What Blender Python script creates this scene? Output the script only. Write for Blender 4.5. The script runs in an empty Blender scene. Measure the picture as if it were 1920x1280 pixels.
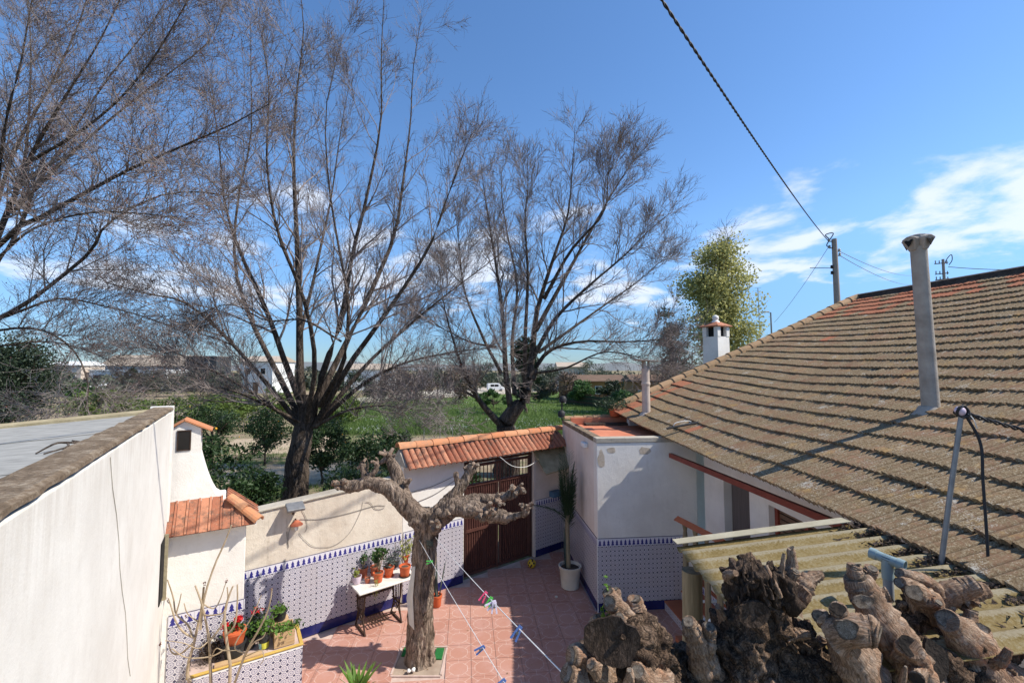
import bpy, math, random
import numpy as np
from mathutils import Vector, Matrix, noise as mn
random.seed(7)
rng = np.random.default_rng(7)
SC = bpy.context.scene
COL = SC.collection
R = math.radians

# ------------------------------------------------------------------ camera
F = 835.0                                   # focal length in photo pixels (1920 wide)
CAMZ = 4.67
TH = math.atan(50 / F)
cam = bpy.data.cameras.new('camera')
cam.sensor_width = 36.0
cam.lens = 36.0 * F / 1920
cam.clip_start = 0.05
cam.clip_end = 3000
co = bpy.data.objects.new('camera', cam)
COL.objects.link(co)
co.location = (0, 0, CAMZ)
co.rotation_euler = (R(90) + TH, 0, 0)
SC.camera = co

# ------------------------------------------------------------------ sky, sun, exposure
SUN = Vector((1.0, -0.10, 1.1)).normalized()
world = bpy.data.worlds.new('World')
SC.world = world
world.use_nodes = True
wn, wl = world.node_tree.nodes, world.node_tree.links
wn.clear()
SKY_STRENGTH = 0.10
wout = wn.new('ShaderNodeOutputWorld')
wbg = wn.new('ShaderNodeBackground')
wbg.inputs['Strength'].default_value = SKY_STRENGTH
sky = wn.new('ShaderNodeTexSky')
sky.sky_type = 'NISHITA'
sky.sun_disc = False
sky.sun_elevation = math.asin(SUN.z)
sky.sun_rotation = math.atan2(SUN.x, SUN.y)
sky.altitude = 0
sky.air_density = 1.0
sky.dust_density = 0.15
sky.ozone_density = 1.6
hs = wn.new('ShaderNodeHueSaturation')
hs.inputs['Saturation'].default_value = 1.09
hs.inputs['Value'].default_value = 1.02
tint = wn.new('ShaderNodeMix')
tint.data_type = 'RGBA'
tint.blend_type = 'MULTIPLY'
tint.inputs['Factor'].default_value = 1.0
tint.inputs[7].default_value = (0.88, 0.985, 1.11, 1)
wl.new(sky.outputs[0], tint.inputs[6])

# hazy horizon, the same all round, is less glaring than a pure Nishita rim
tc = wn.new('ShaderNodeTexCoord')
sep = wn.new('ShaderNodeSeparateXYZ')
wl.new(tc.outputs['Generated'], sep.inputs[0])


def wm(op, a, b=None):
    n = wn.new('ShaderNodeMath')
    n.operation = op
    for i, x in enumerate((a, b)):
        if x is None:
            continue
        if isinstance(x, (int, float)):
            n.inputs[i].default_value = x
        else:
            wl.new(x, n.inputs[i])
    return n.outputs[0]


hz = wn.new('ShaderNodeMapRange')
hz.interpolation_type = 'SMOOTHSTEP'
hz.inputs['From Min'].default_value = 0.0
hz.inputs['From Max'].default_value = 0.30
wl.new(sep.outputs[2], hz.inputs['Value'])
hzc = wn.new('ShaderNodeMix')
hzc.data_type = 'RGBA'
hzc.inputs[6].default_value = (0.40, 0.50, 0.66, 1)
hzc.inputs[7].default_value = (1, 1, 1, 1)
wl.new(hz.outputs[0], hzc.inputs['Factor'])
hzm = wn.new('ShaderNodeMix')
hzm.data_type = 'RGBA'
hzm.blend_type = 'MULTIPLY'
hzm.inputs['Factor'].default_value = 1.0
wl.new(tint.outputs[2], hzm.inputs[6])
wl.new(hzc.outputs[2], hzm.inputs[7])
wl.new(hzm.outputs[2], hs.inputs['Color'])
zz = wm('ADD', wm('MAXIMUM', sep.outputs[2], 0.0), 0.16)
cx = wm('DIVIDE', sep.outputs[0], zz)
cy = wm('DIVIDE', sep.outputs[1], zz)
cmb = wn.new('ShaderNodeCombineXYZ')
wl.new(cx, cmb.inputs[0])
wl.new(cy, cmb.inputs[1])
cn = wn.new('ShaderNodeTexNoise')
cn.inputs['Scale'].default_value = 2.1
cn.inputs['Detail'].default_value = 9
cn.inputs['Roughness'].default_value = 0.56
cn.inputs['Distortion'].default_value = 0.25
mp = wn.new('ShaderNodeMapping')
mp.inputs['Location'].default_value = (5.5, 0.3, 4)
wl.new(cmb.outputs[0], mp.inputs[0])
wl.new(mp.outputs[0], cn.inputs['Vector'])
# clouds lie in a belt over the horizon, all round
def wmap(x, a, b, c, d):
    n = wn.new('ShaderNodeMapRange')
    n.interpolation_type = 'SMOOTHSTEP'
    for k, v_ in zip(('From Min', 'From Max', 'To Min', 'To Max'), (a, b, c, d)):
        n.inputs[k].default_value = v_
    wl.new(x, n.inputs['Value'])
    return n.outputs[0]


belt = wm('MULTIPLY', wmap(sep.outputs[2], 0.07, 0.17, 0.35, 1.0), wmap(sep.outputs[2], 0.27, 0.46, 1.0, 0.0))
cov = wm('SUBTRACT', cn.outputs[0], wm('MULTIPLY', wm('SUBTRACT', 1.0, belt), 0.30))
cr = wn.new('ShaderNodeMapRange')
cr.interpolation_type = 'SMOOTHSTEP'
cr.inputs['From Min'].default_value = 0.462
cr.inputs['From Max'].default_value = 0.62
cr.inputs['To Max'].default_value = 0.78
wl.new(cov, cr.inputs['Value'])
mx = wn.new('ShaderNodeMix')
mx.data_type = 'RGBA'
wl.new(cr.outputs[0], mx.inputs['Factor'])
wl.new(hs.outputs[0], mx.inputs[6])
mx.inputs[7].default_value = (5.6, 5.9, 6.5, 1)
wl.new(mx.outputs[2], wbg.inputs['Color'])
wl.new(wbg.outputs[0], wout.inputs['Surface'])

sl = bpy.data.lights.new('sun', 'SUN')
sl.energy = 3.6
sl.angle = R(0.53)
sl.color = (1.0, 0.94, 0.84)
so = bpy.data.objects.new('sun', sl)
COL.objects.link(so)
so.location = (20, -2, 30)
so.rotation_euler = SUN.to_track_quat('Z', 'Y').to_euler()

vs = SC.view_settings
vs.view_transform = 'Standard'
vs.look = 'None'
vs.exposure = 0.85
vs.gamma = 1.0
vs.use_curve_mapping = False


# ------------------------------------------------------------------ helpers
def P(x, y, d):
    """point seen at photo pixel x, y at forward distance d"""
    rx, ry = (x - 960) / F, (640 - y) / F
    s = d / (math.cos(TH) - ry * math.sin(TH))
    return Vector((rx * s, d, CAMZ + (math.sin(TH) + ry * math.cos(TH)) * s))


def G(x, y, z=0.0):
    """point seen at photo pixel x, y at height z"""
    rx, ry = (x - 960) / F, (640 - y) / F
    s = (z - CAMZ) / (math.sin(TH) + ry * math.cos(TH))
    return Vector((rx * s, s * (math.cos(TH) - ry * math.sin(TH)), z))


def V(*a):
    return Vector(a)


def basis(x, y, z):
    return Matrix([[x[i], y[i], z[i], 0] for i in range(3)] + [[0, 0, 0, 1]])


def wloc(o):
    l = Vector((0, 0, 0))
    while o is not None:
        l = l + o.location
        o = o.parent
    return l


def thing(name, label, cat, loc=(0, 0, 0), group=None, kind=None):
    o = bpy.data.objects.new(name, None)
    o.empty_display_size = 0.2
    COL.objects.link(o)
    o.location = loc
    tag(o, label, cat, group, kind)
    return o


def tag(o, label=None, cat=None, group=None, kind=None):
    for k, v in (('label', label), ('category', cat), ('group', group), ('kind', kind)):
        if v:
            o[k] = v
    return o


def np_mesh(name, v, f, smooth=False, uv=None):
    """numpy verts (N,3) and faces (M,k) to a mesh"""
    v = np.asarray(v, dtype=np.float32)
    f = np.asarray(f, dtype=np.int32)
    me = bpy.data.meshes.new(name)
    me.vertices.add(len(v))
    me.vertices.foreach_set('co', v.ravel())
    k = f.shape[1]
    me.loops.add(f.size)
    me.loops.foreach_set('vertex_index', f.ravel())
    me.polygons.add(len(f))
    me.polygons.foreach_set('loop_start', np.arange(0, f.size, k, dtype=np.int32))
    me.polygons.foreach_set('loop_total', np.full(len(f), k, dtype=np.int32))
    me.polygons.foreach_set('use_smooth', np.full(len(f), bool(smooth)))
    me.update(calc_edges=True)
    if uv is not None:
        l = me.uv_layers.new(name='UVMap')
        l.data.foreach_set('uv', np.asarray(uv, dtype=np.float32).ravel())
    return me


def link(name, me, mat=None, parent=None, M=None):
    o = bpy.data.objects.new(name, me)
    COL.objects.link(o)
    if mat is not None and not me.materials:
        me.materials.append(mat)
    if parent is not None:
        o.parent = parent
    if M is not None:
        if parent is not None:
            M = Matrix.Translation(-wloc(parent)) @ M
        o.matrix_local = M
    return o


def np_obj(name, v, f, mat, parent=None, smooth=False, kind=None):
    v = np.asarray(v, dtype=np.float32)
    if parent is not None:
        v = v - np.array(wloc(parent), dtype=np.float32)
    o = link(name, np_mesh(name, v, f, smooth), mat, parent)
    if kind:
        o['kind'] = kind
    return o


class MB:
    def __init__(s):
        s.v, s.f = [], []

    def add(s, vs_, fs_):
        k = len(s.v)
        s.v += [tuple(x) for x in vs_]
        s.f += [tuple(i + k for i in q) for q in fs_]
        return s

    def box(s, o, ex, ey, ez):
        o, ex, ey, ez = Vector(o), Vector(ex), Vector(ey), Vector(ez)
        if ex.cross(ey).dot(ez) < 0:
            ex, ey = ey, ex
        c = [o, o + ex, o + ex + ey, o + ey]
        c += [p + ez for p in c]
        return s.add(c, [(0, 3, 2, 1), (4, 5, 6, 7), (0, 1, 5, 4), (1, 2, 6, 5), (2, 3, 7, 6), (3, 0, 4, 7)])

    def cbox(s, c, sx, sy, sz, ax=(1, 0, 0)):
        """box with its base centre at c, x axis along ax"""
        ax = Vector(ax).normalized()
        ay = Vector((0, 0, 1)).cross(ax).normalized()
        c = Vector(c)
        return s.box(c - ax * sx / 2 - ay * sy / 2, ax * sx, ay * sy, (0, 0, sz))

    def bar(s, a, b, w, h=None, up=(0, 0, 1)):
        a, b = Vector(a), Vector(b)
        h = h or w
        t = (b - a).normalized()
        u = Vector(up)
        if abs(t.dot(u)) > 0.95:
            u = Vector((1, 0, 0))
        x = t.cross(u).normalized()
        y = x.cross(t).normalized()
        return s.box(a - x * w / 2 - y * h / 2, x * w, y * h, b - a)

    def prism(s, poly, vec):
        n = len(poly)
        vec = Vector(vec)
        c = [Vector(p) for p in poly] + [Vector(p) + vec for p in poly]
        fs_ = [tuple(range(n - 1, -1, -1)), tuple(range(n, 2 * n))]
        fs_ += [(i, (i + 1) % n, n + (i + 1) % n, n + i) for i in range(n)]
        return s.add(c, fs_)

    def tube(s, pts, rad, n=8, cap=True):
        pts = [Vector(p) for p in pts]
        if isinstance(rad, (int, float)):
            rad = [rad] * len(pts)
        k0 = len(s.v)
        t0 = (pts[1] - pts[0]).normalized()
        u = Vector((0, 0, 1)) if abs(t0.z) < 0.9 else Vector((1, 0, 0))
        x = t0.cross(u).normalized()
        vs_, fs_ = [], []
        for i, p in enumerate(pts):
            t = (pts[min(i + 1, len(pts) - 1)] - pts[max(i - 1, 0)]).normalized()
            x = (x - t * x.dot(t)).normalized()
            y = t.cross(x)
            for j in range(n):
                a = 2 * math.pi * j / n
                vs_.append(p + (x * math.cos(a) + y * math.sin(a)) * rad[i])
        for i in range(len(pts) - 1):
            for j in range(n):
                fs_.append((i * n + j, i * n + (j + 1) % n, (i + 1) * n + (j + 1) % n, (i + 1) * n + j))
        if cap:
            fs_.append(tuple(range(n - 1, -1, -1)))
            m = (len(pts) - 1) * n
            fs_.append(tuple(range(m, m + n)))
        return s.add(vs_, fs_)

    def lathe(s, c, prof, n=16, flute=0.0, nf=0):
        c = Vector(c)
        vs_, fs_ = [], []
        for r, z in prof:
            for j in range(n):
                a = 2 * math.pi * j / n
                rr = r * (1 + flute * math.cos(nf * a)) if nf else r
                vs_.append(c + Vector((math.cos(a) * rr, math.sin(a) * rr, z)))
        m = len(prof)
        for i in range(m - 1):
            for j in range(n):
                fs_.append((i * n + j, i * n + (j + 1) % n, (i + 1) * n + (j + 1) % n, (i + 1) * n + j))
        fs_.append(tuple(range(n - 1, -1, -1)))
        fs_.append(tuple(range((m - 1) * n, m * n)))
        return s.add(vs_, fs_)

    def ball(s, c, rx, ry=None, rz=None, n=12, m=8):
        ry, rz = ry or rx, rz or rx
        c = Vector(c)
        vs_ = [c + V(0, 0, -rz)]
        for i in range(1, m):
            ph = math.pi * i / m - math.pi / 2
            for j in range(n):
                a = 2 * math.pi * j / n
                vs_.append(c + V(rx * math.cos(ph) * math.cos(a), ry * math.cos(ph) * math.sin(a), rz * math.sin(ph)))
        vs_.append(c + V(0, 0, rz))
        fs_ = [(0, 1 + (j + 1) % n, 1 + j) for j in range(n)]
        for i in range(m - 2):
            for j in range(n):
                a, b = 1 + i * n + j, 1 + i * n + (j + 1) % n
                fs_.append((a, b, b + n, a + n))
        e = 1 + (m - 1) * n
        k = 1 + (m - 2) * n
        fs_ += [(k + j, k + (j + 1) % n, e) for j in range(n)]
        return s.add(vs_, fs_)

    def mesh(s, name, off=(0, 0, 0), smooth=False):
        me = bpy.data.meshes.new(name)
        off = Vector(off)
        me.from_pydata([tuple(Vector(p) - off) for p in s.v], [], s.f)
        if smooth:
            me.polygons.foreach_set('use_smooth', [True] * len(me.polygons))
        me.update()
        return me

    def build(s, name, mat, parent=None, smooth=False, kind=None):
        off = wloc(parent) if parent is not None else Vector((0, 0, 0))
        o = link(name, s.mesh(name, off, smooth), mat, parent)
        if kind:
            o['kind'] = kind
        return o


def soften(o, ang=40):
    """smooth shading that keeps sharp edges"""
    me = o.data
    me.polygons.foreach_set('use_smooth', [True] * len(me.polygons))
    try:
        me.set_sharp_from_angle(angle=R(ang))
    except Exception:
        pass
    return o


def bevel(o, w=0.006, seg=1):
    m = o.modifiers.new('bevel', 'BEVEL')
    m.width = w
    m.segments = seg
    m.limit_method = 'ANGLE'
    m.angle_limit = R(40)
    return o


def spline(pts, n):
    """Catmull-Rom through points, n samples"""
    pts = [Vector(p) for p in pts]
    q = [pts[0] * 2 - pts[1]] + pts + [pts[-1] * 2 - pts[-2]]
    out = []
    m = len(pts) - 1
    for i in range(n):
        t = i / (n - 1) * m
        k = min(int(t), m - 1)
        t -= k
        a, b, c, d = q[k], q[k + 1], q[k + 2], q[k + 3]
        out.append(0.5 * ((2 * b) + (c - a) * t + (2 * a - 5 * b + 4 * c - d) * t * t + (3 * b - a - 3 * c + d) * t ** 3))
    return out


def copy_tree(o, parent=None):
    c = o.copy()
    COL.objects.link(c)
    c.parent = parent
    for ch in list(o.children):
        copy_tree(ch, c)
    return c


# ------------------------------------------------------------------ materials
class X:
    """socket with arithmetic"""
    def __init__(s, b, k):
        s.b, s.k = b, k

    def _o(s, op, o=None, r=False):
        n = s.b.nt.nodes.new('ShaderNodeMath')
        n.operation = op
        a = (o, s) if r else (s, o)
        for i, x in enumerate(a):
            if x is None:
                continue
            if isinstance(x, X):
                s.b.nt.links.new(x.k, n.inputs[i])
            else:
                n.inputs[i].default_value = x
        return X(s.b, n.outputs[0])

    def __add__(s, o): return s._o('ADD', o)
    def __radd__(s, o): return s._o('ADD', o, True)
    def __sub__(s, o): return s._o('SUBTRACT', o)
    def __rsub__(s, o): return s._o('SUBTRACT', o, True)
    def __mul__(s, o): return s._o('MULTIPLY', o)
    def __rmul__(s, o): return s._o('MULTIPLY', o, True)
    def __truediv__(s, o): return s._o('DIVIDE', o)
    def __lt__(s, o): return s._o('LESS_THAN', o)
    def __gt__(s, o): return s._o('GREATER_THAN', o)
    def frac(s): return s._o('FRACT')
    def abs(s): return s._o('ABSOLUTE')
    def max(s, o): return s._o('MAXIMUM', o)
    def min(s, o): return s._o('MINIMUM', o)
    def sqrt(s): return s._o('SQRT')
    def cos(s): return s._o('COSINE')
    def atan2(s, o): return s._o('ARCTAN2', o)
    def pow(s, o): return s._o('POWER', o)


class MT:
    def __init__(s, name, rough=0.8, metal=0.0, spec=0.3):
        s.m = bpy.data.materials.new(name)
        s.m.use_nodes = True
        s.nt = s.m.node_tree
        s.p = s.nt.nodes['Principled BSDF']
        s.p.inputs['Roughness'].default_value = rough
        s.p.inputs['Metallic'].default_value = metal
        s.p.inputs['Specular IOR Level'].default_value = spec

    def n(s, t, **kw):
        n = s.nt.nodes.new(t)
        for k, v in kw.items():
            setattr(n, k, v)
        return n

    def coord(s, kind='pos', scale=(1, 1, 1), rot=(0, 0, 0)):
        if kind == 'pos':
            k = s.n('ShaderNodeNewGeometry').outputs['Position']
        else:
            k = s.n('ShaderNodeTexCoord').outputs[kind]
        m = s.n('ShaderNodeMapping')
        m.inputs['Scale'].default_value = scale
        m.inputs['Rotation'].default_value = rot
        s.nt.links.new(k, m.inputs[0])
        return m.outputs[0]

    def noise(s, vec, scale=5, detail=5, rough=0.6, dist=0.0):
        n = s.n('ShaderNodeTexNoise')
        n.inputs['Scale'].default_value = scale
        n.inputs['Detail'].default_value = detail
        n.inputs['Roughness'].default_value = rough
        n.inputs['Distortion'].default_value = dist
        s.nt.links.new(vec, n.inputs['Vector'])
        return X(s, n.outputs[0])

    def voro(s, vec, scale=5, feature='DISTANCE_TO_EDGE'):
        n = s.n('ShaderNodeTexVoronoi')
        n.feature = feature
        n.inputs['Scale'].default_value = scale
        s.nt.links.new(vec, n.inputs['Vector'])
        return X(s, n.outputs['Distance'])

    def xyz(s, vec):
        n = s.n('ShaderNodeSeparateXYZ')
        s.nt.links.new(vec, n.inputs[0])
        return [X(s, k) for k in n.outputs]

    def uv(s):
        n = s.n('ShaderNodeTexCoord')
        return s.xyz(n.outputs['UV'])[:2]

    def ramp(s, x, stops):
        n = s.n('ShaderNodeValToRGB')
        e = n.color_ramp.elements
        while len(e) < len(stops):
            e.new(0.5)
        for i, (p, c) in enumerate(stops):
            e[i].position = p
            e[i].color = (*c, 1)
        s.nt.links.new(x.k, n.inputs[0])
        return n.outputs[0]

    def step(s, x, a, b):
        n = s.n('ShaderNodeMapRange')
        n.interpolation_type = 'SMOOTHSTEP'
        n.inputs['From Min'].default_value = a
        n.inputs['From Max'].default_value = b
        s.nt.links.new(x.k, n.inputs['Value'])
        return X(s, n.outputs[0])

    def mix(s, fac, a, b, mode='MIX'):
        n = s.n('ShaderNodeMix')
        n.data_type = 'RGBA'
        n.blend_type = mode
        if isinstance(fac, X):
            s.nt.links.new(fac.k, n.inputs[0])
        else:
            n.inputs[0].default_value = fac
        for i, c in ((6, a), (7, b)):
            if isinstance(c, tuple):
                n.inputs[i].default_value = (*c, 1)
            else:
                s.nt.links.new(c, n.inputs[i])
        return n.outputs[2]

    def color(s, c):
        if isinstance(c, tuple):
            s.p.inputs['Base Color'].default_value = (*c, 1)
        else:
            s.nt.links.new(c, s.p.inputs['Base Color'])
        return s

    def bump(s, x, strength=0.5, dist=0.01):
        n = s.n('ShaderNodeBump')
        n.inputs['Strength'].default_value = strength
        n.inputs['Distance'].default_value = dist
        s.nt.links.new(x.k, n.inputs['Height'])
        s.nt.links.new(n.outputs[0], s.p.inputs['Normal'])
        return s

    def rnd(s):
        return X(s, s.n('ShaderNodeObjectInfo').outputs['Random'])

    def attr(s, name):
        n = s.n('ShaderNodeAttribute')
        n.attribute_name = name
        return X(s, n.outputs['Fac'])


def simple(name, c0, c1, scale=6, rough=0.8, bump=0.3, bscale=60, kind='pos', stretch=(1, 1, 1), metal=0.0, spec=0.3, dist=0.01, detail=6):
    t = MT(name, rough, metal, spec)
    v = t.coord(kind, stretch)
    n = t.noise(v, scale, detail)
    t.color(t.ramp(n, [(0.3, c0), (0.7, c1)]))
    if bump:
        t.bump(t.noise(v, bscale, 4), bump, dist)
    return t.m


def plaster(name, base, shade, stain, amount=0.5, bump=0.35, drip=None):
    """limewashed render with vertical rain stains and uneven trowelling"""
    t = MT(name, 0.9, 0, 0.2)
    v = t.coord('pos')
    big = t.noise(v, 1.3, 6, 0.65)
    col = t.ramp(big, [(0.35, shade), (0.62, base)])
    streak = t.noise(t.coord('pos', (5, 5, 0.5)), 2.0, 6, 0.7)
    fine = t.noise(v, 14, 6, 0.7)
    f = t.step(streak * 0.6 + fine * 0.4, 0.52, 0.72) * amount
    col = t.mix(f, col, stain)
    if drip:
        # rain drips that run down from under the coping
        zc = t.xyz(t.coord('pos'))[2]
        run = t.noise(t.coord('pos', (9, 9, 0.35)), 2.0, 5, 0.7)
        m_ = t.step(zc + (run - 0.5) * 2.4, drip[0], drip[1])
        col = t.mix(m_ * 0.42, col, (0.40, 0.34, 0.27))
        scuff = t.step(t.noise(t.coord('pos', (1, 1, 0.6)), 0.9, 7, 0.7), 0.56, 0.64) * 0.22
        col = t.mix(scuff, col, (0.50, 0.44, 0.37))
    t.color(col)
    t.bump(t.noise(v, 7, 8, 0.65) * 0.7 + t.noise(v, 60, 3) * 0.3, bump, 0.03)
    return t.m


MAT = {}
MAT['white_wall'] = plaster('white_render', (0.80, 0.765, 0.705), (0.69, 0.65, 0.59), (0.46, 0.42, 0.36), 0.3)
MAT['shed_wall'] = plaster('shed_render', (0.75, 0.72, 0.66), (0.66, 0.625, 0.565), (0.44, 0.39, 0.33), 0.35, 0.16, (3.55, 4.75))
MAT['cream_wall'] = plaster('cream_render', (0.70, 0.625, 0.52), (0.55, 0.465, 0.37), (0.34, 0.28, 0.215), 0.8, 0.5, (1.55, 2.9))
MAT['pink_wall'] = plaster('pinkish_render', (0.74, 0.66, 0.59), (0.63, 0.545, 0.47), (0.42, 0.36, 0.31), 0.4)
MAT['grey_wall'] = plaster('grey_coping', (0.48, 0.435, 0.36), (0.32, 0.28, 0.225), (0.18, 0.15, 0.11), 0.8, 0.6)

# coping with lichen and dark crust
t = MT('lichen_coping', 0.95, 0, 0.15)
v = t.coord('pos')
a = t.noise(v, 5, 8, 0.75)
b = t.noise(v, 28, 6, 0.7)
c = t.ramp(a * 0.6 + b * 0.4, [(0.36, (0.09, 0.065, 0.045)), (0.5, (0.19, 0.14, 0.095)), (0.6, (0.33, 0.27, 0.20)), (0.72, (0.52, 0.47, 0.38))])
t.color(c)
t.bump(b, 0.8, 0.03)
MAT['coping'] = t.m

# roof tile: brown clay under ochre and grey lichen
def roof_mat(name, fresh):
    t = MT(name, 0.95, 0, 0.1)
    v = t.coord('pos')
    tone = t.attr('tone')
    red = t.attr('red')
    n1 = t.noise(v, 7, 8, 0.75)
    n2 = t.noise(v, 40, 7, 0.78)
    n3 = t.noise(v, 1.1, 4, 0.6)
    n4 = t.noise(v, 95, 4, 0.7)
    clay = t.mix(tone, (0.20, 0.115, 0.07), (0.29, 0.17, 0.105))
    clay = t.mix(red, clay, (0.36, 0.125, 0.07))
    lic = t.ramp(n2 * 0.5 + n4 * 0.5, [(0.36, (0.055, 0.04, 0.024)), (0.45, (0.13, 0.09, 0.05)), (0.53, (0.235, 0.178, 0.104)), (0.62, (0.42, 0.37, 0.275))])
    cover = t.step(n1 * 0.45 + n2 * 0.25 + n3 * 0.25 + tone * 0.06, 0.40, 0.53) * 0.9
    col = t.mix(cover * (1.0 - red * 0.7), clay, lic)
    och = t.step(t.noise(v, 3.2, 5, 0.7) * 0.8 + n2 * 0.2, 0.54, 0.66) * (1.0 - red) * 0.5
    col = t.mix(och, col, (0.40, 0.25, 0.09))
    pale = t.step(t.noise(v, 4.0, 6, 0.75) * 0.6 + n4 * 0.4, 0.55, 0.63) * (1.0 - red) * 0.7
    col = t.mix(pale, col, (0.46, 0.45, 0.40))
    blk = t.step(t.noise(v, 6.0, 6, 0.75) * 0.6 + n2 * 0.4, 0.57, 0.66) * 0.5
    col = t.mix(blk, col, (0.09, 0.066, 0.045))
    gv = t.attr('groove')  # flute valleys darkened: dirt plus a little occlusion shade painted into the colour
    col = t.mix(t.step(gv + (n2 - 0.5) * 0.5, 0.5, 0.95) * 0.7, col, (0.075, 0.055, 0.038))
    t.color(col)
    t.bump(n2 * 0.5 + n4 * 0.5, 0.5, 0.006)
    return t.m
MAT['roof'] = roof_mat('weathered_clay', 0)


def clay_mat(name, c0, c1, dirt, amt):
    t = MT(name, 0.85, 0, 0.2)
    v = t.coord('pos')
    r = t.rnd()
    col = t.mix(r, c0, c1)
    n = t.noise(v, 12, 7, 0.7)
    n2 = t.noise(v, 3.5, 6, 0.7)
    col = t.mix(t.step(n * 0.6 + n2 * 0.4, 0.47, 0.64) * amt, col, dirt)
    col = t.mix(t.step(t.noise(v, 30, 6, 0.75), 0.56, 0.66) * 0.4, col, (0.45, 0.36, 0.27))
    t.color(col)
    t.bump(t.noise(v, 50, 4), 0.3, 0.01)
    return t.m
MAT['orange_tile'] = clay_mat('orange_clay', (0.25, 0.078, 0.042), (0.46, 0.20, 0.115), (0.13, 0.078, 0.055), 0.95)
MAT['ridge_orange'] = clay_mat('ridge_clay', (0.48, 0.18, 0.08), (0.55, 0.27, 0.14), (0.27, 0.18, 0.12), 0.7)
MAT['verge_tile'] = clay_mat('verge_clay', (0.30, 0.19, 0.10), (0.40, 0.25, 0.14), (0.16, 0.13, 0.085), 0.9)
MAT['mortar'] = simple('mortar', (0.30, 0.26, 0.21), (0.46, 0.41, 0.34), 8, 0.95, 0.6, 40)
MAT['terracotta_floor'] = simple('terracotta_floor', (0.46, 0.145, 0.075), (0.60, 0.23, 0.13), 2.2, 0.8, 0.15, 30)
MAT['red_paint'] = simple('red_brown_paint', (0.18, 0.035, 0.022), (0.24, 0.055, 0.034), 5, 0.55, 0.15, 40)
MAT['rail_red'] = simple('rail_red', (0.40, 0.10, 0.04), (0.50, 0.15, 0.06), 5, 0.6, 0.15, 40)
MAT['stair_tread'] = simple('stair_tread', (0.33, 0.10, 0.045), (0.42, 0.14, 0.07), 3, 0.5, 0.1, 30)
MAT['soil'] = simple('soil', (0.06, 0.04, 0.028), (0.14, 0.095, 0.065), 14, 1, 0.9, 50, dist=0.03)
MAT['litter'] = simple('dry_leaf_litter', (0.035, 0.026, 0.02), (0.17, 0.12, 0.09), 40, 1, 1.0, 70, dist=0.04)
MAT['grey_sheet'] = simple('grey_sheet', (0.24, 0.237, 0.222), (0.38, 0.372, 0.345), 4, 0.95, 0.3, 20, stretch=(1, 3, 1), spec=0.1)
MAT['beige_strip'] = simple('beige_strip', (0.22, 0.18, 0.10), (0.40, 0.34, 0.22), 5, 0.95, 0.6, 30)
MAT['black'] = simple('dark_recess', (0.012, 0.011, 0.01), (0.02, 0.018, 0.016), 5, 0.9, 0)
MAT['iron'] = simple('dark_iron', (0.035, 0.022, 0.016), (0.085, 0.05, 0.035), 20, 0.6, 0.2, 60, metal=0.3)
MAT['gate'] = simple('brown_red_paint', (0.078, 0.032, 0.024), (0.11, 0.046, 0.035), 6, 0.5, 0.1, 40)
MAT['gate_dark'] = simple('dark_brown_paint', (0.055, 0.022, 0.015), (0.085, 0.033, 0.022), 6, 0.5, 0.1, 40)
MAT['marble'] = simple('pale_marble', (0.60, 0.56, 0.50), (0.76, 0.73, 0.67), 7, 0.35, 0.05, 30, spec=0.5)
MAT['pvc_blue'] = simple('blue_grey_pvc', (0.20, 0.275, 0.285), (0.245, 0.325, 0.335), 4, 0.45, 0.05, 30, spec=0.5)
MAT['pvc_grey'] = simple('grey_pvc', (0.22, 0.24, 0.255), (0.28, 0.30, 0.315), 4, 0.5, 0.05, 30)
MAT['steel'] = simple('galvanised_steel', (0.20, 0.20, 0.20), (0.30, 0.30, 0.30), 9, 0.5, 0.1, 60, metal=0.5)
MAT['fibre'] = simple('fibre_cement', (0.27, 0.235, 0.20), (0.42, 0.38, 0.335), 5, 0.95, 0.5, 50)
MAT['pale_pipe'] = simple('pale_painted_pipe', (0.42, 0.33, 0.27), (0.56, 0.47, 0.40), 4, 0.85, 0.3, 40)
MAT['cable'] = simple('black_cable', (0.018, 0.018, 0.02), (0.03, 0.03, 0.032), 8, 0.6, 0)
MAT['cable_grey'] = simple('grey_cable', (0.16, 0.145, 0.13), (0.23, 0.21, 0.19), 8, 0.6, 0)
MAT['rope'] = simple('white_line', (0.62, 0.62, 0.60), (0.78, 0.78, 0.76), 40, 0.8, 0)
MAT['plastic_white'] = simple('white_plastic', (0.68, 0.68, 0.66), (0.78, 0.78, 0.76), 5, 0.45, 0.05, 30, spec=0.5)
MAT['pot_orange'] = simple('orange_plastic', (0.50, 0.10, 0.035), (0.60, 0.14, 0.05), 5, 0.55, 0.1, 40)
MAT['pot_clay'] = simple('clay_pot', (0.36, 0.095, 0.05), (0.48, 0.15, 0.08), 6, 0.85, 0.2, 40)
MAT['pot_black'] = simple('black_plastic', (0.018, 0.02, 0.022), (0.035, 0.038, 0.04), 6, 0.5, 0.05, 40)
MAT['pot_lilac'] = simple('lilac_glaze', (0.55, 0.43, 0.52), (0.64, 0.53, 0.61), 5, 0.4, 0.05, 30, spec=0.5)
MAT['pot_cream'] = simple('cream_pot', (0.52, 0.48, 0.40), (0.64, 0.60, 0.52), 5, 0.8, 0.3, 40)
MAT['wood'] = simple('weathered_post', (0.17, 0.14, 0.085), (0.29, 0.24, 0.155), 4, 0.9, 0.5, 20, stretch=(8, 8, 0.8))
MAT['pole_wood'] = simple('pole_timber', (0.22, 0.19, 0.17), (0.34, 0.30, 0.27), 4, 0.9, 0.4, 20, stretch=(8, 8, 0.8))
MAT['crate_wood'] = simple('crate_wood', (0.38, 0.24, 0.12), (0.52, 0.36, 0.20), 6, 0.85, 0.2, 30, stretch=(1, 1, 6))
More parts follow.
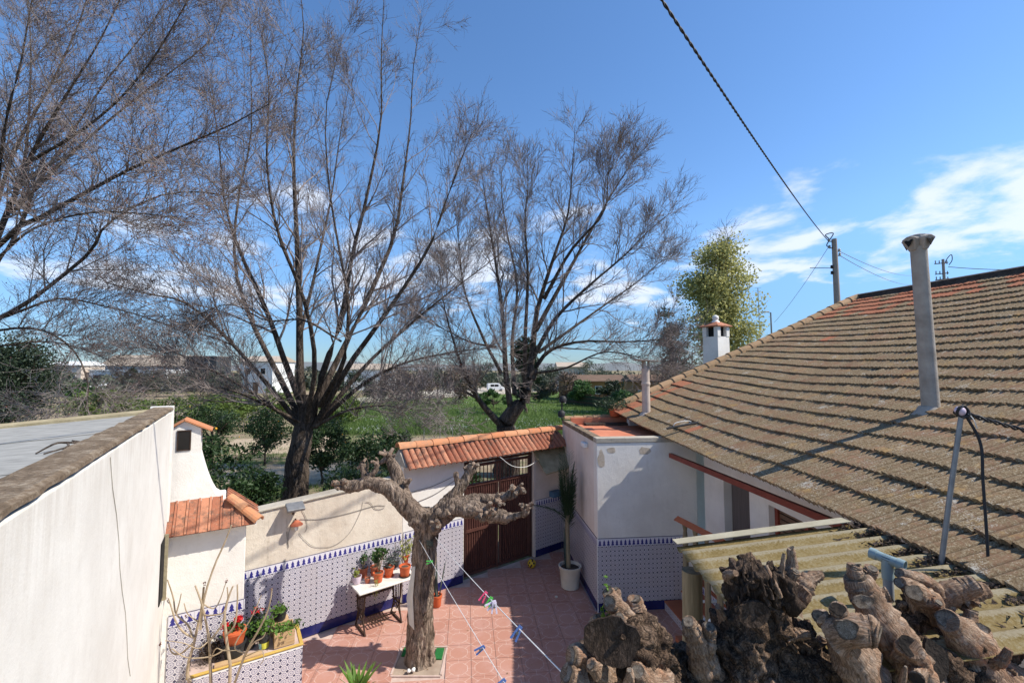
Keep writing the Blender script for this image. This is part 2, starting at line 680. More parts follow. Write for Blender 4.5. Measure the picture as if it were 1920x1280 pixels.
MAT['brass_yellow'] = simple('yellow_edge_paint', (0.42, 0.27, 0.05), (0.54, 0.37, 0.10), 7, 0.7, 0.1, 40)
MAT['door'] = simple('dark_curtain', (0.10, 0.085, 0.078), (0.155, 0.13, 0.12), 4, 0.9, 0.4, 30, stretch=(14, 14, 0.5))
MAT['shutter'] = simple('brown_shutter', (0.13, 0.075, 0.045), (0.18, 0.11, 0.07), 5, 0.7, 0.1, 40)
MAT['green_mat'] = simple('green_turf_mat', (0.01, 0.10, 0.02), (0.02, 0.17, 0.045), 40, 0.95, 0.6, 90)
MAT['yellow_ball'] = simple('yellow_ball', (0.55, 0.36, 0.02), (0.62, 0.44, 0.05), 5, 0.5, 0.05, 30)

# patterned wall tile, three by three rosettes on each
def tile_mat(name):
    t = MT(name, 0.28, 0, 0.5)
    u, v = t.uv()
    x = (u * 3.0).frac() - 0.5
    y = (v * 3.0).frac() - 0.5
    r = (x * x + y * y).sqrt()
    ax, ay = x.abs(), y.abs()
    o8 = ax.max(ay).max((ax + ay) * 0.7071)
    ang = y.atan2(x)
    ring = (o8 - 0.36).abs() < 0.052
    petal = ((r - 0.21).abs() < 0.05) * ((ang * 8.0).cos() > -0.2)
    core = r < 0.10
    dx, dy = 0.5 - ax, 0.5 - ay
    dot = (dx + dy) < 0.25
    edge = (ax > 0.475).max(ay > 0.475) * ((dx + dy) > 0.16)
    col = t.mix(ring.max(petal).max(core), (0.74, 0.71, 0.71), (0.145, 0.135, 0.235))
    col = t.mix(edge * 0.55, col, (0.30, 0.28, 0.36))
    col = t.mix(dot, col, (0.018, 0.022, 0.085))
    g = t.noise(t.coord('pos'), 3.0, 5)
    col = t.mix(t.rnd() * 0.24, col, (0.42, 0.37, 0.36))
    col = t.mix(t.step(g, 0.45, 0.75) * 0.25, col, (0.42, 0.38, 0.37))
    t.color(col)
    return t.m
MAT['tile'] = tile_mat('rosette_tile')

t = MT('tree_border_tile', 0.28, 0, 0.5)
u, v = t.uv()
x = ((u * 3.0).frac() - 0.5).abs()
tri = ((x < (0.86 - v) * 0.75) * (v > 0.45)).max((x < (0.66 - v) * 0.78) * (v > 0.14)) * (v < 0.84)
line = (v > 0.95).max((v < 0.035))
foot = ((x < 0.05) * (v < 0.15))
col = t.mix(tri.max(foot), (0.66, 0.64, 0.69), (0.028, 0.028, 0.20))
t.color(t.mix(line, col, (0.05, 0.045, 0.10)))
MAT['border'] = t.m
MAT['skirting'] = simple('cobalt_tile', (0.010, 0.013, 0.085), (0.018, 0.023, 0.13), 4, 0.25, 0.05, 20, spec=0.5)

# courtyard floor tile with the pale octagon lines
t = MT('courtyard_tile', 0.65, 0, 0.3)
u, v = t.uv()
x, y = (u - 0.5).abs(), (v - 0.5).abs()
o8 = x.max(y).max((x + y) * 0.7071)
ln = ((o8 - 0.36).abs() < 0.013).max(((x - y).abs() < 0.016) * (o8 > 0.36)).max((x < 0.010) * (o8 > 0.36)).max((y < 0.010) * (o8 > 0.36))
r = t.rnd()
p = t.coord('pos')
n = t.noise(p, 2.2, 6, 0.7)
n2 = t.noise(p, 30, 5, 0.7)
base = t.mix(r, (0.385, 0.185, 0.135), (0.45, 0.235, 0.175))
base = t.mix(t.step(n * 0.7 + n2 * 0.3, 0.42, 0.66) * 0.6, base, (0.47, 0.28, 0.24))
base = t.mix(t.step(n2, 0.60, 0.75) * 0.35, base, (0.20, 0.09, 0.07))
fade = t.step(t.noise(p, 9, 4), 0.32, 0.60)
t.color(t.mix(ln * (fade * 0.55 + 0.12), base, (0.60, 0.47, 0.41)))
t.bump(n2 * 0.3 - ln * 0.5, 0.25, 0.008)
MAT['floor_tile'] = t.m
MAT['grout'] = simple('grout', (0.42, 0.31, 0.26), (0.54, 0.42, 0.37), 8, 0.95, 0.2, 40)

# corrugated fibre sheet
t = MT('mossy_fibre_sheet', 0.95, 0, 0.15)
v = t.coord('pos')
a = t.noise(v, 4, 7, 0.7)
b = t.noise(v, 60, 5, 0.7)
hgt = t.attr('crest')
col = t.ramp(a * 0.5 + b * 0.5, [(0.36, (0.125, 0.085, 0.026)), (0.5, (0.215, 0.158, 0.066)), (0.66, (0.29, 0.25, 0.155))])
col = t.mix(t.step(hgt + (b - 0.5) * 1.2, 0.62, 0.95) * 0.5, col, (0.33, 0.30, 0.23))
t.color(col)
t.bump(b, 0.5, 0.01)
MAT['fibre_sheet'] = t.m
MAT['pale_flashing'] = simple('pale_flashing', (0.30, 0.265, 0.18), (0.42, 0.38, 0.28), 6, 0.9, 0.3, 40)


def bark(name, c0, c1, c2, s=1.0, vert=(1, 1, 0.28), bump=1.0, crack=0.8, fs=9.0):
    """furrowed bark: ridged noise drawn out along the stem"""
    t = MT(name, 0.95, 0, 0.12)
    v = t.coord('pos', (s * vert[0], s * vert[1], s * vert[2]))
    n = t.noise(v, 15, 9, 0.72, 0.6)
    w = t.noise(t.coord('pos', (s, s, s)), 2.6, 6, 0.65)
    fine = t.noise(t.coord('pos', (s, s, s)), 60, 5, 0.7)
    fu = (t.noise(v, fs, 5, 0.62, 0.8) - 0.5).abs() * 2.0
    fu2 = (t.noise(v, fs * 2.7, 4, 0.6, 0.5) - 0.5).abs() * 2.0
    f = n * 0.42 + w * 0.33 + fine * 0.25
    col = t.ramp(f, [(0.36, c0), (0.5, c1), (0.63, c2)])
    dark = (1.0 - t.step(fu, 0.0, 0.13)).max((1.0 - t.step(fu2, 0.0, 0.12)) * 0.6) * crack
    col = t.mix(dark, col, (0.02, 0.014, 0.010))
    t.color(col)
    t.bump(n * 0.35 + t.step(fu, 0.0, 0.35) * 0.4 + t.step(fu2, 0.0, 0.3) * 0.15 + fine * 0.12, bump, 0.04 / s)
    return t.m
MAT['bark_elm'] = bark('dark_bark', (0.055, 0.042, 0.034), (0.125, 0.096, 0.076), (0.25, 0.20, 0.165), 0.6)
MAT['bark_mulberry'] = bark('mulberry_bark', (0.14, 0.10, 0.074), (0.29, 0.215, 0.163), (0.47, 0.38, 0.30), 1.0, (1, 1, 0.22), 0.9)
MAT['bark_stump'] = bark('stump_bark', (0.05, 0.032, 0.022), (0.155, 0.10, 0.066), (0.37, 0.26, 0.18), 2.2, (1, 1, 0.7), 1.0, 0.95)
def bark_uv(name, c0, c1, c2, crack=0.7, bump=0.9):
    """bark of cut branches, its grain running along the branch"""
    t = MT(name, 0.95, 0, 0.12)
    uvm = t.coord('UV', (1, 0.22, 1))
    uvi = t.coord('UV', (1, 1, 1))
    ps = t.coord('pos')
    fib = t.noise(uvm, 90, 7, 0.7, 0.6)
    big = t.noise(ps, 9, 7, 0.7)
    fine = t.noise(ps, 120, 5, 0.75)
    fu = (t.noise(uvm, 38, 5, 0.65, 1.2) - 0.5).abs() * 2.0
    rnd = t.rnd()
    col = t.ramp(fib * 0.35 + big * 0.4 + fine * 0.25, [(0.38, c0), (0.5, c1), (0.62, c2)])
    red = t.step(t.noise(ps, 6, 5, 0.7), 0.52, 0.68) * 0.45
    col = t.mix(red, col, (0.36, 0.165, 0.085))
    grey = t.step(t.noise(ps, 13, 6, 0.7), 0.53, 0.68) * 0.45
    col = t.mix(grey, col, (0.36, 0.32, 0.28))
    dark = (1.0 - t.step(fu, 0.0, 0.12)) * crack
    col = t.mix(dark, col, (0.03, 0.02, 0.014))
    blot = t.step(t.noise(ps, 17, 6, 0.75), 0.58, 0.70) * 0.6
    col = t.mix(blot, col, (0.055, 0.036, 0.025))
    t.color(col)
    t.bump(fib * 0.4 + t.step(fu, 0.0, 0.3) * 0.35 + fine * 0.25, bump, 0.012)
    return t.m
MAT['bark_pale'] = bark_uv('pale_branch_bark', (0.16, 0.095, 0.06), (0.34, 0.225, 0.15), (0.54, 0.42, 0.32), 0.6)
MAT['bark_knuckle'] = bark_uv('knuckle_bark', (0.15, 0.10, 0.07), (0.28, 0.20, 0.15), (0.44, 0.35, 0.28), 0.5)
MAT['twig'] = simple('grey_brown_twig', (0.105, 0.08, 0.072), (0.34, 0.285, 0.26), 1.6, 0.9, 0)
MAT['bud'] = simple('red_brown_bud', (0.095, 0.035, 0.03), (0.18, 0.07, 0.055), 5, 0.9, 0)
MAT['cane'] = simple('pale_cane', (0.27, 0.20, 0.12), (0.45, 0.36, 0.25), 12, 0.85, 0.2, 40)

t = MT('sawn_wood', 0.9, 0, 0.15)
o = t.coord('Object')
ox, oy, oz = t.xyz(o)
rr = (ox * ox + oy * oy).sqrt()
ring = (rr * 34.0 + t.noise(o, 3, 3) * 3.0).frac()
an = oy.atan2(ox)
ck = t.step(t.noise(o, 2.4, 4, 0.7) * 0.7 + (an * 5.0).cos() * 0.14, 0.50, 0.58)
col = t.mix(ring, (0.24, 0.19, 0.14), (0.36, 0.30, 0.235))
col = t.mix(t.step(t.noise(o, 1.8, 5, 0.7), 0.44, 0.68) * 0.75, col, (0.52, 0.475, 0.42))
col = t.mix(t.step(rr, 0.70, 0.95) * 0.85, col, (0.10, 0.065, 0.042))
hh = t.step(rr + (t.noise(o, 2.2, 4, 0.7) - 0.5) * 0.8, 0.42, 0.12) * t.step(t.rnd(), 0.3, 0.7)
col = t.mix(hh * 0.85, col, (0.05, 0.035, 0.027))
col = t.mix(t.rnd() * 0.7, col, (0.10, 0.085, 0.072))
crk = t.step((t.noise(o, 2.8, 5, 0.7, 1.5) - 0.5).abs(), 0.035, 0.0)
col = t.mix((ck * 0.8).max(crk * 0.9), col, (0.04, 0.03, 0.023))
t.color(col)
t.bump(t.noise(o, 9, 5) * 0.5 - crk * 0.5, 0.6, 0.06)
MAT['sawn'] = t.m
MAT['hollow'] = simple('hollow_wood', (0.012, 0.01, 0.008), (0.045, 0.033, 0.025), 20, 1, 0.8, 60)
MAT['rotten'] = bark('rotten_wood', (0.03, 0.022, 0.016), (0.085, 0.058, 0.042), (0.17, 0.12, 0.09), 2.4, (1, 1, 0.35), 1.0)


def leaf_mat(name, c0, c1, trans=0.35, rough=0.55):
    t = MT(name, rough, 0, 0.4)
    n = t.noise(t.coord('pos'), 3.0, 3)
    n2 = t.noise(t.coord('pos'), 40, 2)
    c = t.ramp(n * 0.5 + n2 * 0.5, [(0.35, c0), (0.65, c1)])
    t.color(c)
    tr = t.n('ShaderNodeBsdfTranslucent')
    t.nt.links.new(c, tr.inputs[0])
    ms = t.n('ShaderNodeMixShader')
    ms.inputs[0].default_value = trans
    t.nt.links.new(t.p.outputs[0], ms.inputs[1])
    t.nt.links.new(tr.outputs[0], ms.inputs[2])
    out = [k for k in t.nt.nodes if k.type == 'OUTPUT_MATERIAL'][0]
    t.nt.links.new(ms.outputs[0], out.inputs[0])
    return t.m
MAT['leaf_citrus'] = leaf_mat('citrus_leaf', (0.016, 0.04, 0.012), (0.045, 0.085, 0.022), 0.25)
MAT['leaf_dark'] = leaf_mat('evergreen_leaf', (0.014, 0.03, 0.015), (0.04, 0.06, 0.026), 0.2)
MAT['leaf_olive'] = leaf_mat('olive_leaf', (0.05, 0.062, 0.04), (0.11, 0.125, 0.085), 0.25)
MAT['leaf_poplar'] = leaf_mat('spring_leaf', (0.30, 0.31, 0.10), (0.52, 0.49, 0.21), 0.5)
MAT['leaf_poplar_dull'] = leaf_mat('dull_spring_leaf', (0.18, 0.20, 0.12), (0.30, 0.31, 0.19), 0.45)
MAT['leaf_bright'] = leaf_mat('bright_leaf', (0.07, 0.16, 0.02), (0.17, 0.30, 0.05), 0.4)
MAT['leaf_lime'] = leaf_mat('lime_leaf', (0.20, 0.25, 0.04), (0.40, 0.42, 0.12), 0.45)
MAT['leaf_mid'] = leaf_mat('mid_leaf', (0.035, 0.085, 0.02), (0.09, 0.17, 0.045), 0.35)
MAT['leaf_grey'] = leaf_mat('grey_leaf', (0.06, 0.085, 0.07), (0.13, 0.16, 0.14), 0.3)
MAT['leaf_palm'] = leaf_mat('palm_leaf', (0.02, 0.045, 0.02), (0.055, 0.095, 0.04), 0.25)
MAT['leaf_brown'] = leaf_mat('bare_brush', (0.10, 0.07, 0.05), (0.17, 0.12, 0.085), 0.2)
MAT['hedge'] = leaf_mat('hedge_leaf', (0.075, 0.12, 0.02), (0.16, 0.22, 0.045), 0.35)
MAT['grass'] = leaf_mat('grass_blade', (0.06, 0.11, 0.022), (0.17, 0.245, 0.065), 0.4, 0.7)
MAT['flower_red'] = leaf_mat('red_petal', (0.55, 0.01, 0.012), (0.72, 0.03, 0.03), 0.3)
MAT['flower_white'] = leaf_mat('white_petal', (0.55, 0.55, 0.50), (0.75, 0.75, 0.70), 0.3)
MAT['fruit'] = simple('orange_fruit', (0.60, 0.27, 0.02), (0.70, 0.36, 0.03), 5, 0.5, 0.05, 40)
MAT['leaf_dry'] = leaf_mat('dry_leaf', (0.20, 0.12, 0.06), (0.33, 0.22, 0.12), 0.3)

# ================================================================== SETTING
def flat(name, poly, z, mat, kind='structure'):
    v = [(p[0], p[1], z) for p in poly]
    me = bpy.data.meshes.new(name)
    me.from_pydata(v, [], [tuple(range(len(v)))])
    o = link(name, me, mat)
    o['kind'] = kind
    return o


t = MT('orchard_earth', 1.0, 0, 0.1)
v = t.coord('pos')
n = t.noise(v, 0.12, 8, 0.7)
n2 = t.noise(v, 2.2, 8, 0.75)
col = t.ramp(n2, [(0.35, (0.20, 0.145, 0.095)), (0.65, (0.40, 0.31, 0.215))])
col = t.mix(t.step(n * 0.6 + n2 * 0.4, 0.46, 0.58) * 0.9, col, (0.07, 0.115, 0.03))
t.color(col)
t.bump(t.noise(v, 9, 6, 0.7), 0.8, 0.08)
flat('ground', [(-1500, -60), (1500, -60), (1500, 2500), (-1500, 2500)], -0.06, t.m)

t = MT('meadow', 1.0, 0, 0.1)
v = t.coord('pos')
n = t.noise(v, 0.35, 7, 0.7)
n2 = t.noise(v, 5, 7, 0.75)
col = t.ramp(n2, [(0.35, (0.05, 0.09, 0.02)), (0.65, (0.14, 0.205, 0.055))])
col = t.mix(t.step(n * 0.6 + n2 * 0.4, 0.52, 0.66) * 0.55, col, (0.33, 0.38, 0.27))
t.color(col)
t.bump(n2, 1.0, 0.1)
A1, A2, A3, A4 = G(640, 812, 0), G(1330, 812, 0), G(1240, 741, 0), G(640, 757, 0)
flat('meadow', [A1, A2, G(1330, 755), G(1180, 731), G(1000, 735), G(640, 757)], -0.056, t.m)
pathm = simple('pale_dirt_track', (0.36, 0.31, 0.25), (0.52, 0.46, 0.38), 1.5, 1, 0.5, 12)
flat('dirt_track', [G(560, 765), G(640, 756), G(1000, 734), G(1180, 730), G(1330, 754), G(1330, 748), G(1190, 722), G(1040, 712), G(900, 722), G(640, 748), G(560, 757)], -0.052, pathm)
furrow = simple('tilled_earth', (0.33, 0.25, 0.165), (0.50, 0.40, 0.28), 1.6, 1, 0.9, 7, dist=0.1)
flat('orchard_strip', [G(420, 905), G(640, 905), G(640, 868), G(420, 868)], -0.054, furrow)
flat('orchard_strip', [G(430, 850), G(640, 845), G(630, 815), G(430, 822)], -0.053, furrow)

# hills on the skyline
hv, hf = [], []
for i in range(121):
    x = -900 + i * 15
    h = 14 + 9 * mn.noise(Vector((x * 0.004, 3.1, 0))) + 4 * mn.noise(Vector((x * 0.02, 7.7, 0)))
    hv += [(x, 820, -1), (x, 900 + 20 * math.sin(i), h), (x, 1100, -1)]
for i in range(120):
    for j in (0, 1):
        hf.append((i * 3 + j, i * 3 + 3 + j, i * 3 + 4 + j, i * 3 + 1 + j))
hm = simple('far_hillside', (0.13, 0.145, 0.15), (0.20, 0.205, 0.20), 0.02, 1, 0)
o = np_obj('hills', hv, hf, hm, None, True, 'structure')

# ------------------------------------------------------------------ courtyard floor
AX = V(-0.1, 0.995, 0)          # long axis of the house
BX = V(0.995, 0.1, 0)
W0, W1 = G(568, 1195), G(1000, 1045)
WD = (W1 - W0).normalized()
WN = V(WD.y, -WD.x, 0)          # towards the courtyard
Cc = G(1122, 1147)              # corner of the annex
patio = flat('courtyard_floor', [V(-7, 3, 0), V(5, 3, 0), V(5, 12.6, 0), W0 + WD * 6.6 - WN * 0.1, W0 - WD * 3 - WN * 0.1], -0.014, MAT['grout'])
tme = MB().box((-0.197, -0.197, -0.012), (0.394, 0, 0), (0, 0.394, 0), (0, 0, 0.012)).mesh('floor_tile')
l = tme.uv_layers.new(name='UVMap')
for lp in tme.loops:
    c = tme.vertices[lp.vertex_index].co
    l.data[lp.index].uv = (c.x / 0.394 + 0.5, c.y / 0.394 + 0.5)
tme.materials.append(MAT['floor_tile'])
Mrot = basis(BX, AX, V(0, 0, 1))
pit = G(788, 1238)
T0 = G(960, 1280)
nt_ = 0
for i in range(-14, 12):
    for j in range(-2, 16):
        p = T0 + BX * (i * 0.4) + AX * (j * 0.4)
        if (p - W0).dot(WN) < 0.08 or p.y < 6.0 or p.y > 12.2:
            continue
        if (p - Cc).dot(BX) > -0.05 and (p - Cc).dot(AX) > -0.15:
            continue
        if abs(p.x - pit.x) < 0.38 and abs(p.y - pit.y) < 0.36:
            continue
        if p.x > 3.3 or p.x < -4.4:
            continue
        nt_ += 1
        M = Matrix.Translation(p + V(0, 0, random.uniform(-0.0015, 0.0015))) @ Mrot @ Matrix.Rotation(R(90) * random.randrange(4), 4, 'Z')
        link('floor_tile', tme, None, patio, M)

# ------------------------------------------------------------------ walls with their tiled dado
def uvtile(name, w, h, th, mat):
    me = MB().box((0, 0, 0), (w, 0, 0), (0, -th, 0), (0, 0, h)).mesh(name)
    l = me.uv_layers.new(name='UVMap')
    for lp in me.loops:
        c = me.vertices[lp.vertex_index].co
        l.data[lp.index].uv = (c.x / w, c.z / h)
    me.materials.append(mat)
    return me


TW = 0.264
DT = uvtile('dado_tile', TW - .0025, TW - .0025, 0.010, MAT['tile'])
BT = uvtile('border_tile', TW - .0025, 0.155, 0.012, MAT['border'])
ST = uvtile('skirting_tile', TW - .0025, 0.165, 0.013, MAT['skirting'])


def dado(parent, p0, p1, base=0.0, rows=4, border=True, skirt=True):
    """tiles from p0 to p1, the visible side being to the right of p0 -> p1"""
    p0, p1 = Vector(p0), Vector(p1)
    L = (V(p1.x, p1.y, 0) - V(p0.x, p0.y, 0)).length
    d = (V(p1.x, p1.y, 0) - V(p0.x, p0.y, 0)).normalized()
    m = max(1, round(L / TW))
    sx = L / (m * TW)
    out = V(d.y, -d.x, 0)
    for i in range(m):
        o = V(p0.x, p0.y, 0) + d * (i * L / m) + out * 0.002
        M = basis(d * sx, -out, V(0, 0, 1))
        z = base
        if skirt:
            link('skirting_tile', ST, None, parent, Matrix.Translation(o + V(0, 0, z)) @ M)
            z += 0.167
        for k in range(rows):
            link('dado_tile', DT, None, parent, Matrix.Translation(o + V(0, 0, z + TW * k) + out * random.uniform(-0.0008, 0.0008)) @ M)
        z += TW * rows
        if border:
            link('border_tile', BT, None, parent, Matrix.Translation(o + V(0, 0, z)) @ M)


def wall_piece(parent, p0, p1, z0, z1, th, mat, name='wall', z1b=None):
    """plastered wall slab whose face runs p0 -> p1; the body lies behind it"""
    p0, p1 = V(p0.x, p0.y, 0), V(p1.x, p1.y, 0)
    d = (p1 - p0).normalized()
    b = V(-d.y, d.x, 0) * th
    z1b = z1 if z1b is None else z1b
    m = MB()
    up = V(0, 0, 1)
    c = [p0 + up * z0, p1 + up * z0, p1 + b + up * z0, p0 + b + up * z0, p0 + up * z1, p1 + up * z1b, p1 + b + up * z1b, p0 + b + up * z1]
    m.add(c, [(0, 3, 2, 1), (4, 5, 6, 7), (0, 1, 5, 4), (1, 2, 6, 5), (2, 3, 7, 6), (3, 0, 4, 7)])
    o = m.build(name, mat, parent)
    bevel(o, 0.012, 2)
    return o


def ws(s, z=0.0):
    return W0 + WD * s + V(0, 0, z)


SG0, SGL, SGR, SG1 = 1.82, 3.27, 5.32, 6.45
gw = thing('garden_wall', 'low cream rendered garden wall with patterned tile dado behind the plant table', 'wall', ws(0))
wall_piece(gw, ws(-2.2), ws(SG0), 0, 2.17, 0.22, MAT['cream_wall'], 'wall', 2.44)
m = MB()
cp0, cp1 = ws(-2.2, 2.17) + WN * 0.03, ws(SG0, 2.44) + WN * 0.03
m.add([cp0, cp1, cp1 - WN * 0.28, cp0 - WN * 0.28, cp0 + V(0, 0, .05), cp1 + V(0, 0, .05), cp1 - WN * 0.28 + V(0, 0, .05), cp0 - WN * 0.28 + V(0, 0, .05)],
      [(0, 3, 2, 1), (4, 5, 6, 7), (0, 1, 5, 4), (1, 2, 6, 5), (2, 3, 7, 6), (3, 0, 4, 7)])
bevel(m.build('coping', MAT['grey_wall'], gw), 0.02, 2)
dado(gw, ws(-1.4), ws(SG0 - 0.02))

gt = thing('gate_wall', 'tall white wall with orange clay tile roof over the brown metal gate', 'wall', ws(SG0))
wall_piece(gt, ws(SG0), ws(SGL), 0, 2.72, 0.24, MAT['white_wall'])
wall_piece(gt, ws(SGL), ws(SGR), 2.58, 2.72, 0.24, MAT['white_wall'], 'lintel')
wall_piece(gt, ws(SGR), ws(SG1), 0, 2.72, 0.24, MAT['pink_wall'])
dado(gt, ws(SG0 + 0.02), ws(SGL - 0.02))
dado(gt, ws(SGR + 0.05), ws(SG1 - 0.1))
# little two-sided roof
RC = -0.12                                    # ridge sits over the wall's middle
def gr(s, off, z):
    return ws(s, z) + WN * off
m = MB()
m.prism([gr(SG0 - 0.05, 0.22, 2.70), gr(SG0 - 0.05, RC, 3.02), gr(SG0 - 0.05, -0.46, 2.70)], WD * (SG1 - SG0 - 0.15))
m.build('roof_bed', MAT['mortar'], gt)
# half-round front tiles
def half_tile(L, r0, r1, th=0.012, n=7, full=math.pi):
    """barrel tile along +y, lower end at y=0"""
    m = MB()
    vs_, fs_ = [], []
    for (y, r) in ((0, r0), (L, r1)):
        for q in (0, 1):
            for i in range(n):
                a = math.pi / 2 - full / 2 + full * i / (n - 1)
                rr = r - q * th
                vs_.append((math.cos(a) * rr, y, math.sin(a) * rr))
    for i in range(n - 1):
        fs_.append((i, i + 1, 2 * n + i + 1, 2 * n + i))
        fs_.append((n + i, 3 * n + i, 3 * n + i + 1, n + i + 1))
        fs_.append((i, n + i, n + i + 1, i + 1))
    return m.add(vs_, fs_).mesh('clay_tile', smooth=False)


def frame(x, y, z, o):
    return Matrix.Translation(o) @ basis(x, y, z)


HT = half_tile(0.50, 0.072, 0.058)
HT.materials.append(MAT['orange_tile'])
GTN = 33
gstep = (SG1 - SG0 - 0.2) / GTN
for i in range(GTN):
    s = SG0 - 0.02 + gstep * (i + 0.5)
    for sgn in (1, -1):
        if sgn < 0 and i % 2:
            continue
        lo, hi = (gr(s, 0.33, 2.66), gr(s, RC, 3.05)) if sgn > 0 else (gr(s, -0.57, 2.66), gr(s, RC, 3.05))
        y = (hi - lo).normalized()
        x = WD * sgn
        z = x.cross(y).normalized()
        if z.z < 0:
            x, z = -x, -z
        k = random.uniform(0.97, 1.03)
        link('roof_tile', HT, None, gt, frame(x * (1.0 if sgn > 0 else 1.5), y * k, z * 0.8, lo + V(0, 0, random.uniform(-.006, .006))))
RT = half_tile(0.44, 0.12, 0.105, 0.016, 9)
RT.materials.append(MAT['ridge_orange'])
s = SG0 - 0.08
while s < SG1 - 0.35:
    link('ridge_tile', RT, None, gt, frame(-WN, WD, V(0, 0, 1), gr(s, RC, 3.03) + V(0, 0, random.uniform(0, .012))))
    s += 0.385

# ------------------------------------------------------------------ double gate
gate = thing('double_gate', 'brown red metal double gate with open bars above corrugated panels', 'gate', ws(SGL) - WN * 0.08)
gin = -0.10
def gp(s, z, off=0.0):
    return ws(s, z) + WN * (gin + off)
fm = MB()
for s in (SGL + 0.03, SGR - 0.03):
    fm.bar(gp(s, 0.02), gp(s, 2.56), 0.06, 0.06)
fm.bar(gp(SGL, 2.53), gp(SGR, 2.53), 0.05, 0.05)
fm.build('frame', MAT['gate_dark'], gate)
mid = (SGL + SGR) / 2
for a, b in ((SGL + 0.07, mid - 0.012), (mid + 0.012, SGR - 0.07)):
    leaf = MB()
    for s in (a + 0.03, b - 0.03):
        leaf.bar(gp(s, 0.05), gp(s, 2.48), 0.06, 0.05)
    for z in (0.08, 1.02, 2.02, 2.45):
        leaf.bar(gp(a, z), gp(b, z), 0.05, 0.06)
    lo = leaf.build('leaf_frame', MAT['gate'], gate)
    # corrugated sheet
    n = int((b - a) / 0.0125)
    vs_, fs_ = [], []
    for i in range(n + 1):
        s = a + (b - a) * i / n
        off = (0.0, 0.022, 0.022, 0.0, 0.0)[i % 5]
        vs_ += [gp(s, 0.06, off - 0.012), gp(s, 2.02, off - 0.012)]
    for i in range(n):
        fs_.append((2 * i, 2 * i + 2, 2 * i + 3, 2 * i + 1))
    MB().add(vs_, fs_).build('ribbed_panel', MAT['gate'], lo)
    k = 9
    for i in range(1, k):
        s = a + (b - a) * i / k
        MB().bar(gp(s, 2.02), gp(s, 2.46), 0.022, 0.022).build('grille_bar', MAT['gate_dark'], lo)
lk = MB().cbox(gp(mid - 0.06, 1.08, 0.04), 0.05, 0.03, 0.12, WD)
lk.build('lock', MAT['iron'], gate)

# sloping sheet awning beside the gate
aw = MB()
aw.prism([gr(SGR - 0.05, 0.0, 2.62), gr(SG1 + 0.02, 0.0, 2.66), gr(SG1 - 0.02, 0.62, 2.22), gr(SGR - 0.05, 0.50, 2.10)], V(0, 0, 0.03))
o = aw.build('corner_awning', MAT['beige_strip'])
tag(o, 'small sloping beige sheet awning in the corner right of the gate', 'awning')

# ------------------------------------------------------------------ annex (flat roofed box)
ax = thing('annex', 'white plastered flat roofed annex with terracotta terrace floor and tiled dado', 'building', Cc)
AL, AW_ = 3.15, 2.05
H = 3.30
cA, cB = Cc + AX * AL, Cc + BX * AW_
def ribox(name, p, ex, ey, z0, z1, mat):
    return bevel(MB().box(p + V(0, 0, z0), ex, ey, (0, 0, z1 - z0)).build(name, mat, ax), 0.012, 2)
ribox('wall', Cc, BX * AW_, AX * 0.22, 0, H - 0.10, MAT['white_wall'])
ribox('wall', Cc + AX * 0.222, BX * 0.22, AX * (AL - 0.222), 0, H - 0.10, MAT['pink_wall'])
ribox('wall', Cc + AX * (AL - 0.2) + BX * 0.222, BX * AW_, AX * 0.2, 0, H - 0.10, MAT['pink_wall'])
ribox('coping', Cc - AX * 0.012 - BX * 0.012, BX * (AW_ + 0.1), AX * 0.22, H - 0.098, H, MAT['grey_wall'])
ribox('coping', Cc + AX * 0.21 - BX * 0.012, BX * 0.17, AX * (AL - 0.21), H - 0.098, H - 0.002, MAT['coping'])
ribox('terrace_floor', Cc + AX * 0.225 + BX * 0.225, BX * (AW_ + 1.2), AX * (AL - 0.43), H - 0.24, H - 0.10, MAT['terracotta_floor'])
ribox('parapet_face', Cc + AX * (AL - 0.26) + BX * 0.165, BX * 1.9, AX * 0.05, H - 0.10, H + 0.08, MAT['terracotta_floor'])
CT = half_tile(0.32, 0.085, 0.075, 0.014, 7)
CT.materials.append(MAT['verge_tile'])
for i in range(8):
    link('coping_tile', CT, None, ax, frame(-AX, BX, V(0, 0, 1), Cc + AX * (AL - 0.12) + BX * (0.02 + 0.26 * i) + V(0, 0, H + 0.03 + 0.008 * i)))
MB().box(Cc + AX * (AL - 0.55) + BX * 0.5 + V(0, 0, H - 0.098), BX * 1.2, AX * 0.26, (0, 0, 0.05)).build('leaf_litter', MAT['litter'], ax)
# bald patches where the render has come away
pm = simple('bare_render', (0.40, 0.32, 0.24), (0.58, 0.50, 0.40), 14, 0.95, 0.6, 50)
def patch_(s, z, w, h, sd):
    pts = []
    for q in range(16):
        a_ = 2 * math.pi * q / 16
        r_ = 1 + .45 * mn.noise(V(math.cos(a_) * 1.6 + sd, math.sin(a_) * 1.6, sd))
        pts.append(Cc + BX * (s + w * r_ * math.cos(a_)) - AX * 0.0025 + V(0, 0, z + h * r_ * math.sin(a_)))
    MB().prism(pts, AX * 0.002).build('bare_patch', pm, ax)
patch_(.09, 2.90, .07, .16, 1.3)
patch_(.30, 3.06, .10, .05, 4.1)
patch_(.98, 3.03, .13, .07, 7.7)
dado(ax, Cc + BX * 0.0, Cc + BX * 1.78)
dado(ax, Cc + AX * (AL - 0.02), Cc + AX * 0.0)
MB().cbox(Cc - BX * 0.008 - AX * 0.008, 0.014, 0.014, 1.38, BX).build('corner_bead', MAT['plastic_white'], ax)
o = MB().cbox(Cc + AX * 0.75 - BX * 0.05 + V(0, 0, 3.0), 0.30, 0.09, 0.10, AX).build('bulkhead_lamp', MAT['plastic_white'])
bevel(o, 0.02, 2)
tag(o, 'small white bulkhead lamp high on the side wall of the annex', 'lamp')

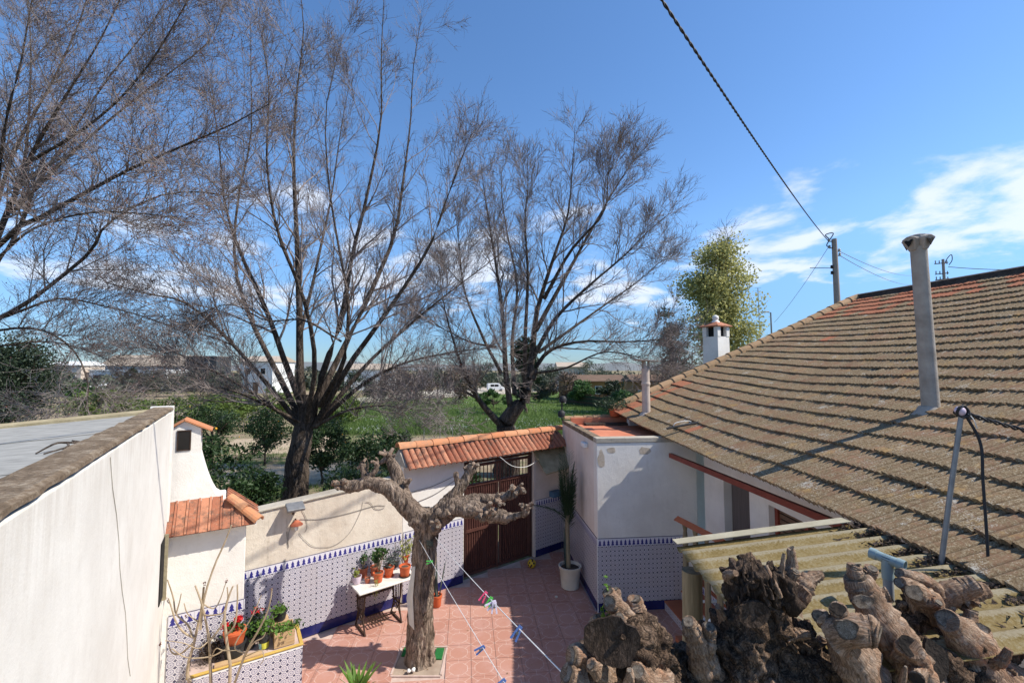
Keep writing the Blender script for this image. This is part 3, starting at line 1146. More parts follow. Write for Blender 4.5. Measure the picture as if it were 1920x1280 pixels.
# ------------------------------------------------------------------ house
hs_ = thing('house', 'long low house under a brown lichen covered clay tile roof', 'house', Cc + BX * 2.0)
FX = 3.72
fa = V(FX, 9.0, 0)
def fac(y0, y1, z0, z1, th=0.2, x=0.0, mat='white_wall', name='facade_wall'):
    p0 = V(FX + x - 0.04 * (y0 - 9), y0, z0)
    p1 = V(FX + x - 0.04 * (y1 - 9), y1, z0)
    return MB().prism([p0, p1, p1 + V(th, 0, 0), p0 + V(th, 0, 0)], V(0, 0, z1 - z0)).build(name, MAT[mat], hs_)
for y0, y1, z0, z1 in ((8.78, 8.05, 0, 3.2), (7.25, 6.75, 0, 3.2), (5.35, 0.4, 0, 3.2), (8.05, 7.25, 2.75, 3.2), (6.75, 5.35, 2.65, 3.2), (6.75, 5.35, 0, 1.5)):
    fac(y1, y0, z0, z1)
fac(7.27, 8.03, 0.3, 2.74, 0.06, 0.13, 'door', 'door_curtain')
wi = fac(5.37, 6.73, 1.51, 2.64, 0.04, 0.14, 'black', 'window')
for y0, y1 in ((5.37, 5.44), (6.02, 6.09), (6.66, 6.73)):
    o = fac(y0, y1, 1.51, 2.64, 0.06, 0.075, 'red_paint', 'window_frame')
for k in range(14):
    fac(5.45, 6.65, 1.53 + k * 0.08, 1.53 + k * 0.08 + 0.062, 0.02, 0.10, 'shutter', 'shutter_slat')
fc = MB()
f0, f1 = P(1257, 853, 8.85), P(1560, 978, 5.1)
fc.bar(f0, f1 + (f1 - f0) * 0.8, 0.06, 0.085)
fc.build('fascia_board', MAT['red_paint'], hs_)

# roof surface between eave line and ridge line
EV = [P(1150, 770, 11.9), P(1272, 831, 8.3), P(1600, 972, 4.03), P(1920, 1110, 2.72)]
EV.append(EV[-1] + (EV[-1] - EV[-2]) * 1.0)
RDG = [P(1610, 560, 13.7), P(1920, 511, 9.5), V(11.05, 1.0, 6.76)]
def lerp_line(pts, y):
    if y >= pts[0].y:
        return pts[0].copy()
    for a, b in zip(pts, pts[1:]):
        if y <= a.y and y >= b.y:
            return a.lerp(b, (a.y - y) / (a.y - b.y))
    return pts[-1].copy()
ev_s = spline(EV, 80)
def S(t, w):
    """t 0 far .. 1 near along the roof, w 0 eave .. 1 ridge"""
    ye = 11.9 + (1.15 - 11.9) * t
    yr = 13.7 + (1.15 - 13.7) * t
    a = lerp_line(ev_s, ye)
    b = lerp_line(RDG, yr)
    p = a.lerp(b, w)
    # a slight sag and unevenness of old battens
    p.z += -0.10 * math.sin(math.pi * w) * (0.4 + 0.6 * t) + 0.025 * mn.noise(V(t * 9, w * 6, 0.3))
    return p


def roof_at(x, y):
    """point of the roof surface seen at photo pixel x, y"""
    best, bp_ = 1e9, None
    t0_, t1_, w0, w1 = 0, 1, 0, 1
    for _ in range(5):
        for i in range(25):
            for j in range(25):
                t_, w_ = t0_ + (t1_ - t0_) * i / 24, w0 + (w1 - w0) * j / 24
                q = S(t_, w_) - V(0, 0, CAMZ)
                dep = q.y * math.cos(TH) + q.z * math.sin(TH)
                if dep < .3:
                    continue
                e = (960 + F * q.x / dep - x) ** 2 + (640 - F * (q.z * math.cos(TH) - q.y * math.sin(TH)) / dep - y) ** 2
                if e < best:
                    best, bp_, bt, bw = e, q + V(0, 0, CAMZ), t_, w_
        dt, dw = (t1_ - t0_) / 10, (w1 - w0) / 10
        t0_, t1_, w0, w1 = max(0, bt - dt), min(1, bt + dt), max(0, bw - dw), min(1, bw + dw)
    return bp_


NU, NV = 46, 24
prof = []
NP = 19
for i in range(NP):
    s = i / (NP - 1)
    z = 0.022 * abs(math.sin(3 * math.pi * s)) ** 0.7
    if i >= NP - 2:
        z = 0.028
    prof.append((s * 1.0, z))
def tile_geo():
    """unit roof tile: x 0..1 across, y 0..1 up the slope, z metres"""
    v, f = [], []
    for (y, lift) in ((-0.11, 0.040), (1.0, 0.003)):
        for s, z in prof:
            v.append((s, y, z + lift))
    for s, z in prof:
        v.append((s, -0.11, z + 0.040 - 0.036))
    n = NP
    for i in range(n - 1):
        f.append((i, i + 1, n + i + 1, n + i))
        f.append((2 * n + i, 2 * n + i + 1, i + 1, i))
    return np.array(v), np.array(f)
TV, TF = tile_geo()
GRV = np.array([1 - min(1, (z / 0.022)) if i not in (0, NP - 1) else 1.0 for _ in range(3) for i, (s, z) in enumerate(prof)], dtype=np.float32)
variants = []
for k in range(8):
    for red in (0, 1):
        me = np_mesh('roof_tile', TV, TF)
        a = me.attributes.new('tone', 'FLOAT', 'POINT')
        a.data.foreach_set('value', np.full(len(TV), k / 7, dtype=np.float32))
        a = me.attributes.new('red', 'FLOAT', 'POINT')
        a.data.foreach_set('value', np.full(len(TV), float(red), dtype=np.float32))
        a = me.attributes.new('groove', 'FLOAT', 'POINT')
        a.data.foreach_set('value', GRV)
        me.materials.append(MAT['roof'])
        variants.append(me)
cells = []
for j in range(NV):
    for i in range(NU):
        t0_, t1_ = i / NU, (i + 1) / NU
        w0, w1 = j / NV, (j + 1) / NV
        p = S((t0_ + t1_) / 2, (w0 + w1) / 2)
        # newer red tiles: a patch by the far ridge and a few strays
        red = 0
        if j >= NV - 5 and i < 9 + (j - NV + 5) * 2 and random.random() < 0.75:
            red = 1
        elif j in (NV - 2, NV - 3) and random.random() < 0.4:
            red = 1
        elif i > 12 and j in (NV - 10,) and random.random() < 0.08:
            red = 1
        elif i < 3 and j < 6 and random.random() < 0.35:
            red = 1
        elif random.random() < 0.0015:
            red = 1
        cells.append((p.y ** 2 + p.x ** 2 + (p.z - CAMZ) ** 2, i, j, red, p))
vis = []
for c in cells:
    p = c[4]
    q = p - V(0, 0, CAMZ)
    dep = q.y * math.cos(TH) + q.z * math.sin(TH)
    px = 960 + F * q.x / max(dep, 0.01)
    c_in = dep > 0.5 and px < 1990
    vis.append((0 if c_in else 1, c[0], c))
vis.sort(key=lambda q: (q[0], q[1]))
BV, BF, BT_, BR = [], [], [], []
for rank, (_, _, (d2, i, j, red, p)) in enumerate(vis):
    t0_, t1_ = i / NU, (i + 1) / NU
    w0, w1 = j / NV, (j + 1) / NV
    jit = 0.004
    o = S(t1_, w0) + V(random.uniform(-jit, jit), random.uniform(-jit, jit), random.uniform(-.004, .006))
    ex = (S(t0_, w0) - S(t1_, w0)) * 0.955
    ey = S(t1_, w1) - S(t1_, w0)
    nrm = ex.cross(ey).normalized()
    if nrm.z < 0:
        nrm = -nrm
    nrm = (nrm + V(random.uniform(-.015, .015), random.uniform(-.02, .02), 0)).normalized()
    tone = random.randrange(8)
    if rank < 300:
        exn = ex.normalized()
        eyp = nrm.cross(exn)
        if eyp.dot(ey) < 0:
            eyp = -eyp
        link('roof_tile', variants[tone * 2 + red], None, hs_, frame(ex, eyp * ey.length, nrm, o))
    else:
        v = np.array(o)[None] + TV[:, :1] * np.array(ex)[None] + TV[:, 1:2] * np.array(ey)[None] + TV[:, 2:] * np.array(nrm)[None]
        BF.append(TF[:, ::-1] + len(BV) * len(TV))
        BV.append(v)
        BT_.append(np.full(len(TV), tone / 7))
        BR.append(np.full(len(TV), float(red)))
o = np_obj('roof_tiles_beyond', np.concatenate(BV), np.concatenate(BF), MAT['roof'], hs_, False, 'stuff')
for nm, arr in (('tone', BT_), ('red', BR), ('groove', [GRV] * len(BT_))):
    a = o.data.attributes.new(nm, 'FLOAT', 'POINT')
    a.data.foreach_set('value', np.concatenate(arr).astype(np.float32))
# roof deck under the tiles, rear slope and gable
dk = MB()
ev_pts = [S(i / 20, 0.018) for i in range(21)]
rd_pts = [S(i / 20, 1) for i in range(21)]
dz = V(0, 0, -0.035)
for i in range(20):
    a, b, c, d = ev_pts[i], ev_pts[i + 1], rd_pts[i + 1], rd_pts[i]
    am, bm, cm_, dm = a + dz, b + dz, c + dz, d + dz
    m1, m2 = a.lerp(d, 0.5) + dz, b.lerp(c, 0.5) + dz
    m1.z -= 0.10 * (0.4 + 0.6 * i / 20)
    m2.z -= 0.10 * (0.4 + 0.6 * (i + 1) / 20)
    dk.add([am, bm, m2, m1], [(0, 1, 2, 3)])
    dk.add([m1, m2, cm_, dm], [(0, 1, 2, 3)])
    k = V(7.5, 0.5, -3.4)
    dk.add([d + dz, c + dz, c + k, d + k], [(0, 1, 2, 3)])
    dk.add([am, bm, bm - V(0, 0, 0.02), am - V(0, 0, 0.02)], [(0, 1, 2, 3)])
    dk.add([am - V(0, 0, 0.02), bm - V(0, 0, 0.02), V(FX + 0.1, bm.y, 3.2), V(FX + 0.1, am.y, 3.2)], [(0, 1, 2, 3)])
dk.build('roof_deck', simple('dark_batten_felt', (0.04, 0.03, 0.022), (0.09, 0.07, 0.05), 8, 0.95, 0.4, 30), hs_)
g0, g1 = S(0, 0), S(0, 1)
MB().prism([V(g0.x + .3, g0.y - .2, 0), V(g1.x, g1.y - .1, 0), V(g1.x + 7.4, g1.y + .4, 0), V(g1.x + 7.4, g1.y + .4, 3.3), g1 - V(0, .1, .15), g0 - V(-.3, .2, .15)], AX * -0.2).build('gable_wall', MAT['white_wall'], hs_)
# dark mortared ridge
rm = MB()
for a, b in zip(RDG, RDG[1:]):
    x = (b - a)
    rm.prism([a + V(-.14, 0, -.02), a + V(-.11, 0, .11), a + V(.0, 0, .15), a + V(.2, 0, .10), a + V(.2, 0, -.2)], x)
rm.build('ridge_cap', simple('dark_mortar', (0.035, 0.028, 0.024), (0.085, 0.068, 0.055), 9, 0.95, 0.8, 30), hs_)
VT = half_tile(0.44, 0.15, 0.125, 0.018, 8)
VT.materials.append(MAT['verge_tile'])
nvt = 23
for k in range(nvt):
    w = k / nvt
    a, b = S(0, w), S(0, min(1, w + 1 / nvt))
    y = (b - a).normalized()
    z = V(0, 0, 1)
    x = y.cross(z).normalized()
    z = x.cross(y)
    link('verge_tile', VT, None, hs_, frame(x, y, z, a - y * 0.03 + V(0, 0, 0.035)))
# whitewashed junction strip and eave beam at the annex corner
MB().bar(P(1265, 811, 9.05), P(1322, 800, 9.0), 0.07, 0.06).build('mortar_fillet', MAT['grey_wall'], hs_)

# ------------------------------------------------------------------ porch steps
stp = thing('porch_steps', 'terracotta tread porch steps with patterned tile risers beside the annex', 'steps', Cc + BX * 1.15)
for k in range(3):
    x0 = 1.30 + 0.34 * k
    p = Cc + BX * x0 - AX * 1.9
    z = 0.175 * (k + 1)
    MB().box(p + BX * 0.02, BX * (2.4 - x0), AX * 1.86, (0, 0, z - 0.03)).build('step_block', MAT['white_wall'], stp)
    bevel(MB().box(p + V(0, 0, z - 0.03), BX * 0.36, AX * 1.86, (0, 0, 0.03)).build('tread', MAT['stair_tread'], stp), 0.006)
    for q in range(7):
        o_ = p + AX * (1.86 - q * TW) + BX * 0.018
        M = basis(-AX, BX, V(0, 0, 1))
        link('riser_tile', BT if k == 2 else DT, None, stp, Matrix.Translation(o_ + V(0, 0, z - 0.175)) @ M @ Matrix.Diagonal((1, 1, 0.55 if k < 2 else 0.93, 1)))
rl = thing('porch_railing', 'red topped porch railing on turned wooden posts beside the steps', 'railing', G(1285, 1150))
ra, rb_ = P(1271, 974, 7.95), P(1338, 1009, 6.9)
MB().prism([ra + V(-.08, 0, 0), ra + V(0, 0, .07), ra + V(.08, 0, 0)], (rb_ - ra) * 1.25).build('coping', MAT['rail_red'], rl)
for k in range(4):
    p = ra.lerp(rb_, 0.22 + 0.3 * k)
    MB().lathe(V(p.x, p.y, 0.0), [(0.05, 0), (0.05, p.z - .5), (0.03, p.z - .42), (0.055, p.z - .3), (0.03, p.z - .12), (0.05, p.z - .01)], 8).build('baluster', MAT['wood'], rl)

# ------------------------------------------------------------------ corrugated canopy
cn_ = thing('corrugated_canopy', 'mossy ochre corrugated fibre cement canopy below the roof eave', 'canopy', P(1297, 1215, 4.0) * 1.0)
KA, KB = P(1266, 1022, 3.97), P(1600, 979, 3.97)
KB = KA + (KB - KA) * (1.62 / (KB - KA).length)
CD = V(-0.016, -1, 0.004).normalized()            # towards the camera along the eave
CW = 0.177
def sheet(s0, s1, lift, ext):
    n = int((s1 - s0) / CW * 10)
    vs_, fs_, cr_ = [], [], []
    m = 14
    for q in (0, 1):
        for i in range(n + 1):
            s = s0 + (s1 - s0) * i / n
            c = math.cos(2 * math.pi * s / CW)
            for k in range(m + 1):
                e = k / m
                b = KA.lerp(KB + (KB - KA) * ext, e) + CD * s
                b = b + V(0, 0, 0.0155 * c + lift - q * 0.008)
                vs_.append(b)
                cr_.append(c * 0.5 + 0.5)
    w = m + 1
    h = (n + 1) * w
    for i in range(n):
        for k in range(m):
            a = i * w + k
            fs_.append((a, a + 1, a + w + 1, a + w))
            fs_.append((h + a, h + a + w, h + a + w + 1, h + a + 1))
    for i in range(n):
        fs_.append((i * w, (i + 1) * w, h + (i + 1) * w, h + i * w))
        a = i * w + m
        fs_.append((a, h + a, h + a + w, a + w))
    for k in range(m):
        fs_.append((k, h + k, h + k + 1, k + 1))
        a = n * w + k
        fs_.append((a, a + 1, h + a + 1, h + a))
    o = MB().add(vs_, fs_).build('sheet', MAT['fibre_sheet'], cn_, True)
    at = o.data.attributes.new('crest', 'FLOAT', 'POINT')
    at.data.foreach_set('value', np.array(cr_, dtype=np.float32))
sheet(0.04, 0.97, 0.0, 0.0)
sheet(0.93, 1.70, 0.012, 0.08)
fl = MB()
fl.prism([KA + V(-.005, .05, .025), KA + V(-.005, -.07, .034), KA + V(-.005, -.07, .040), KA + V(-.005, .056, .033)], (KB - KA) * 0.93)
fl.build('edge_flashing', MAT['pale_flashing'], cn_)
for s in (0.25, 1.5):
    a, b = KA + CD * s + V(0.25, 0, -.06), KB + CD * s + V(0, 0, -.07)
    MB().bar(a, b, 0.06, 0.08).build('rafter', MAT['wood'], cn_)
pp = KA + V(0.068, -0.16, 0)
pt = [V(pp.x + 0.01 * math.sin(k), pp.y, z) for k, z in enumerate(np.linspace(0, pp.z - 0.14, 9))]
soften(MB().tube(pt, [0.088, 0.085, 0.083, 0.083, 0.082, 0.082, 0.081, 0.08, 0.08], 14).build('post', MAT['wood'], cn_), 60)
# dead leaves caught in the valleys below the eave
lv, lf = [], []
for k in range(800):
    i = random.randrange(9)
    s = (i + 0.5) * CW + random.gauss(0, 0.022)
    e = 1 - abs(random.gauss(0, 0.075)) - 0.02
    b = KA.lerp(KB, min(e, 1.02)) + CD * s + V(0, 0, -0.010 + random.uniform(0, 0.035))
    q = [V(random.gauss(0, .016), random.gauss(0, .016), random.gauss(0, .010)) for _ in range(3)]
    lf.append((len(lv), len(lv) + 1, len(lv) + 2))
    lv += [b + x for x in q]
o = np_obj('leaf_litter', lv, lf, MAT['litter'], cn_, False, 'stuff')

# low terracotta topped parapet at the right edge
pw = thing('terrace_parapet', 'terracotta topped low parapet at the right behind the cut branches', 'wall', V(2.5, 2.05, 0))
MB().box(V(2.42, 1.3, 0), (0.9, 0, 0), (0, 0.85, 0), (0, 0, 3.02)).build('wall', MAT['white_wall'], pw)
bevel(MB().box(V(2.38, 1.28, 3.022), (0.98, 0, 0), (0, 0.90, 0), (0, 0, 0.05)).build('capping', MAT['terracotta_floor'], pw), 0.01)

# ------------------------------------------------------------------ shed on the left
SE = P(324, 762, 6.15)                       # far top corner of its wall
SD = V(0.53, -0.848, 0)                      # along the wall towards the camera
q = P(0, 998, 1.72)
SD = V(q.x - SE.x, q.y - SE.y, 0).normalized()
SN = V(-SD.y, SD.x, 0)                       # towards the courtyard
if SN.x < 0:
    SN = -SN
sz = SE.z
sh = thing('shed', 'long white rendered shed with lichen crusted parapet and grey sheet roof', 'shed', V(SE.x, SE.y, 0))
sb = V(SE.x, SE.y, 0)
m = MB()
m.box(sb, SD * 6.2, -SN * 0.21, (0, 0, sz - 0.06))
bevel(m.build('wall', MAT['shed_wall'], sh), 0.012, 2)
m = MB()
N_ = 60
vs_, fs_ = [], []
for i in range(N_ + 1):
    s = 0.06 + 6.1 * i / N_
    j0 = 0.012 * mn.noise(V(s * 5, 0, 0))
    j1 = 0.012 * mn.noise(V(s * 5, 9, 0))
    j2 = 0.012 * mn.noise(V(s * 3, 4, 0))
    p = sb + SD * s
    vs_ += [p + SN * (0.012 + j0) + V(0, 0, sz - 0.035 + j1), p + SN * (0.008 + j0) + V(0, 0, sz - 0.012 + j2), p - SN * 0.02 + V(0, 0, sz + j2), p - SN * 0.2 + V(0, 0, sz + 0.004 + j1), p - SN * (0.222 + j1) + V(0, 0, sz - 0.10)]
for i in range(N_):
    for j in range(4):
        fs_.append((i * 5 + j, i * 5 + j + 1, i * 5 + j + 6, i * 5 + j + 5))
MB().add(vs_, fs_).build('coping', MAT['coping'], sh)
MB().box(sb - SD * 0.03 + SN * 0.016, SD * 0.085, -SN * 0.25, (0, 0, sz + 0.012)).build('corner_strip', MAT['white_wall'], sh)
# sheet roof, slopes gently away from the parapet
def rf(s, w, z=0.0):
    return sb + SD * s - SN * (0.225 + w) + V(0, 0, sz - 0.085 - 0.075 * w + z)
for k in range(7):
    s0, s1 = 0.06 + k * 0.95, 0.06 + (k + 1) * 0.95 + 0.03
    vs_, fs_ = [], []
    for i in range(21):
        s = s0 + (s1 - s0) * i / 20
        zz_ = 0.004 * (k % 2)
        vs_ += [rf(s, 0, zz_), rf(s, 1.8, zz_ + 0.01), rf(s, 4.6, zz_)]
    for i in range(20):
        for j in (0, 1):
            fs_.append((i * 3 + j, i * 3 + j + 1, i * 3 + j + 4, i * 3 + j + 3))
    MB().add(vs_, fs_).build('roof_sheet', MAT['grey_sheet'], sh)
m = MB()
m.prism([rf(-0.10, 0.02, -.1), rf(-0.10, 0.02, .03), rf(-0.02, 0.02, .06), rf(0.07, 0.02, .035), rf(0.07, 0.02, -.1)], rf(0, 4.6) - rf(0, 0))
m.build('verge_strip', MAT['beige_strip'], sh)
m = MB()
for k in range(24):
    s = 0.1 + 6.0 * k / 24
    m.bar(rf(s, -0.012, .012), rf(s + 0.26, -0.012, .012), 0.05, 0.035)
m.build('flashing', MAT['cable'], sh)
MB().box(sb - SN * 4.8 - SD * 0.0, SD * 6.2, SN * 0.2, (0, 0, sz - 0.5)).build('rear_wall', MAT['shed_wall'], sh)
MB().box(sb - SN * 4.6, SD * 0.2, SN * 4.38, (0, 0, sz - 0.5)).build('end_wall', MAT['shed_wall'], sh)
# arched doorway near the far end: reveal with thin shutter seen edge on
m = MB()
m.box(sb + SD * 0.30 + SN * 0.003 + V(0, 0, 1.75), SD * 0.30, SN * 0.01, (0, 0, 0.75))
m.build('window_recess', MAT['black'], sh)
m = MB()
m.box(sb + SD * 0.27 + SN * 0.002 + V(0, 0, 1.7), SD * 0.04, SN * 0.045, (0, 0, 0.82))
m.build('window_shutter', MAT['beige_strip'], sh)
MB().tube([sb + SD * (2.3 + 1.2 * (k / 9) + .03 * math.sin(k * 1.7)) + SN * (0.004) + V(0, 0, z) for k, z in enumerate(np.linspace(1.9, 4.05, 10))], 0.0022, 5).build('hairline_crack', MAT['grey_wall'], sh)
MB().tube([sb + SD * 0.03 + SN * 0.05 + V(0, 0, z) for z in (0, 1.15)], 0.02, 8).build('drain_pipe', MAT['pvc_grey'], sh)

# ------------------------------------------------------------------ oven house with chimney hood
O0, O1 = G(316, 1154, 1.38), G(457, 1121, 1.38)
O0.z = O1.z = 0
OD = (O1 - O0).normalized()
ON = V(OD.y, -OD.x, 0)
OL = (O1 - O0).length
ov = thing('outdoor_oven', 'white outdoor oven house with orange tile skirt and tapering white chimney hood', 'oven', O0)
def op(s, back, z):
    return O0 + OD * s - ON * back + V(0, 0, z)
ODEP = 0.75
zt = 2.42
m = MB().box(op(-0.15, 0, 0), OD * (OL + 0.15), -ON * ODEP, (0, 0, zt))
bevel(m.build('wall', MAT['white_wall'], ov), 0.012, 2)
dado(ov, op(0, 0, 0), op(OL, 0, 0))
dado(ov, op(OL, 0, 0), op(OL, ODEP, 0))
# bed of the tile skirt, hipped at its right end
ze, zr = zt + 0.02, zt + 0.36
m = MB()
fl_, fr_ = op(-0.15, -0.14, ze), op(OL + 0.12, -0.14, ze)
tl_, tr_ = op(-0.15, 0.24, zr), op(OL - 0.28, 0.24, zr)
br_, bl_ = op(OL + 0.12, ODEP, ze), op(-0.15, ODEP, ze)
tb_ = op(OL - 0.28, ODEP, zr)
tbl = op(-0.15, ODEP, zr)
m.add([fl_, fr_, tr_, tl_, br_, tb_, tbl, bl_], [(0, 1, 2, 3), (1, 4, 5, 2), (2, 5, 6, 3), (0, 7, 4, 1), (0, 3, 6, 7), (7, 6, 5, 4)])
m.build('roof_bed', MAT['white_wall'], ov)
ft = MB().box((-0.062, 0, 0), (0.124, 0, 0), (0, 1, 0), (0, 0, 0.016)).box((0.040, 0, 0.0165), (0.026, 0, 0), (0, 1, 0), (0, 0, 0.014)).mesh('roof_tile')
ft.materials.append(MAT['orange_tile'])
nt2 = 8
for i in range(nt2):
    s = -0.10 + (OL + 0.2) * (i + 0.5) / nt2
    lo = op(s, -0.16, ze + 0.0)
    full = min(1.0, (OL + 0.14 - s) / 0.42)
    hi = op(s, -0.16 + 0.40 * full, ze + 0.355 * full)
    y = hi - lo
    z = OD.cross(y).normalized()
    link('roof_tile', ft, None, ov, frame(OD, y, z, lo + z * 0.012))
for i in range(5):
    b_ = 0.0 + ODEP * (i + 0.5) / 5
    lo = op(OL + 0.15, b_, ze)
    hi = op(OL - 0.26, b_, zr)
    y = hi - lo
    z = (-ON).cross(y).normalized()
    link('roof_tile', ft, None, ov, frame(-ON, y, z, lo + z * 0.012))
hipm = half_tile(0.30, 0.085, 0.07, 0.016, 8)
hipm.materials.append(MAT['ridge_orange'])
a, b = op(OL + 0.15, -0.17, ze + 0.02), op(OL - 0.28, 0.24, zr + 0.02)
y = (b - a).normalized()
x = y.cross(V(0, 0, 1)).normalized()
for k in range(2):
    link('hip_tile', hipm, None, ov, frame(x, y * 1.05, x.cross(y), a + y * 0.27 * k + V(0, 0, 0.02 + 0.012 * k)))
# hood: curved taper to the chimney stack
vs_, fs_ = [], []
hl = []
for k in range(9):
    q = k / 8
    w = 0.655 - 0.29 * (q ** 0.55)
    dp = 0.46 - 0.16 * (q ** 0.7)
    z = zr - 0.03 + 0.70 * q
    hl.append((w, dp, z))
for w, dp, z in hl + [(0.36, 0.30, zr + 1.02)]:
    f_ = 0.26 + (0.46 - dp) * 0.4
    vs_ += [op(-0.10, f_, z), op(-0.10 + w, f_, z), op(-0.10 + w, f_ + dp, z), op(-0.10, f_ + dp, z)]
nh = len(hl) + 1
for i in range(nh - 1):
    for j in range(4):
        fs_.append((i * 4 + j, i * 4 + (j + 1) % 4, i * 4 + 4 + (j + 1) % 4, i * 4 + 4 + j))
fs_ += [(0, 3, 2, 1), (nh * 4 - 4, nh * 4 - 3, nh * 4 - 2, nh * 4 - 1)]
MB().add(vs_, fs_).build('chimney_hood', MAT['white_wall'], ov)
f_ = 0.26 + 0.064
zc = zr + 0.70
op_ = MB().box(op(-0.005, f_ - 0.004, zc + 0.03), OD * 0.135, ON * 0.004, (0, 0, 0.26)).build('smoke_opening', MAT['black'], ov)
ri = MB()
for s0, s1, z0, z1 in ((-0.02, -0.005, .02, .30), (0.13, 0.145, .02, .30), (-0.02, .145, .29, .305), (-0.02, .145, .015, .03)):
    ri.box(op(s0, f_ - 0.002, zc + z0), OD * (s1 - s0), ON * 0.012, (0, 0, z1 - z0))
ri.build('opening_rim', MAT['iron'], ov)
# the stack's gable and its two leaning tiles
m = MB().prism([op(-0.10, f_, zr + 1.02), op(0.26, f_, zr + 1.02), op(0.06, f_, zr + 1.13)], -ON * 0.30)
m.build('stack_gable', MAT['white_wall'], ov)
for s0, s1 in ((0.05, 0.39), (0.07, -0.2)):
    a, b = op(s0, f_ - 0.05, zr + 1.145), op(s1, f_ - 0.05, zr + 0.97)
    y = b - a
    z = ON.cross(y).normalized()
    if z.z < 0:
        z = -z
    MB().box(a, y, -ON * 0.40, z * 0.02).build('cap_tile', MAT['ridge_orange'], ov)

# ================================================================== TREES
def tubes_np(Pt, Rd, S_=3):
    """Pt (N,K,3), Rd (N,K) -> verts, quad faces"""
    N, K, _ = Pt.shape
    T = np.gradient(Pt, axis=1)
    T /= np.linalg.norm(T, axis=2, keepdims=True) + 1e-9
    ref = np.where(np.abs(T[..., 2:3]) > 0.92, np.array([1.0, 0, 0]), np.array([0, 0, 1.0]))
    A = np.cross(T, ref)
    A /= np.linalg.norm(A, axis=2, keepdims=True) + 1e-9
    B = np.cross(T, A)
    ang = np.arange(S_) * 2 * np.pi / S_
    v = Pt[:, :, None, :] + Rd[:, :, None, None] * (A[:, :, None, :] * np.cos(ang)[None, None, :, None] + B[:, :, None, :] * np.sin(ang)[None, None, :, None])
    idx = np.arange(N * K * S_).reshape(N, K, S_)
    a = idx[:, :-1, :]
    d = idx[:, 1:, :]
    f = np.stack([a, np.roll(a, -1, 2), np.roll(d, -1, 2), d], axis=-1).reshape(-1, 4)
    return v.reshape(-1, 3), f


def merge(parts):
    vs_, fs_, k = [], [], 0
    for v, f in parts:
        vs_.append(v)
        fs_.append(f + k)
        k += len(v)
    return np.concatenate(vs_), np.concatenate(fs_)


def limbs_np(limbs, K=16, wig=0.05):
    Pt, Rd = [], []
    for pts, r0, r1 in limbs:
        s = np.array([tuple(p) for p in spline(pts, K)])
        w = rng.normal(0, 1, (K, 3)).cumsum(0)
        w -= np.linspace(0, 1, K)[:, None] * w[-1]
        s = s + w * wig * r0
        Pt.append(s)
        t = np.linspace(0, 1, K)
        Rd.append(r1 + (r0 - r1) * (1 - t) ** 1.5)
    return np.array(Pt), np.array(Rd)


def grow(Pt, Rd, m, l0, l1, a0, a1, K, up, rf=0.5, rmin=0.004, t0=0.15, jit=0.13, taper=0.5, bias=None):
    """m side shoots on every branch"""
    N, K0, _ = Pt.shape
    t = t0 + (1 - t0) * rng.random((N, m)) ** 0.85
    x = t * (K0 - 1) * 0.999
    i = x.astype(int)
    fr = (x - i)[..., None]
    n = np.arange(N)[:, None]
    p0 = Pt[n, i] * (1 - fr) + Pt[n, i + 1] * fr
    r0 = Rd[n, i] * (1 - fr[..., 0]) + Rd[n, i + 1] * fr[..., 0]
    T = Pt[n, i + 1] - Pt[n, i]
    T /= np.linalg.norm(T, axis=-1, keepdims=True) + 1e-9
    q = rng.normal(0, 1, T.shape)
    q -= T * (q * T).sum(-1, keepdims=True)
    q /= np.linalg.norm(q, axis=-1, keepdims=True) + 1e-9
    a = a0 + (a1 - a0) * rng.random((N, m, 1))
    d = T * np.cos(a) + q * np.sin(a)
    d[..., 2] += up
    if bias is not None:
        d += np.array(bias)
    d /= np.linalg.norm(d, axis=-1, keepdims=True)
    L = (l0 + (l1 - l0) * rng.random((N, m))) * (1 - taper * t)
    M = N * m
    d = d.reshape(M, 3)
    p = p0.reshape(M, 3)
    L = L.reshape(M, 1)
    r0 = np.clip(r0.reshape(M) * rf, rmin, None)
    r0 = np.minimum(r0, np.maximum(L[:, 0] * 0.03, rmin))
    out = [p]
    for k in range(K - 1):
        d = d + rng.normal(0, jit, d.shape)
        d[:, 2] += up * 0.22
        d /= np.linalg.norm(d, axis=-1, keepdims=True)
        p = p + d * L / (K - 1)
        out.append(p)
    P2 = np.stack(out, 1)
    tt = np.linspace(0, 1, K)[None]
    R2 = r0[:, None] * (1 - 0.72 * tt)
    R2 = np.maximum(R2, rmin * (1 - 0.5 * tt))
    return P2, R2


def cards(c, size, flatness=0.0, asp=0.5, n=None):
    """leaf shaped quads at centres c (N,3) with lengths size (N,)"""
    N = len(c)
    a = rng.normal(0, 1, (N, 3))
    if flatness:
        a[:, 2] *= (1 - flatness)
    a /= np.linalg.norm(a, axis=1, keepdims=True)
    b = rng.normal(0, 1, (N, 3))
    b -= a * (a * b).sum(1, keepdims=True)
    b /= np.linalg.norm(b, axis=1, keepdims=True)
    s = np.asarray(size)[:, None]
    nn = np.cross(a, b)
    v = np.stack([c - a * s * 0.5, c + b * s * asp * 0.5 + nn * s * .08, c + a * s * 0.5, c - b * s * asp * 0.5 + nn * s * .08], 1).reshape(-1, 3)
    f = np.arange(N * 4).reshape(N, 4)
    return v, f


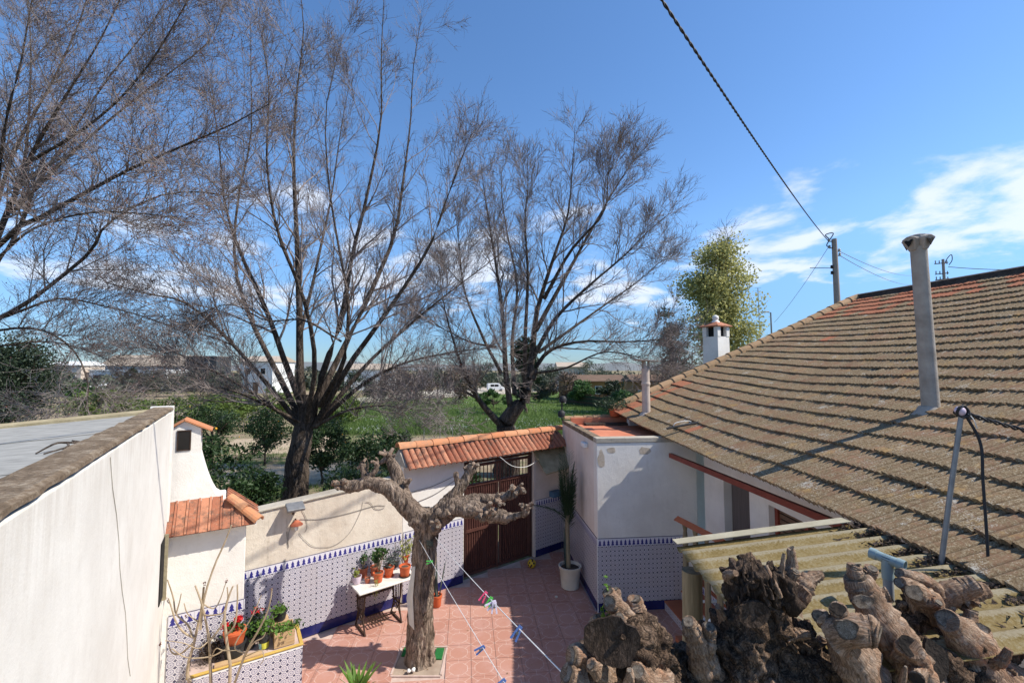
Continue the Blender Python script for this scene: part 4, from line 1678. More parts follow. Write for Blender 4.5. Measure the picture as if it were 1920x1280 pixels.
def bare_tree(name, label, cat, group, base, limbs, lv, twig_r, buds, trunk_mat='bark_elm', K=16, wig=0.05, extra=None):
    o = thing(name, label, cat, base, group)
    LP, LR = limbs_np(limbs, K, wig)
    v, f = tubes_np(LP, LR, 9)
    soften(np_obj('trunk', v, f, MAT[trunk_mat], o, True), 180)
    parts = []
    last = (LP[1:], LR[1:]) if len(LP) > 1 else (LP, LR)
    tips = None
    allp = [last]
    for li, (m, l0, l1, a0, a1, K2, up, rf) in enumerate(lv):
        src = last if li == 0 else nxt
        P2, R2 = grow(src[0], src[1], m, l0, l1, R(a0), R(a1), K2, up, rf, twig_r, 0.22 if li == 0 else 0.12)
        if li == 1:
            P3, R3 = grow(last[0], last[1], m * 2, l0, l1 * 0.9, R(a0), R(a1), K2, up, rf, twig_r, 0.3)
            P2, R2 = np.concatenate([P2, P3]), np.concatenate([R2, R3])
        parts.append(tubes_np(P2, R2, 5 if li == 0 else 3))
        nxt = (P2, R2)
    v, f = merge(parts)
    np_obj('crown', v, f, MAT['twig'], o, li == 0, 'stuff')
    if buds:
        tp = nxt[0]
        pick = rng.random(len(tp)) < buds
        c = tp[pick][:, rng.integers(1, tp.shape[1], pick.sum()), :][np.arange(pick.sum()), np.arange(pick.sum())] if False else tp[pick][:, -1, :]
        c = np.concatenate([c, tp[pick][:, -2, :] + rng.normal(0, .02, c.shape)])
        v, f = cards(c, 0.016 + 0.026 * rng.random(len(c)), asp=0.6)
        np_obj('buds', v, f, MAT['bud'], o, False, 'stuff')
    return o


def PX(pts):
    return [P(*p) for p in pts]


def trunk_flare(base, pts, r, extra=1.25):
    return (pts, r, r * 0.8)


# --- the big tree behind the garden wall
D1 = 14.0
b1 = V(P(553, 900, D1).x, D1, 0)
L1 = [([b1 + V(0, 0, -.1), P(553, 905, D1), P(560, 850, D1), P(572, 790, D1), P(578, 740, D1)], 0.44, 0.26)]
LS = 0.62
def lb(pts, r0, r1=0.010):
    return (PX(pts), r0 * LS, r1)
L1 += [
    lb([(572, 800, 14), (563, 700, 14.1), (561, 560, 14.1), (556, 430, 14.0), (551, 300, 13.8), (556, 180, 13.6), (570, 60, 13.5), (560, -40, 13.4)], 0.24),
    lb([(585, 790, 13.9), (605, 700, 13.5), (640, 600, 13.2), (660, 480, 13.0), (690, 360, 12.8), (715, 230, 12.6), (715, 100, 12.5), (720, 0, 12.4)], 0.20),
    lb([(580, 785, 14.1), (625, 690, 14.5), (690, 560, 15.0), (740, 440, 15.4), (757, 330, 15.6), (770, 230, 15.7), (775, 130, 15.8), (790, 30, 15.9)], 0.20),
    lb([(590, 800, 13.9), (650, 690, 13.4), (720, 590, 13.0), (800, 470, 12.7), (835, 380, 12.5), (865, 300, 12.3), (885, 250, 12.2)], 0.17),
    lb([(575, 790, 13.9), (540, 690, 13.5), (500, 580, 13.2), (450, 470, 12.9), (420, 370, 12.7), (410, 260, 12.6), (390, 150, 12.5)], 0.18),
    lb([(570, 800, 14.0), (520, 700, 14.4), (470, 600, 14.8), (440, 500, 15.2), (445, 380, 15.5), (470, 260, 15.7), (470, 140, 15.8), (470, 50, 15.9)], 0.17),
    lb([(565, 800, 13.9), (500, 720, 13.3), (430, 640, 12.8), (350, 570, 12.3), (270, 550, 11.9), (200, 530, 11.6)], 0.14),
    lb([(560, 800, 14.0), (480, 740, 14.4), (390, 690, 14.8), (300, 650, 15.2), (230, 640, 15.5)], 0.12),
    lb([(600, 760, 13.6), (640, 690, 12.6), (650, 640, 12.2), (652, 560, 12.0), (632, 450, 11.9), (615, 330, 11.8), (612, 200, 11.7), (640, 80, 11.6)], 0.13),
    lb([(600, 790, 13.9), (680, 720, 13.6), (760, 680, 13.3), (850, 660, 13.0), (930, 650, 12.8)], 0.13),
    lb([(600, 790, 14.1), (690, 680, 14.6), (790, 590, 15.1), (880, 520, 15.6), (960, 460, 16.0)], 0.14),
    lb([(560, 790, 13.5), (500, 760, 12.5), (430, 730, 11.7), (360, 720, 11.2)], 0.09),
    lb([(590, 800, 13.6), (650, 770, 12.8), (720, 760, 12.3), (790, 770, 12.0)], 0.09),
    lb([(575, 790, 14.4), (560, 660, 15.6), (590, 520, 16.6), (620, 380, 17.2), (640, 240, 17.5), (660, 130, 17.7)], 0.17),
    lb([(575, 790, 13.4), (590, 680, 12.2), (570, 560, 11.4), (520, 430, 10.9), (500, 300, 10.6), (505, 170, 10.4), (490, 60, 10.3)], 0.13),
    lb([(640, 640, 12.2), (570, 600, 11.6), (500, 600, 11.2), (430, 570, 10.9), (350, 600, 10.7)], 0.05),
]
bare_tree('bare_tree', 'big leafless tree with a single thick trunk right behind the garden wall', 'tree', 'leafless trees beyond the wall', b1, L1,
          [(18, 1.1, 3.5, 22, 55, 7, 0.16, 0.5), (10, 0.45, 1.7, 22, 55, 5, 0.20, 0.5), (8, 0.2, 0.75, 22, 60, 4, 0.16, 0.6)], 0.0046, 0.30)

# --- second tree, forked low, over the field
D2 = 20.0
b2 = V(P(950, 800, D2).x, D2, 0)
L2 = [([b2 + V(0, 0, -.1), P(952, 850, D2), P(950, 805, D2), P(965, 775, D2), P(985, 745, D2), P(1000, 690, D2)], 0.62, 0.24)]
L2 += [
    lb([(945, 805, 20), (918, 775, 20), (892, 742, 19.8), (870, 700, 19.5), (850, 640, 19.3), (830, 560, 19.2), (820, 470, 19.1)], 0.30),
    lb([(962, 790, 20), (948, 700, 20), (944, 610, 20), (930, 500, 20), (915, 410, 20.2), (906, 350, 20.4), (900, 290, 20.6)], 0.26),
    lb([(985, 755, 20), (998, 670, 20), (1008, 580, 20), (1040, 480, 20), (1066, 400, 19.8), (1074, 310, 19.6), (1078, 235, 19.5)], 0.30),
    lb([(985, 750, 20), (1005, 690, 20), (1035, 655, 19.8), (1090, 640, 19.5), (1170, 640, 19.0), (1235, 636, 18.6), (1285, 630, 18.3)], 0.22),
    lb([(1000, 670, 20), (1040, 600, 19.6), (1100, 540, 19.2), (1170, 480, 18.9), (1215, 435, 18.7), (1255, 400, 18.5)], 0.18),
    lb([(1005, 620, 20), (1060, 520, 20.4), (1110, 430, 20.8), (1150, 360, 21.0), (1175, 320, 21.2), (1200, 285, 21.3)], 0.18),
    lb([(985, 720, 20), (985, 620, 19.4), (990, 520, 19.0), (985, 420, 18.8), (990, 350, 18.6), (988, 300, 18.5)], 0.18),
    lb([(1020, 560, 20), (1070, 470, 19.0), (1130, 400, 18.4), (1140, 330, 18.0), (1145, 285, 17.9)], 0.15),
    lb([(965, 740, 20), (960, 640, 21), (970, 540, 21.8), (950, 430, 22.3), (940, 350, 22.6), (945, 290, 22.8)], 0.18),
    lb([(1010, 660, 20), (1080, 610, 20.8), (1150, 560, 21.4), (1205, 520, 21.9), (1255, 475, 22.3)], 0.14),
    lb([(940, 700, 20), (900, 620, 19.6), (870, 540, 19.2), (860, 450, 19.0), (850, 370, 18.8)], 0.14),
    lb([(1000, 700, 20), (1060, 690, 19.0), (1130, 660, 18.3), (1200, 670, 17.8), (1250, 690, 17.5)], 0.10),
    lb([(900, 750, 19.9), (860, 730, 19.2), (800, 720, 18.7), (750, 740, 18.4)], 0.09),
    lb([(930, 650, 20), (880, 640, 20.6), (820, 610, 21.2), (770, 590, 21.7)], 0.10),
]
bare_tree('bare_tree', 'leafless tree forking low in a wide V at the edge of the green field', 'tree', 'leafless trees beyond the wall', b2, L2,
          [(18, 1.2, 3.6, 22, 52, 7, 0.14, 0.5), (10, 0.6, 2.0, 22, 52, 5, 0.20, 0.5), (8, 0.26, 0.9, 22, 58, 4, 0.16, 0.6)], 0.0066, 0.30)

# --- third tree at the left edge, its trunk outside the picture
D0 = 10.0
b0 = V(P(-150, 700, D0).x, D0, 0)
L0 = [([b0, b0 + V(0, 0, 1.6), P(-145, 760, D0), P(-120, 680, D0), P(-90, 610, D0)], 0.50, 0.36)]
LS = 0.42
L0 += [
    lb([(-100, 640, 10), (-30, 510, 9.9), (20, 380, 9.8), (70, 270, 9.7), (130, 170, 9.6), (185, 80, 9.5), (240, -30, 9.4)], 0.20),
    lb([(-110, 650, 10), (-40, 540, 10.2), (30, 440, 10.4), (70, 340, 10.6), (140, 240, 10.8), (200, 150, 11.0), (280, 50, 11.2), (330, -30, 11.3)], 0.15),
    lb([(-90, 620, 10), (0, 455, 9.4), (90, 400, 9.1), (180, 350, 8.9), (260, 310, 8.7), (350, 270, 8.6), (430, 235, 8.5), (505, 195, 8.4)], 0.15),
    lb([(-90, 640, 10), (30, 580, 9.8), (100, 530, 9.6), (170, 470, 9.5), (200, 420, 9.4), (290, 370, 9.3), (370, 360, 9.2), (440, 370, 9.1)], 0.13),
    lb([(-110, 640, 10), (-20, 470, 10.8), (40, 330, 11.4), (55, 200, 11.7), (58, 90, 11.9), (50, -20, 12.0)], 0.17),
    lb([(-80, 620, 10), (20, 590, 10.4), (110, 560, 10.7), (200, 575, 11.0), (290, 600, 11.2), (380, 640, 11.4)], 0.10),
    lb([(-90, 650, 9.8), (0, 620, 9.3), (80, 620, 9.0), (140, 660, 8.8), (165, 720, 8.7), (160, 765, 8.6)], 0.08),
    lb([(0, 480, 10), (60, 430, 9.0), (160, 400, 8.2), (260, 400, 7.8), (340, 410, 7.6)], 0.07),
    lb([(-60, 560, 10), (-10, 380, 9.2), (10, 230, 8.8), (40, 110, 8.6), (60, 0, 8.5)], 0.13),
    lb([(20, 400, 9.8), (110, 310, 10.4), (200, 230, 10.8), (300, 150, 11.2), (390, 80, 11.5), (420, 10, 11.6)], 0.10),
    lb([(60, 300, 9.7), (130, 260, 9.2), (210, 200, 8.9), (280, 120, 8.7), (330, 40, 8.6), (370, -30, 8.5)], 0.08),
    lb([(-100, 660, 10), (-10, 650, 10.6), (90, 640, 11.2), (170, 660, 11.6), (230, 690, 12.0)], 0.07),
    lb([(-40, 520, 10), (20, 300, 10.6), (100, 150, 11.0), (150, 40, 11.2), (170, -30, 11.3)], 0.12),
]
bare_tree('bare_tree', 'leafless tree filling the upper left corner, its trunk hidden beside the shed', 'tree', 'leafless trees beyond the wall', b0, L0,
          [(18, 0.9, 2.7, 22, 55, 7, 0.12, 0.45), (12, 0.45, 1.4, 22, 55, 5, 0.16, 0.5), (9, 0.16, 0.6, 22, 62, 4, 0.12, 0.6)], 0.0037, 0.33)


# --- tangled bare brush behind the shed
def brush(label, c, rx, ry, h, n, r=0.01, group='bare brush behind the shed', mat='twig'):
    o = thing('bare_shrub', label, 'shrub', c, group)
    Lm = []
    for k in range(n):
        a = random.uniform(0, 2 * math.pi)
        q = Vector(c) + V(math.cos(a) * rx * random.random() * .5, math.sin(a) * ry * random.random() * .5, 0)
        e = q + V(math.cos(a) * rx * random.uniform(.3, 1), math.sin(a) * ry * random.uniform(.3, 1), h * random.uniform(.55, 1))
        Lm.append(([q, q.lerp(e, .4) + V(random.gauss(0, .15), random.gauss(0, .15), .1 * h), q.lerp(e, .8) + V(random.gauss(0, .15), 0, .06 * h), e], r * 2.2, r * .4))
    LP, LR = limbs_np(Lm, 8, 0.3)
    parts = [tubes_np(LP, LR, 4)]
    P2, R2 = grow(LP, LR, 7, h * .25, h * .6, R(25), R(75), 5, 0.05, .6, r * .35, .2, 0.22)
    parts.append(tubes_np(P2, R2, 3))
    P3, R3 = grow(P2, R2, 5, h * .1, h * .3, R(25), R(75), 4, 0.0, .6, r * .3, .2, 0.22)
    parts.append(tubes_np(P3, R3, 3))
    v, f = merge(parts)
    np_obj('stems', v, f, MAT[mat], o, False, 'stuff')
    return o
for k, (x, y, d, w, h, lbl) in enumerate([
        (20, 840, 9.0, 1.6, 3.5, 'tangled bare shrub behind the shed roof at the left edge'),
        (110, 850, 10.5, 1.7, 3.0, 'tangled bare shrub behind the middle of the shed roof edge'),
        (215, 850, 11.0, 1.5, 2.6, 'tangled bare shrub near the far corner of the shed')]):
    p = P(x, y, d)
    brush(lbl, V(p.x, p.y, 0), w, 1.2, h, 26, 0.012)


# ------------------------------------------------------------------ leafy trees and bushes
def leafy(name, label, cat, c, rad, n, size, mat, trunk_h=1.0, trunk_r=0.12, group=None, clumps=22, fruit=0, bare=0.0, cone=0.0, trunk_mat='bark_elm', asp=0.5, hollow=0.55, kr=0.38):
    """c: ground point; rad: (rx, ry, rz) of the crown whose centre is rz + trunk_h up"""
    c = Vector(c)
    o = thing(name, label, cat, c, group)
    rx, ry, rz = rad
    cz = trunk_h + rz * 0.92
    # clump centres over the crown's volume
    u = rng.normal(0, 1, (clumps, 3))
    u /= np.linalg.norm(u, axis=1, keepdims=True)
    rr = hollow + (1 - hollow) * rng.random((clumps, 1))
    k = u * rr
    if cone:
        k[:, :2] *= (1 - cone * (k[:, 2:3] * 0.5 + 0.5))
    cen = k * np.array([rx, ry, rz]) * 0.82 + np.array([c.x, c.y, c.z + cz])
    cr = (kr * 0.7 + kr * 0.6 * rng.random(clumps)) * min(rx, rz)
    w = rng.integers(0, clumps, n)
    q = rng.normal(0, 1, (n, 3))
    q /= np.linalg.norm(q, axis=1, keepdims=True)
    q *= (rng.random((n, 1)) ** 0.45)
    q[:, 2] *= 0.8
    p = cen[w] + q * cr[w][:, None]
    v, f = cards(p, size * (0.6 + 0.8 * rng.random(n)), asp=asp)
    np_obj('crown', v, f, MAT[mat], o, False, 'stuff')
    # trunk with limbs that reach into the clumps
    top = V(c.x, c.y, c.z + trunk_h + rz * 1.2)
    Lm = [([c, c + V(0.05, 0, trunk_h * .5), c + V(0, 0, trunk_h), V(c.x, c.y, c.z + trunk_h + rz * .6), top], trunk_r, trunk_r * .2)]
    for i in range(min(clumps, 14)):
        e = Vector(cen[i])
        s = c + V(0, 0, trunk_h * (0.8 + .2 * random.random()) + max(0, (e.z - c.z - trunk_h)) * .35)
        Lm.append(([s, s.lerp(e, .5) + V(0, 0, .05 * rz), e, e + (e - s) * 0.15], trunk_r * .42, trunk_r * .08))
    LP, LR = limbs_np(Lm, 9, 0.2)
    parts = [tubes_np(LP, LR, 6)]
    if bare:
        P2, R2 = grow(LP, LR, 9, rz * .18, rz * .5, R(25), R(60), 5, 0.1, .5, bare, .3)
        parts.append(tubes_np(P2, R2, 3))
        P3, R3 = grow(P2, R2, 5, rz * .08, rz * .25, R(25), R(60), 4, 0.1, .5, bare * .8, .2)
        parts.append(tubes_np(P3, R3, 3))
    v, f = merge(parts)
    np_obj('trunk', v, f, MAT[trunk_mat], o, True)
    if fruit:
        m = MB()
        for i in range(max(2, fruit // 4)):
            e = Vector(cen[random.randrange(clumps)]) + V(*(rng.normal(0, .25, 3) * rx))
            m.ball(e, 0.032, n=6, m=4)
        m.build('fruit', MAT['fruit'], o, True, 'stuff')
    return o


def at(x, d):
    """ground point in the column x at distance d"""
    q = P(x, 760, d)
    return V(q.x, d, -0.05)


citrus = [(395, 10.6, 1.25, 1.5, 'dark citrus bush close behind the oven chimney', 30),
          (470, 12.2, 0.9, 1.0, 'low citrus bush left of the big tree trunk', 14),
          (690, 14.2, 1.25, 1.45, 'round dark citrus tree right of the big tree trunk', 22),
          (605, 18.5, 1.1, 1.3, 'citrus tree behind the right side of the big tree trunk', 8),
          (500, 22.0, 1.3, 1.3, 'citrus tree far behind left of the big tree trunk', 26),
          (400, 24.0, 1.5, 1.4, 'citrus tree above the oven chimney further back', 10),
          (740, 18.0, 0.9, 1.1, 'small citrus tree by the orange tiled gate roof end', 8),
          (860, 14.0, 0.8, 1.2, 'dark citrus bush seen through the gate bars', 8)]
for x, d, rx, rz, lbl, fr in citrus:
    leafy('citrus_tree', lbl, 'tree', at(x, d), (rx, rx, rz), 4200, 0.13, 'leaf_citrus', 0.35, 0.08, 'citrus trees in the orchard', 26, fr, asp=0.45)
for x, d, rx, rz, lbl in [(250, 30, 2.2, 1.5, 'bright green bush row end above the shed corner'), (330, 32, 2.4, 1.5, 'bright green bush right of the shed corner in the distance'),
                          (420, 36, 2.4, 1.5, 'mid green bush in the orchard below the white houses'), (190, 36, 2.6, 1.6, 'green bush left of the shed corner in the distance'),
                          (640, 38, 2.2, 1.3, 'green bush in the distance right of the big trunk'), (500, 42, 2.6, 1.6, 'green bush below the white house behind the big tree')]:
    leafy('orchard_bush', lbl, 'bush', at(x, d), (rx, rx, rz), 3200, 0.24, 'hedge', 0.1, 0.08, 'orchard bushes in the distance', 24)

leafy('conifer', 'tall dark evergreen at the left edge above the shed roof', 'tree', at(10, 24), (3.3, 2.4, 3.1), 16000, 0.16, 'leaf_dark', 1.0, 0.25, None, 40, cone=.35)
leafy('conifer', 'dark narrow evergreen hidden behind the V forked leafless tree', 'tree', at(985, 46), (2.0, 2.0, 4.0), 5000, 0.35, 'leaf_dark', 1.0, 0.25, None, 26, cone=.5)
leafy('poplar_tree', 'tall poplar in pale spring leaf behind the white chimney', 'tree', at(1350, 46), (5.5, 4.4, 10.0), 23000, 0.27, 'leaf_poplar', 1.6, 0.28, None, 95, bare=0.018, cone=.40, asp=.7, hollow=.15, kr=0.34)
leafy('poplar_tree', 'shorter half bare grey green poplar left of the white chimney', 'tree', at(1262, 46), (3.2, 2.6, 5.6), 1900, 0.30, 'leaf_poplar_dull', 1.6, 0.2, None, 34, bare=0.018, cone=.4, asp=.7, hollow=.25, kr=0.28)
for x, d, rx, rz, lbl, mt_ in [
        (1235, 40, 2.6, 1.7, 'rust brown leafless bush left of the white chimney', 'leaf_brown'),
        (1180, 44, 2.2, 1.3, 'green bush behind the pale roof flue pipe', 'leaf_mid'),
        (1300, 38, 1.8, 1.6, 'brownish bush at the foot of the white chimney', 'leaf_brown'),
        (1090, 56, 1.8, 1.6, 'rounded green bush before the ochre house', 'leaf_mid'),
        (1390, 42, 2.2, 1.5, 'yellow green bush right of the white chimney', 'leaf_poplar'),
        (860, 60, 3.2, 2.6, 'brown bare thicket right of the big tree in the distance', 'leaf_brown'),
        (780, 66, 3.4, 2.2, 'brown bare thicket in the distance behind the field', 'leaf_brown'),
        (700, 60, 2.6, 1.8, 'grey green bush at the far end of the track', 'leaf_olive'),
        (292, 74, 4.0, 2.4, 'grey green olive tree before the long white house', 'leaf_olive'),
        (375, 76, 4.2, 2.3, 'grey green olive tree right of the long white house', 'leaf_olive'),
        (425, 70, 3.4, 2.0, 'olive tree left of the white house behind the big tree', 'leaf_olive'),
        (245, 90, 1.5, 2.8, 'small pointed cypress by the long white house', 'leaf_dark'),
        (150, 62, 2.2, 1.3, 'green bush below the beige house at the left', 'leaf_mid'),
        (1010, 62, 2.4, 1.8, 'bush behind the low fork of the V shaped tree', 'leaf_olive'),
        (1440, 52, 2.0, 1.4, 'low bush peeking over the roof verge', 'leaf_olive'),
        (925, 52, 2.6, 1.0, 'low green bush by the white van', 'leaf_mid'),
        (1060, 62, 3.0, 2.3, 'brown thicket left of the ochre house', 'leaf_brown'),
        (1150, 60, 2.6, 1.6, 'dark green bush right of the ochre house', 'leaf_dark'),
        (1270, 54, 3.2, 2.6, 'brown thicket under the half bare poplar', 'leaf_brown'),
        (1020, 75, 3.6, 2.8, 'olive thicket behind the V forked trunk', 'leaf_olive'),
        (820, 72, 4.0, 2.6, 'olive thicket right of the small white house', 'leaf_olive'),
        (640, 74, 4.4, 2.4, 'dark olive thicket behind the big tree crown base', 'leaf_dark'),
        (900, 96, 5.0, 3.2, 'dark evergreen clump beyond the parked van', 'leaf_dark'),
        (1110, 90, 5.0, 3.2, 'olive clump on the skyline above the ochre house', 'leaf_olive'),
        (570, 100, 5.0, 2.8, 'olive clump on the skyline right of the white house', 'leaf_olive'),
        (60, 60, 4.0, 2.2, 'olive thicket left of the beige house', 'leaf_olive'),
        (745, 80, 4.0, 2.6, 'brown thicket behind the small white house', 'leaf_brown')]:
    leafy('background_bush', lbl, 'bush', at(x, d), (rx, rx * .8, rz), 2600, 0.30, mt_, 0.3, 0.1, 'bushes and small trees in the distance', 22, cone=.75 if 'cypress' in lbl else 0)
# far hedge line that reads as one mass
hv = []
for k in range(420):
    a = random.uniform(-1.25, 1.25)
    d = random.uniform(105, 150)
    hv.append((math.sin(a) * d, math.cos(a) * d, random.uniform(.4, 1.0) * random.uniform(.8, 3.2)))
hv = np.array(hv)
w = rng.integers(0, len(hv), 26000)
q = rng.normal(0, 1, (26000, 3)) * np.array([2.6, 1.6, 0.75])
p = hv[w] + q
p[:, 2] = np.abs(p[:, 2])
v, f = cards(p, 0.8 + 0.5 * rng.random(26000), asp=.7)
o = np_obj('far_hedges', v, f, MAT['leaf_olive'], None, False, 'stuff')
tag(o, 'grey green band of far hedges along the horizon', 'hedge')

# grass on the meadow
N_ = 60000
def in_field(n):
    px = rng.uniform(600, 1330, n)
    py = 735 + (815 - 735) * rng.random(n) ** 0.8
    rx, ry = (px - 960) / F, (640 - py) / F
    s = -CAMZ / (math.sin(TH) + ry * math.cos(TH))
    return np.stack([rx * s, s * (math.cos(TH) - ry * math.sin(TH)), np.zeros(n)], 1)
def blades(b, h, wd):
    n = len(b)
    a = rng.random(n) * 2 * np.pi
    sd = np.stack([np.cos(a), np.sin(a), np.zeros(n)], 1) * wd[:, None]
    tip = b + np.stack([rng.normal(0, .35, n) * h, rng.normal(0, .35, n) * h, h], 1)
    return np.stack([b - sd, b + sd, tip], 1).reshape(-1, 3), np.arange(n * 3).reshape(n, 3)
b = in_field(N_)
big = np.array([mn.noise(Vector((x * .35, y * .35, 0))) for x, y in b[:, :2]])
h = (0.16 + 0.22 * rng.random(N_)) * (1 + 0.8 * big)
v, f = blades(b, h, 0.014 + 0.02 * rng.random(N_))
tag(np_obj('meadow_grass', v, f, MAT['grass'], None, False, 'stuff'), 'tall bright green grass of the field', 'grass')
fl_b = in_field(5000)
keep = np.array([mn.noise(Vector((x * .22 + 5, y * .22, 2))) > 0.12 for x, y in fl_b[:, :2]])
fl_b = fl_b[keep]
fl_b[:, 2] = 0.22 + 0.15 * rng.random(len(fl_b))
v, f = cards(fl_b, 0.05 + .035 * rng.random(len(fl_b)), asp=.9)
tag(np_obj('field_flowers', v, f, MAT['flower_white'], None, False, 'stuff'), 'drifts of small white flowers in the green field', 'flowers')
# weeds and grass under the orchard trees
N_ = 16000
px, py = rng.uniform(330, 760, N_), rng.uniform(800, 960, N_)
rx, ry = (px - 960) / F, (640 - py) / F
s = -CAMZ / (math.sin(TH) + ry * math.cos(TH))
b = np.stack([rx * s, s * (math.cos(TH) - ry * math.sin(TH)), np.full(N_, -.05)], 1)
keep = np.array([mn.noise(Vector((x * .6, y * .6, 4))) > 0.05 for x, y in b[:, :2]])
b = b[keep & ((b[:, :2] - np.array(W0)[:2]) @ np.array((WN.x, WN.y)) < -0.5)]
v, f = blades(b, 0.10 + .16 * rng.random(len(b)), .008 + .012 * rng.random(len(b)))
tag(np_obj('orchard_weeds', v, f, MAT['grass'], None, False, 'stuff'), 'patchy weeds on the orchard earth behind the wall', 'weeds')
# thin wire fence posts by the field
for x, d, lb_ in [(795, 24, 'thin grey post in the grass midway between citrus tree and gate roof'), (825, 24.5, 'thin grey fence post above the left part of the gate roof'), (762, 23.5, 'thin fence post above the left end of the gate roof'), (848, 25, 'thin fence post nearest the V forked tree trunk'), (700, 23, 'thin fence post behind the round citrus tree')]:
    p = at(x, d)
    o = MB().tube([p, p + V(0.02, 0, 1.5)], 0.022, 6).build('fence_post', MAT['steel'])
    tag(o, lb_, 'post', 'fence posts at the field edge')


# ================================================================== FAR HOUSES AND VEHICLES
def house_far(name, label, cx_, d, w, h, dep, mat, roof, rh=0.8, wins=(), doors=(), rot=0.0, flat_roof=False):
    p = at(cx_, d)
    o = thing(name, label, 'house', p)
    ex = V(math.cos(rot), math.sin(rot), 0)
    ey = V(-ex.y, ex.x, 0)
    MB().box(p - ex * w / 2, ex * w, ey * dep, (0, 0, h)).build('wall', mat, o)
    if flat_roof:
        MB().box(p - ex * (w / 2 + .15) - ey * .15 + V(0, 0, h + .003), ex * (w + .3), ey * (dep + .3), (0, 0, 0.25)).build('roof', roof, o)
    else:
        a = p - ex * (w / 2 + .3) + V(0, 0, h + .003)
        MB().prism([a - ey * .35, a - ey * .35 + V(0, 0, .12), a + ey * dep / 2 + V(0, 0, rh), a + ey * (dep + .35) + V(0, 0, .12), a + ey * (dep + .35)], ex * (w + .6)).build('roof', roof, o)
    for x, z, ww, hh in wins:
        fr = MB().box(p + ex * (x - ww / 2 - .08) - ey * .06 + V(0, 0, z - .08), ex * (ww + .16), ey * .05, (0, 0, hh + .16)).build('window_frame', MAT['plastic_white'], o)
        MB().box(p + ex * (x - ww / 2) - ey * .075 + V(0, 0, z), ex * ww, ey * .03, (0, 0, hh)).build('pane', MAT['black'], fr)
    for x, ww, hh in doors:
        MB().box(p + ex * (x - ww / 2) - ey * .04, ex * ww, ey * .05, (0, 0, hh)).build('door', MAT['shutter'], o)
    return o
wht = simple('far_white', (0.68, 0.68, 0.66), (0.78, 0.78, 0.76), .5, .9, 0)
bei = simple('far_beige', (0.52, 0.43, 0.35), (0.62, 0.53, 0.44), .5, .9, 0)
och = simple('far_ochre', (0.30, 0.15, 0.06), (0.38, 0.21, 0.09), .5, .9, 0)
brr = simple('far_brown_roof', (0.12, 0.075, 0.05), (0.17, 0.11, 0.075), .8, .95, 0)
rfm = simple('far_roof_beige', (0.36, 0.29, 0.22), (0.46, 0.38, 0.30), .5, .9, 0)
gla = simple('far_blue_band', (0.16, 0.22, 0.28), (0.24, 0.31, 0.37), .5, .5, 0)
house_far('small_house', 'beige two storey house with white roof edge at the left', 118, 98, 6.2, 5.3, 7, bei, wht, 1.0, [(-1.5, 2.9, .9, 1.0), (1.6, 2.9, .9, 1.0)], [(0.2, .9, 2.1)], 0.15)
house_far('long_house', 'long low white house with dark windows behind the olive tree', 235, 100, 17, 4.1, 8, wht, wht, .8, [(-6, 2.2, 3.0, 1.0), (-1, 2.2, 1.6, 1.0), (4, 2.0, 1.4, 1.1)], [(1.6, 1, 2.1)], 0.0, True)
o = house_far('warehouse', 'long beige roofed warehouse with blue band behind the white house', 265, 190, 37, 5.6, 14, gla, rfm, 4.9, [(-12, 2, 3, 1.4), (0, 2, 3, 1.4), (10, 2, 3, 1.4)], [], 0.0)
house_far('dark_shed', 'dark flat roofed building right of the warehouse', 373, 150, 10.5, 8.6, 8, simple('dark_cladding', (.035, .04, .045), (.06, .065, .07), .5, .8, 0), MAT['grey_sheet'], .8, [(2, 5.5, 1.6, 1.2)], [], 0, True)
house_far('white_house', 'tall white house behind the left limbs of the big tree', 478, 84, 6.6, 5.9, 7, wht, rfm, 1.2, [(-1.6, 3.6, .9, 1.1), (1.4, 3.6, .9, 1.1)], [(0, 1, 2.1)], -.1)
house_far('white_house', 'small white house seen between limbs left of the low fork', 690, 96, 10, 4.4, 7, wht, rfm, 1.3, [(-3, 1.8, 1, 1.1), (3, 1.8, 1, 1.1)], [(0, 1, 2.1)], .1)
house_far('ochre_house', 'ochre house with a low roof behind the wire fence at the far track', 1120, 66, 9.0, 2.7, 6, och, brr, 1.0, [(-2.8, 1, .9, 1.0), (.2, 1, .9, 1.0), (3, 1, .9, 1.0)], [(-1.3, .9, 2.0)], .1)
house_far('ochre_house', 'ochre cottage behind the pale roof flue pipe', 1218, 50, 3.6, 3.2, 4, och, brr, .8, [(-.8, 1.2, .8, 1.0)], [], 0)
house_far('cream_house', 'cream house at the horizon left of the ochre house', 1075, 92, 6, 4.9, 6, bei, rfm, 1.1, [(-1.5, 2.8, .8, 1), (1.5, 2.8, .8, 1)], [], 0)
# dark wire fence along the track
fp = thing('track_fence', 'dark picket and wire fence along the far dirt track', 'fence', at(1120, 54))
for k in range(22):
    p = at(1060 + k * 8, 58 - k * .55)
    MB().cbox(p, .12, .12, 1.6).build('fence_post', MAT['gate_dark'], fp)
a, b = at(1060, 58), at(1228, 46.4)
for z in (.5, 1.0, 1.45):
    MB().bar(a + V(0, 0, z), b + V(0, 0, z), .05, .1).build('rail', MAT['gate_dark'], fp)
MB().bar(a + V(0, .1, .7), b + V(0, .1, .7), .04, 1.3).build('screen', MAT['leaf_dark'], fp)


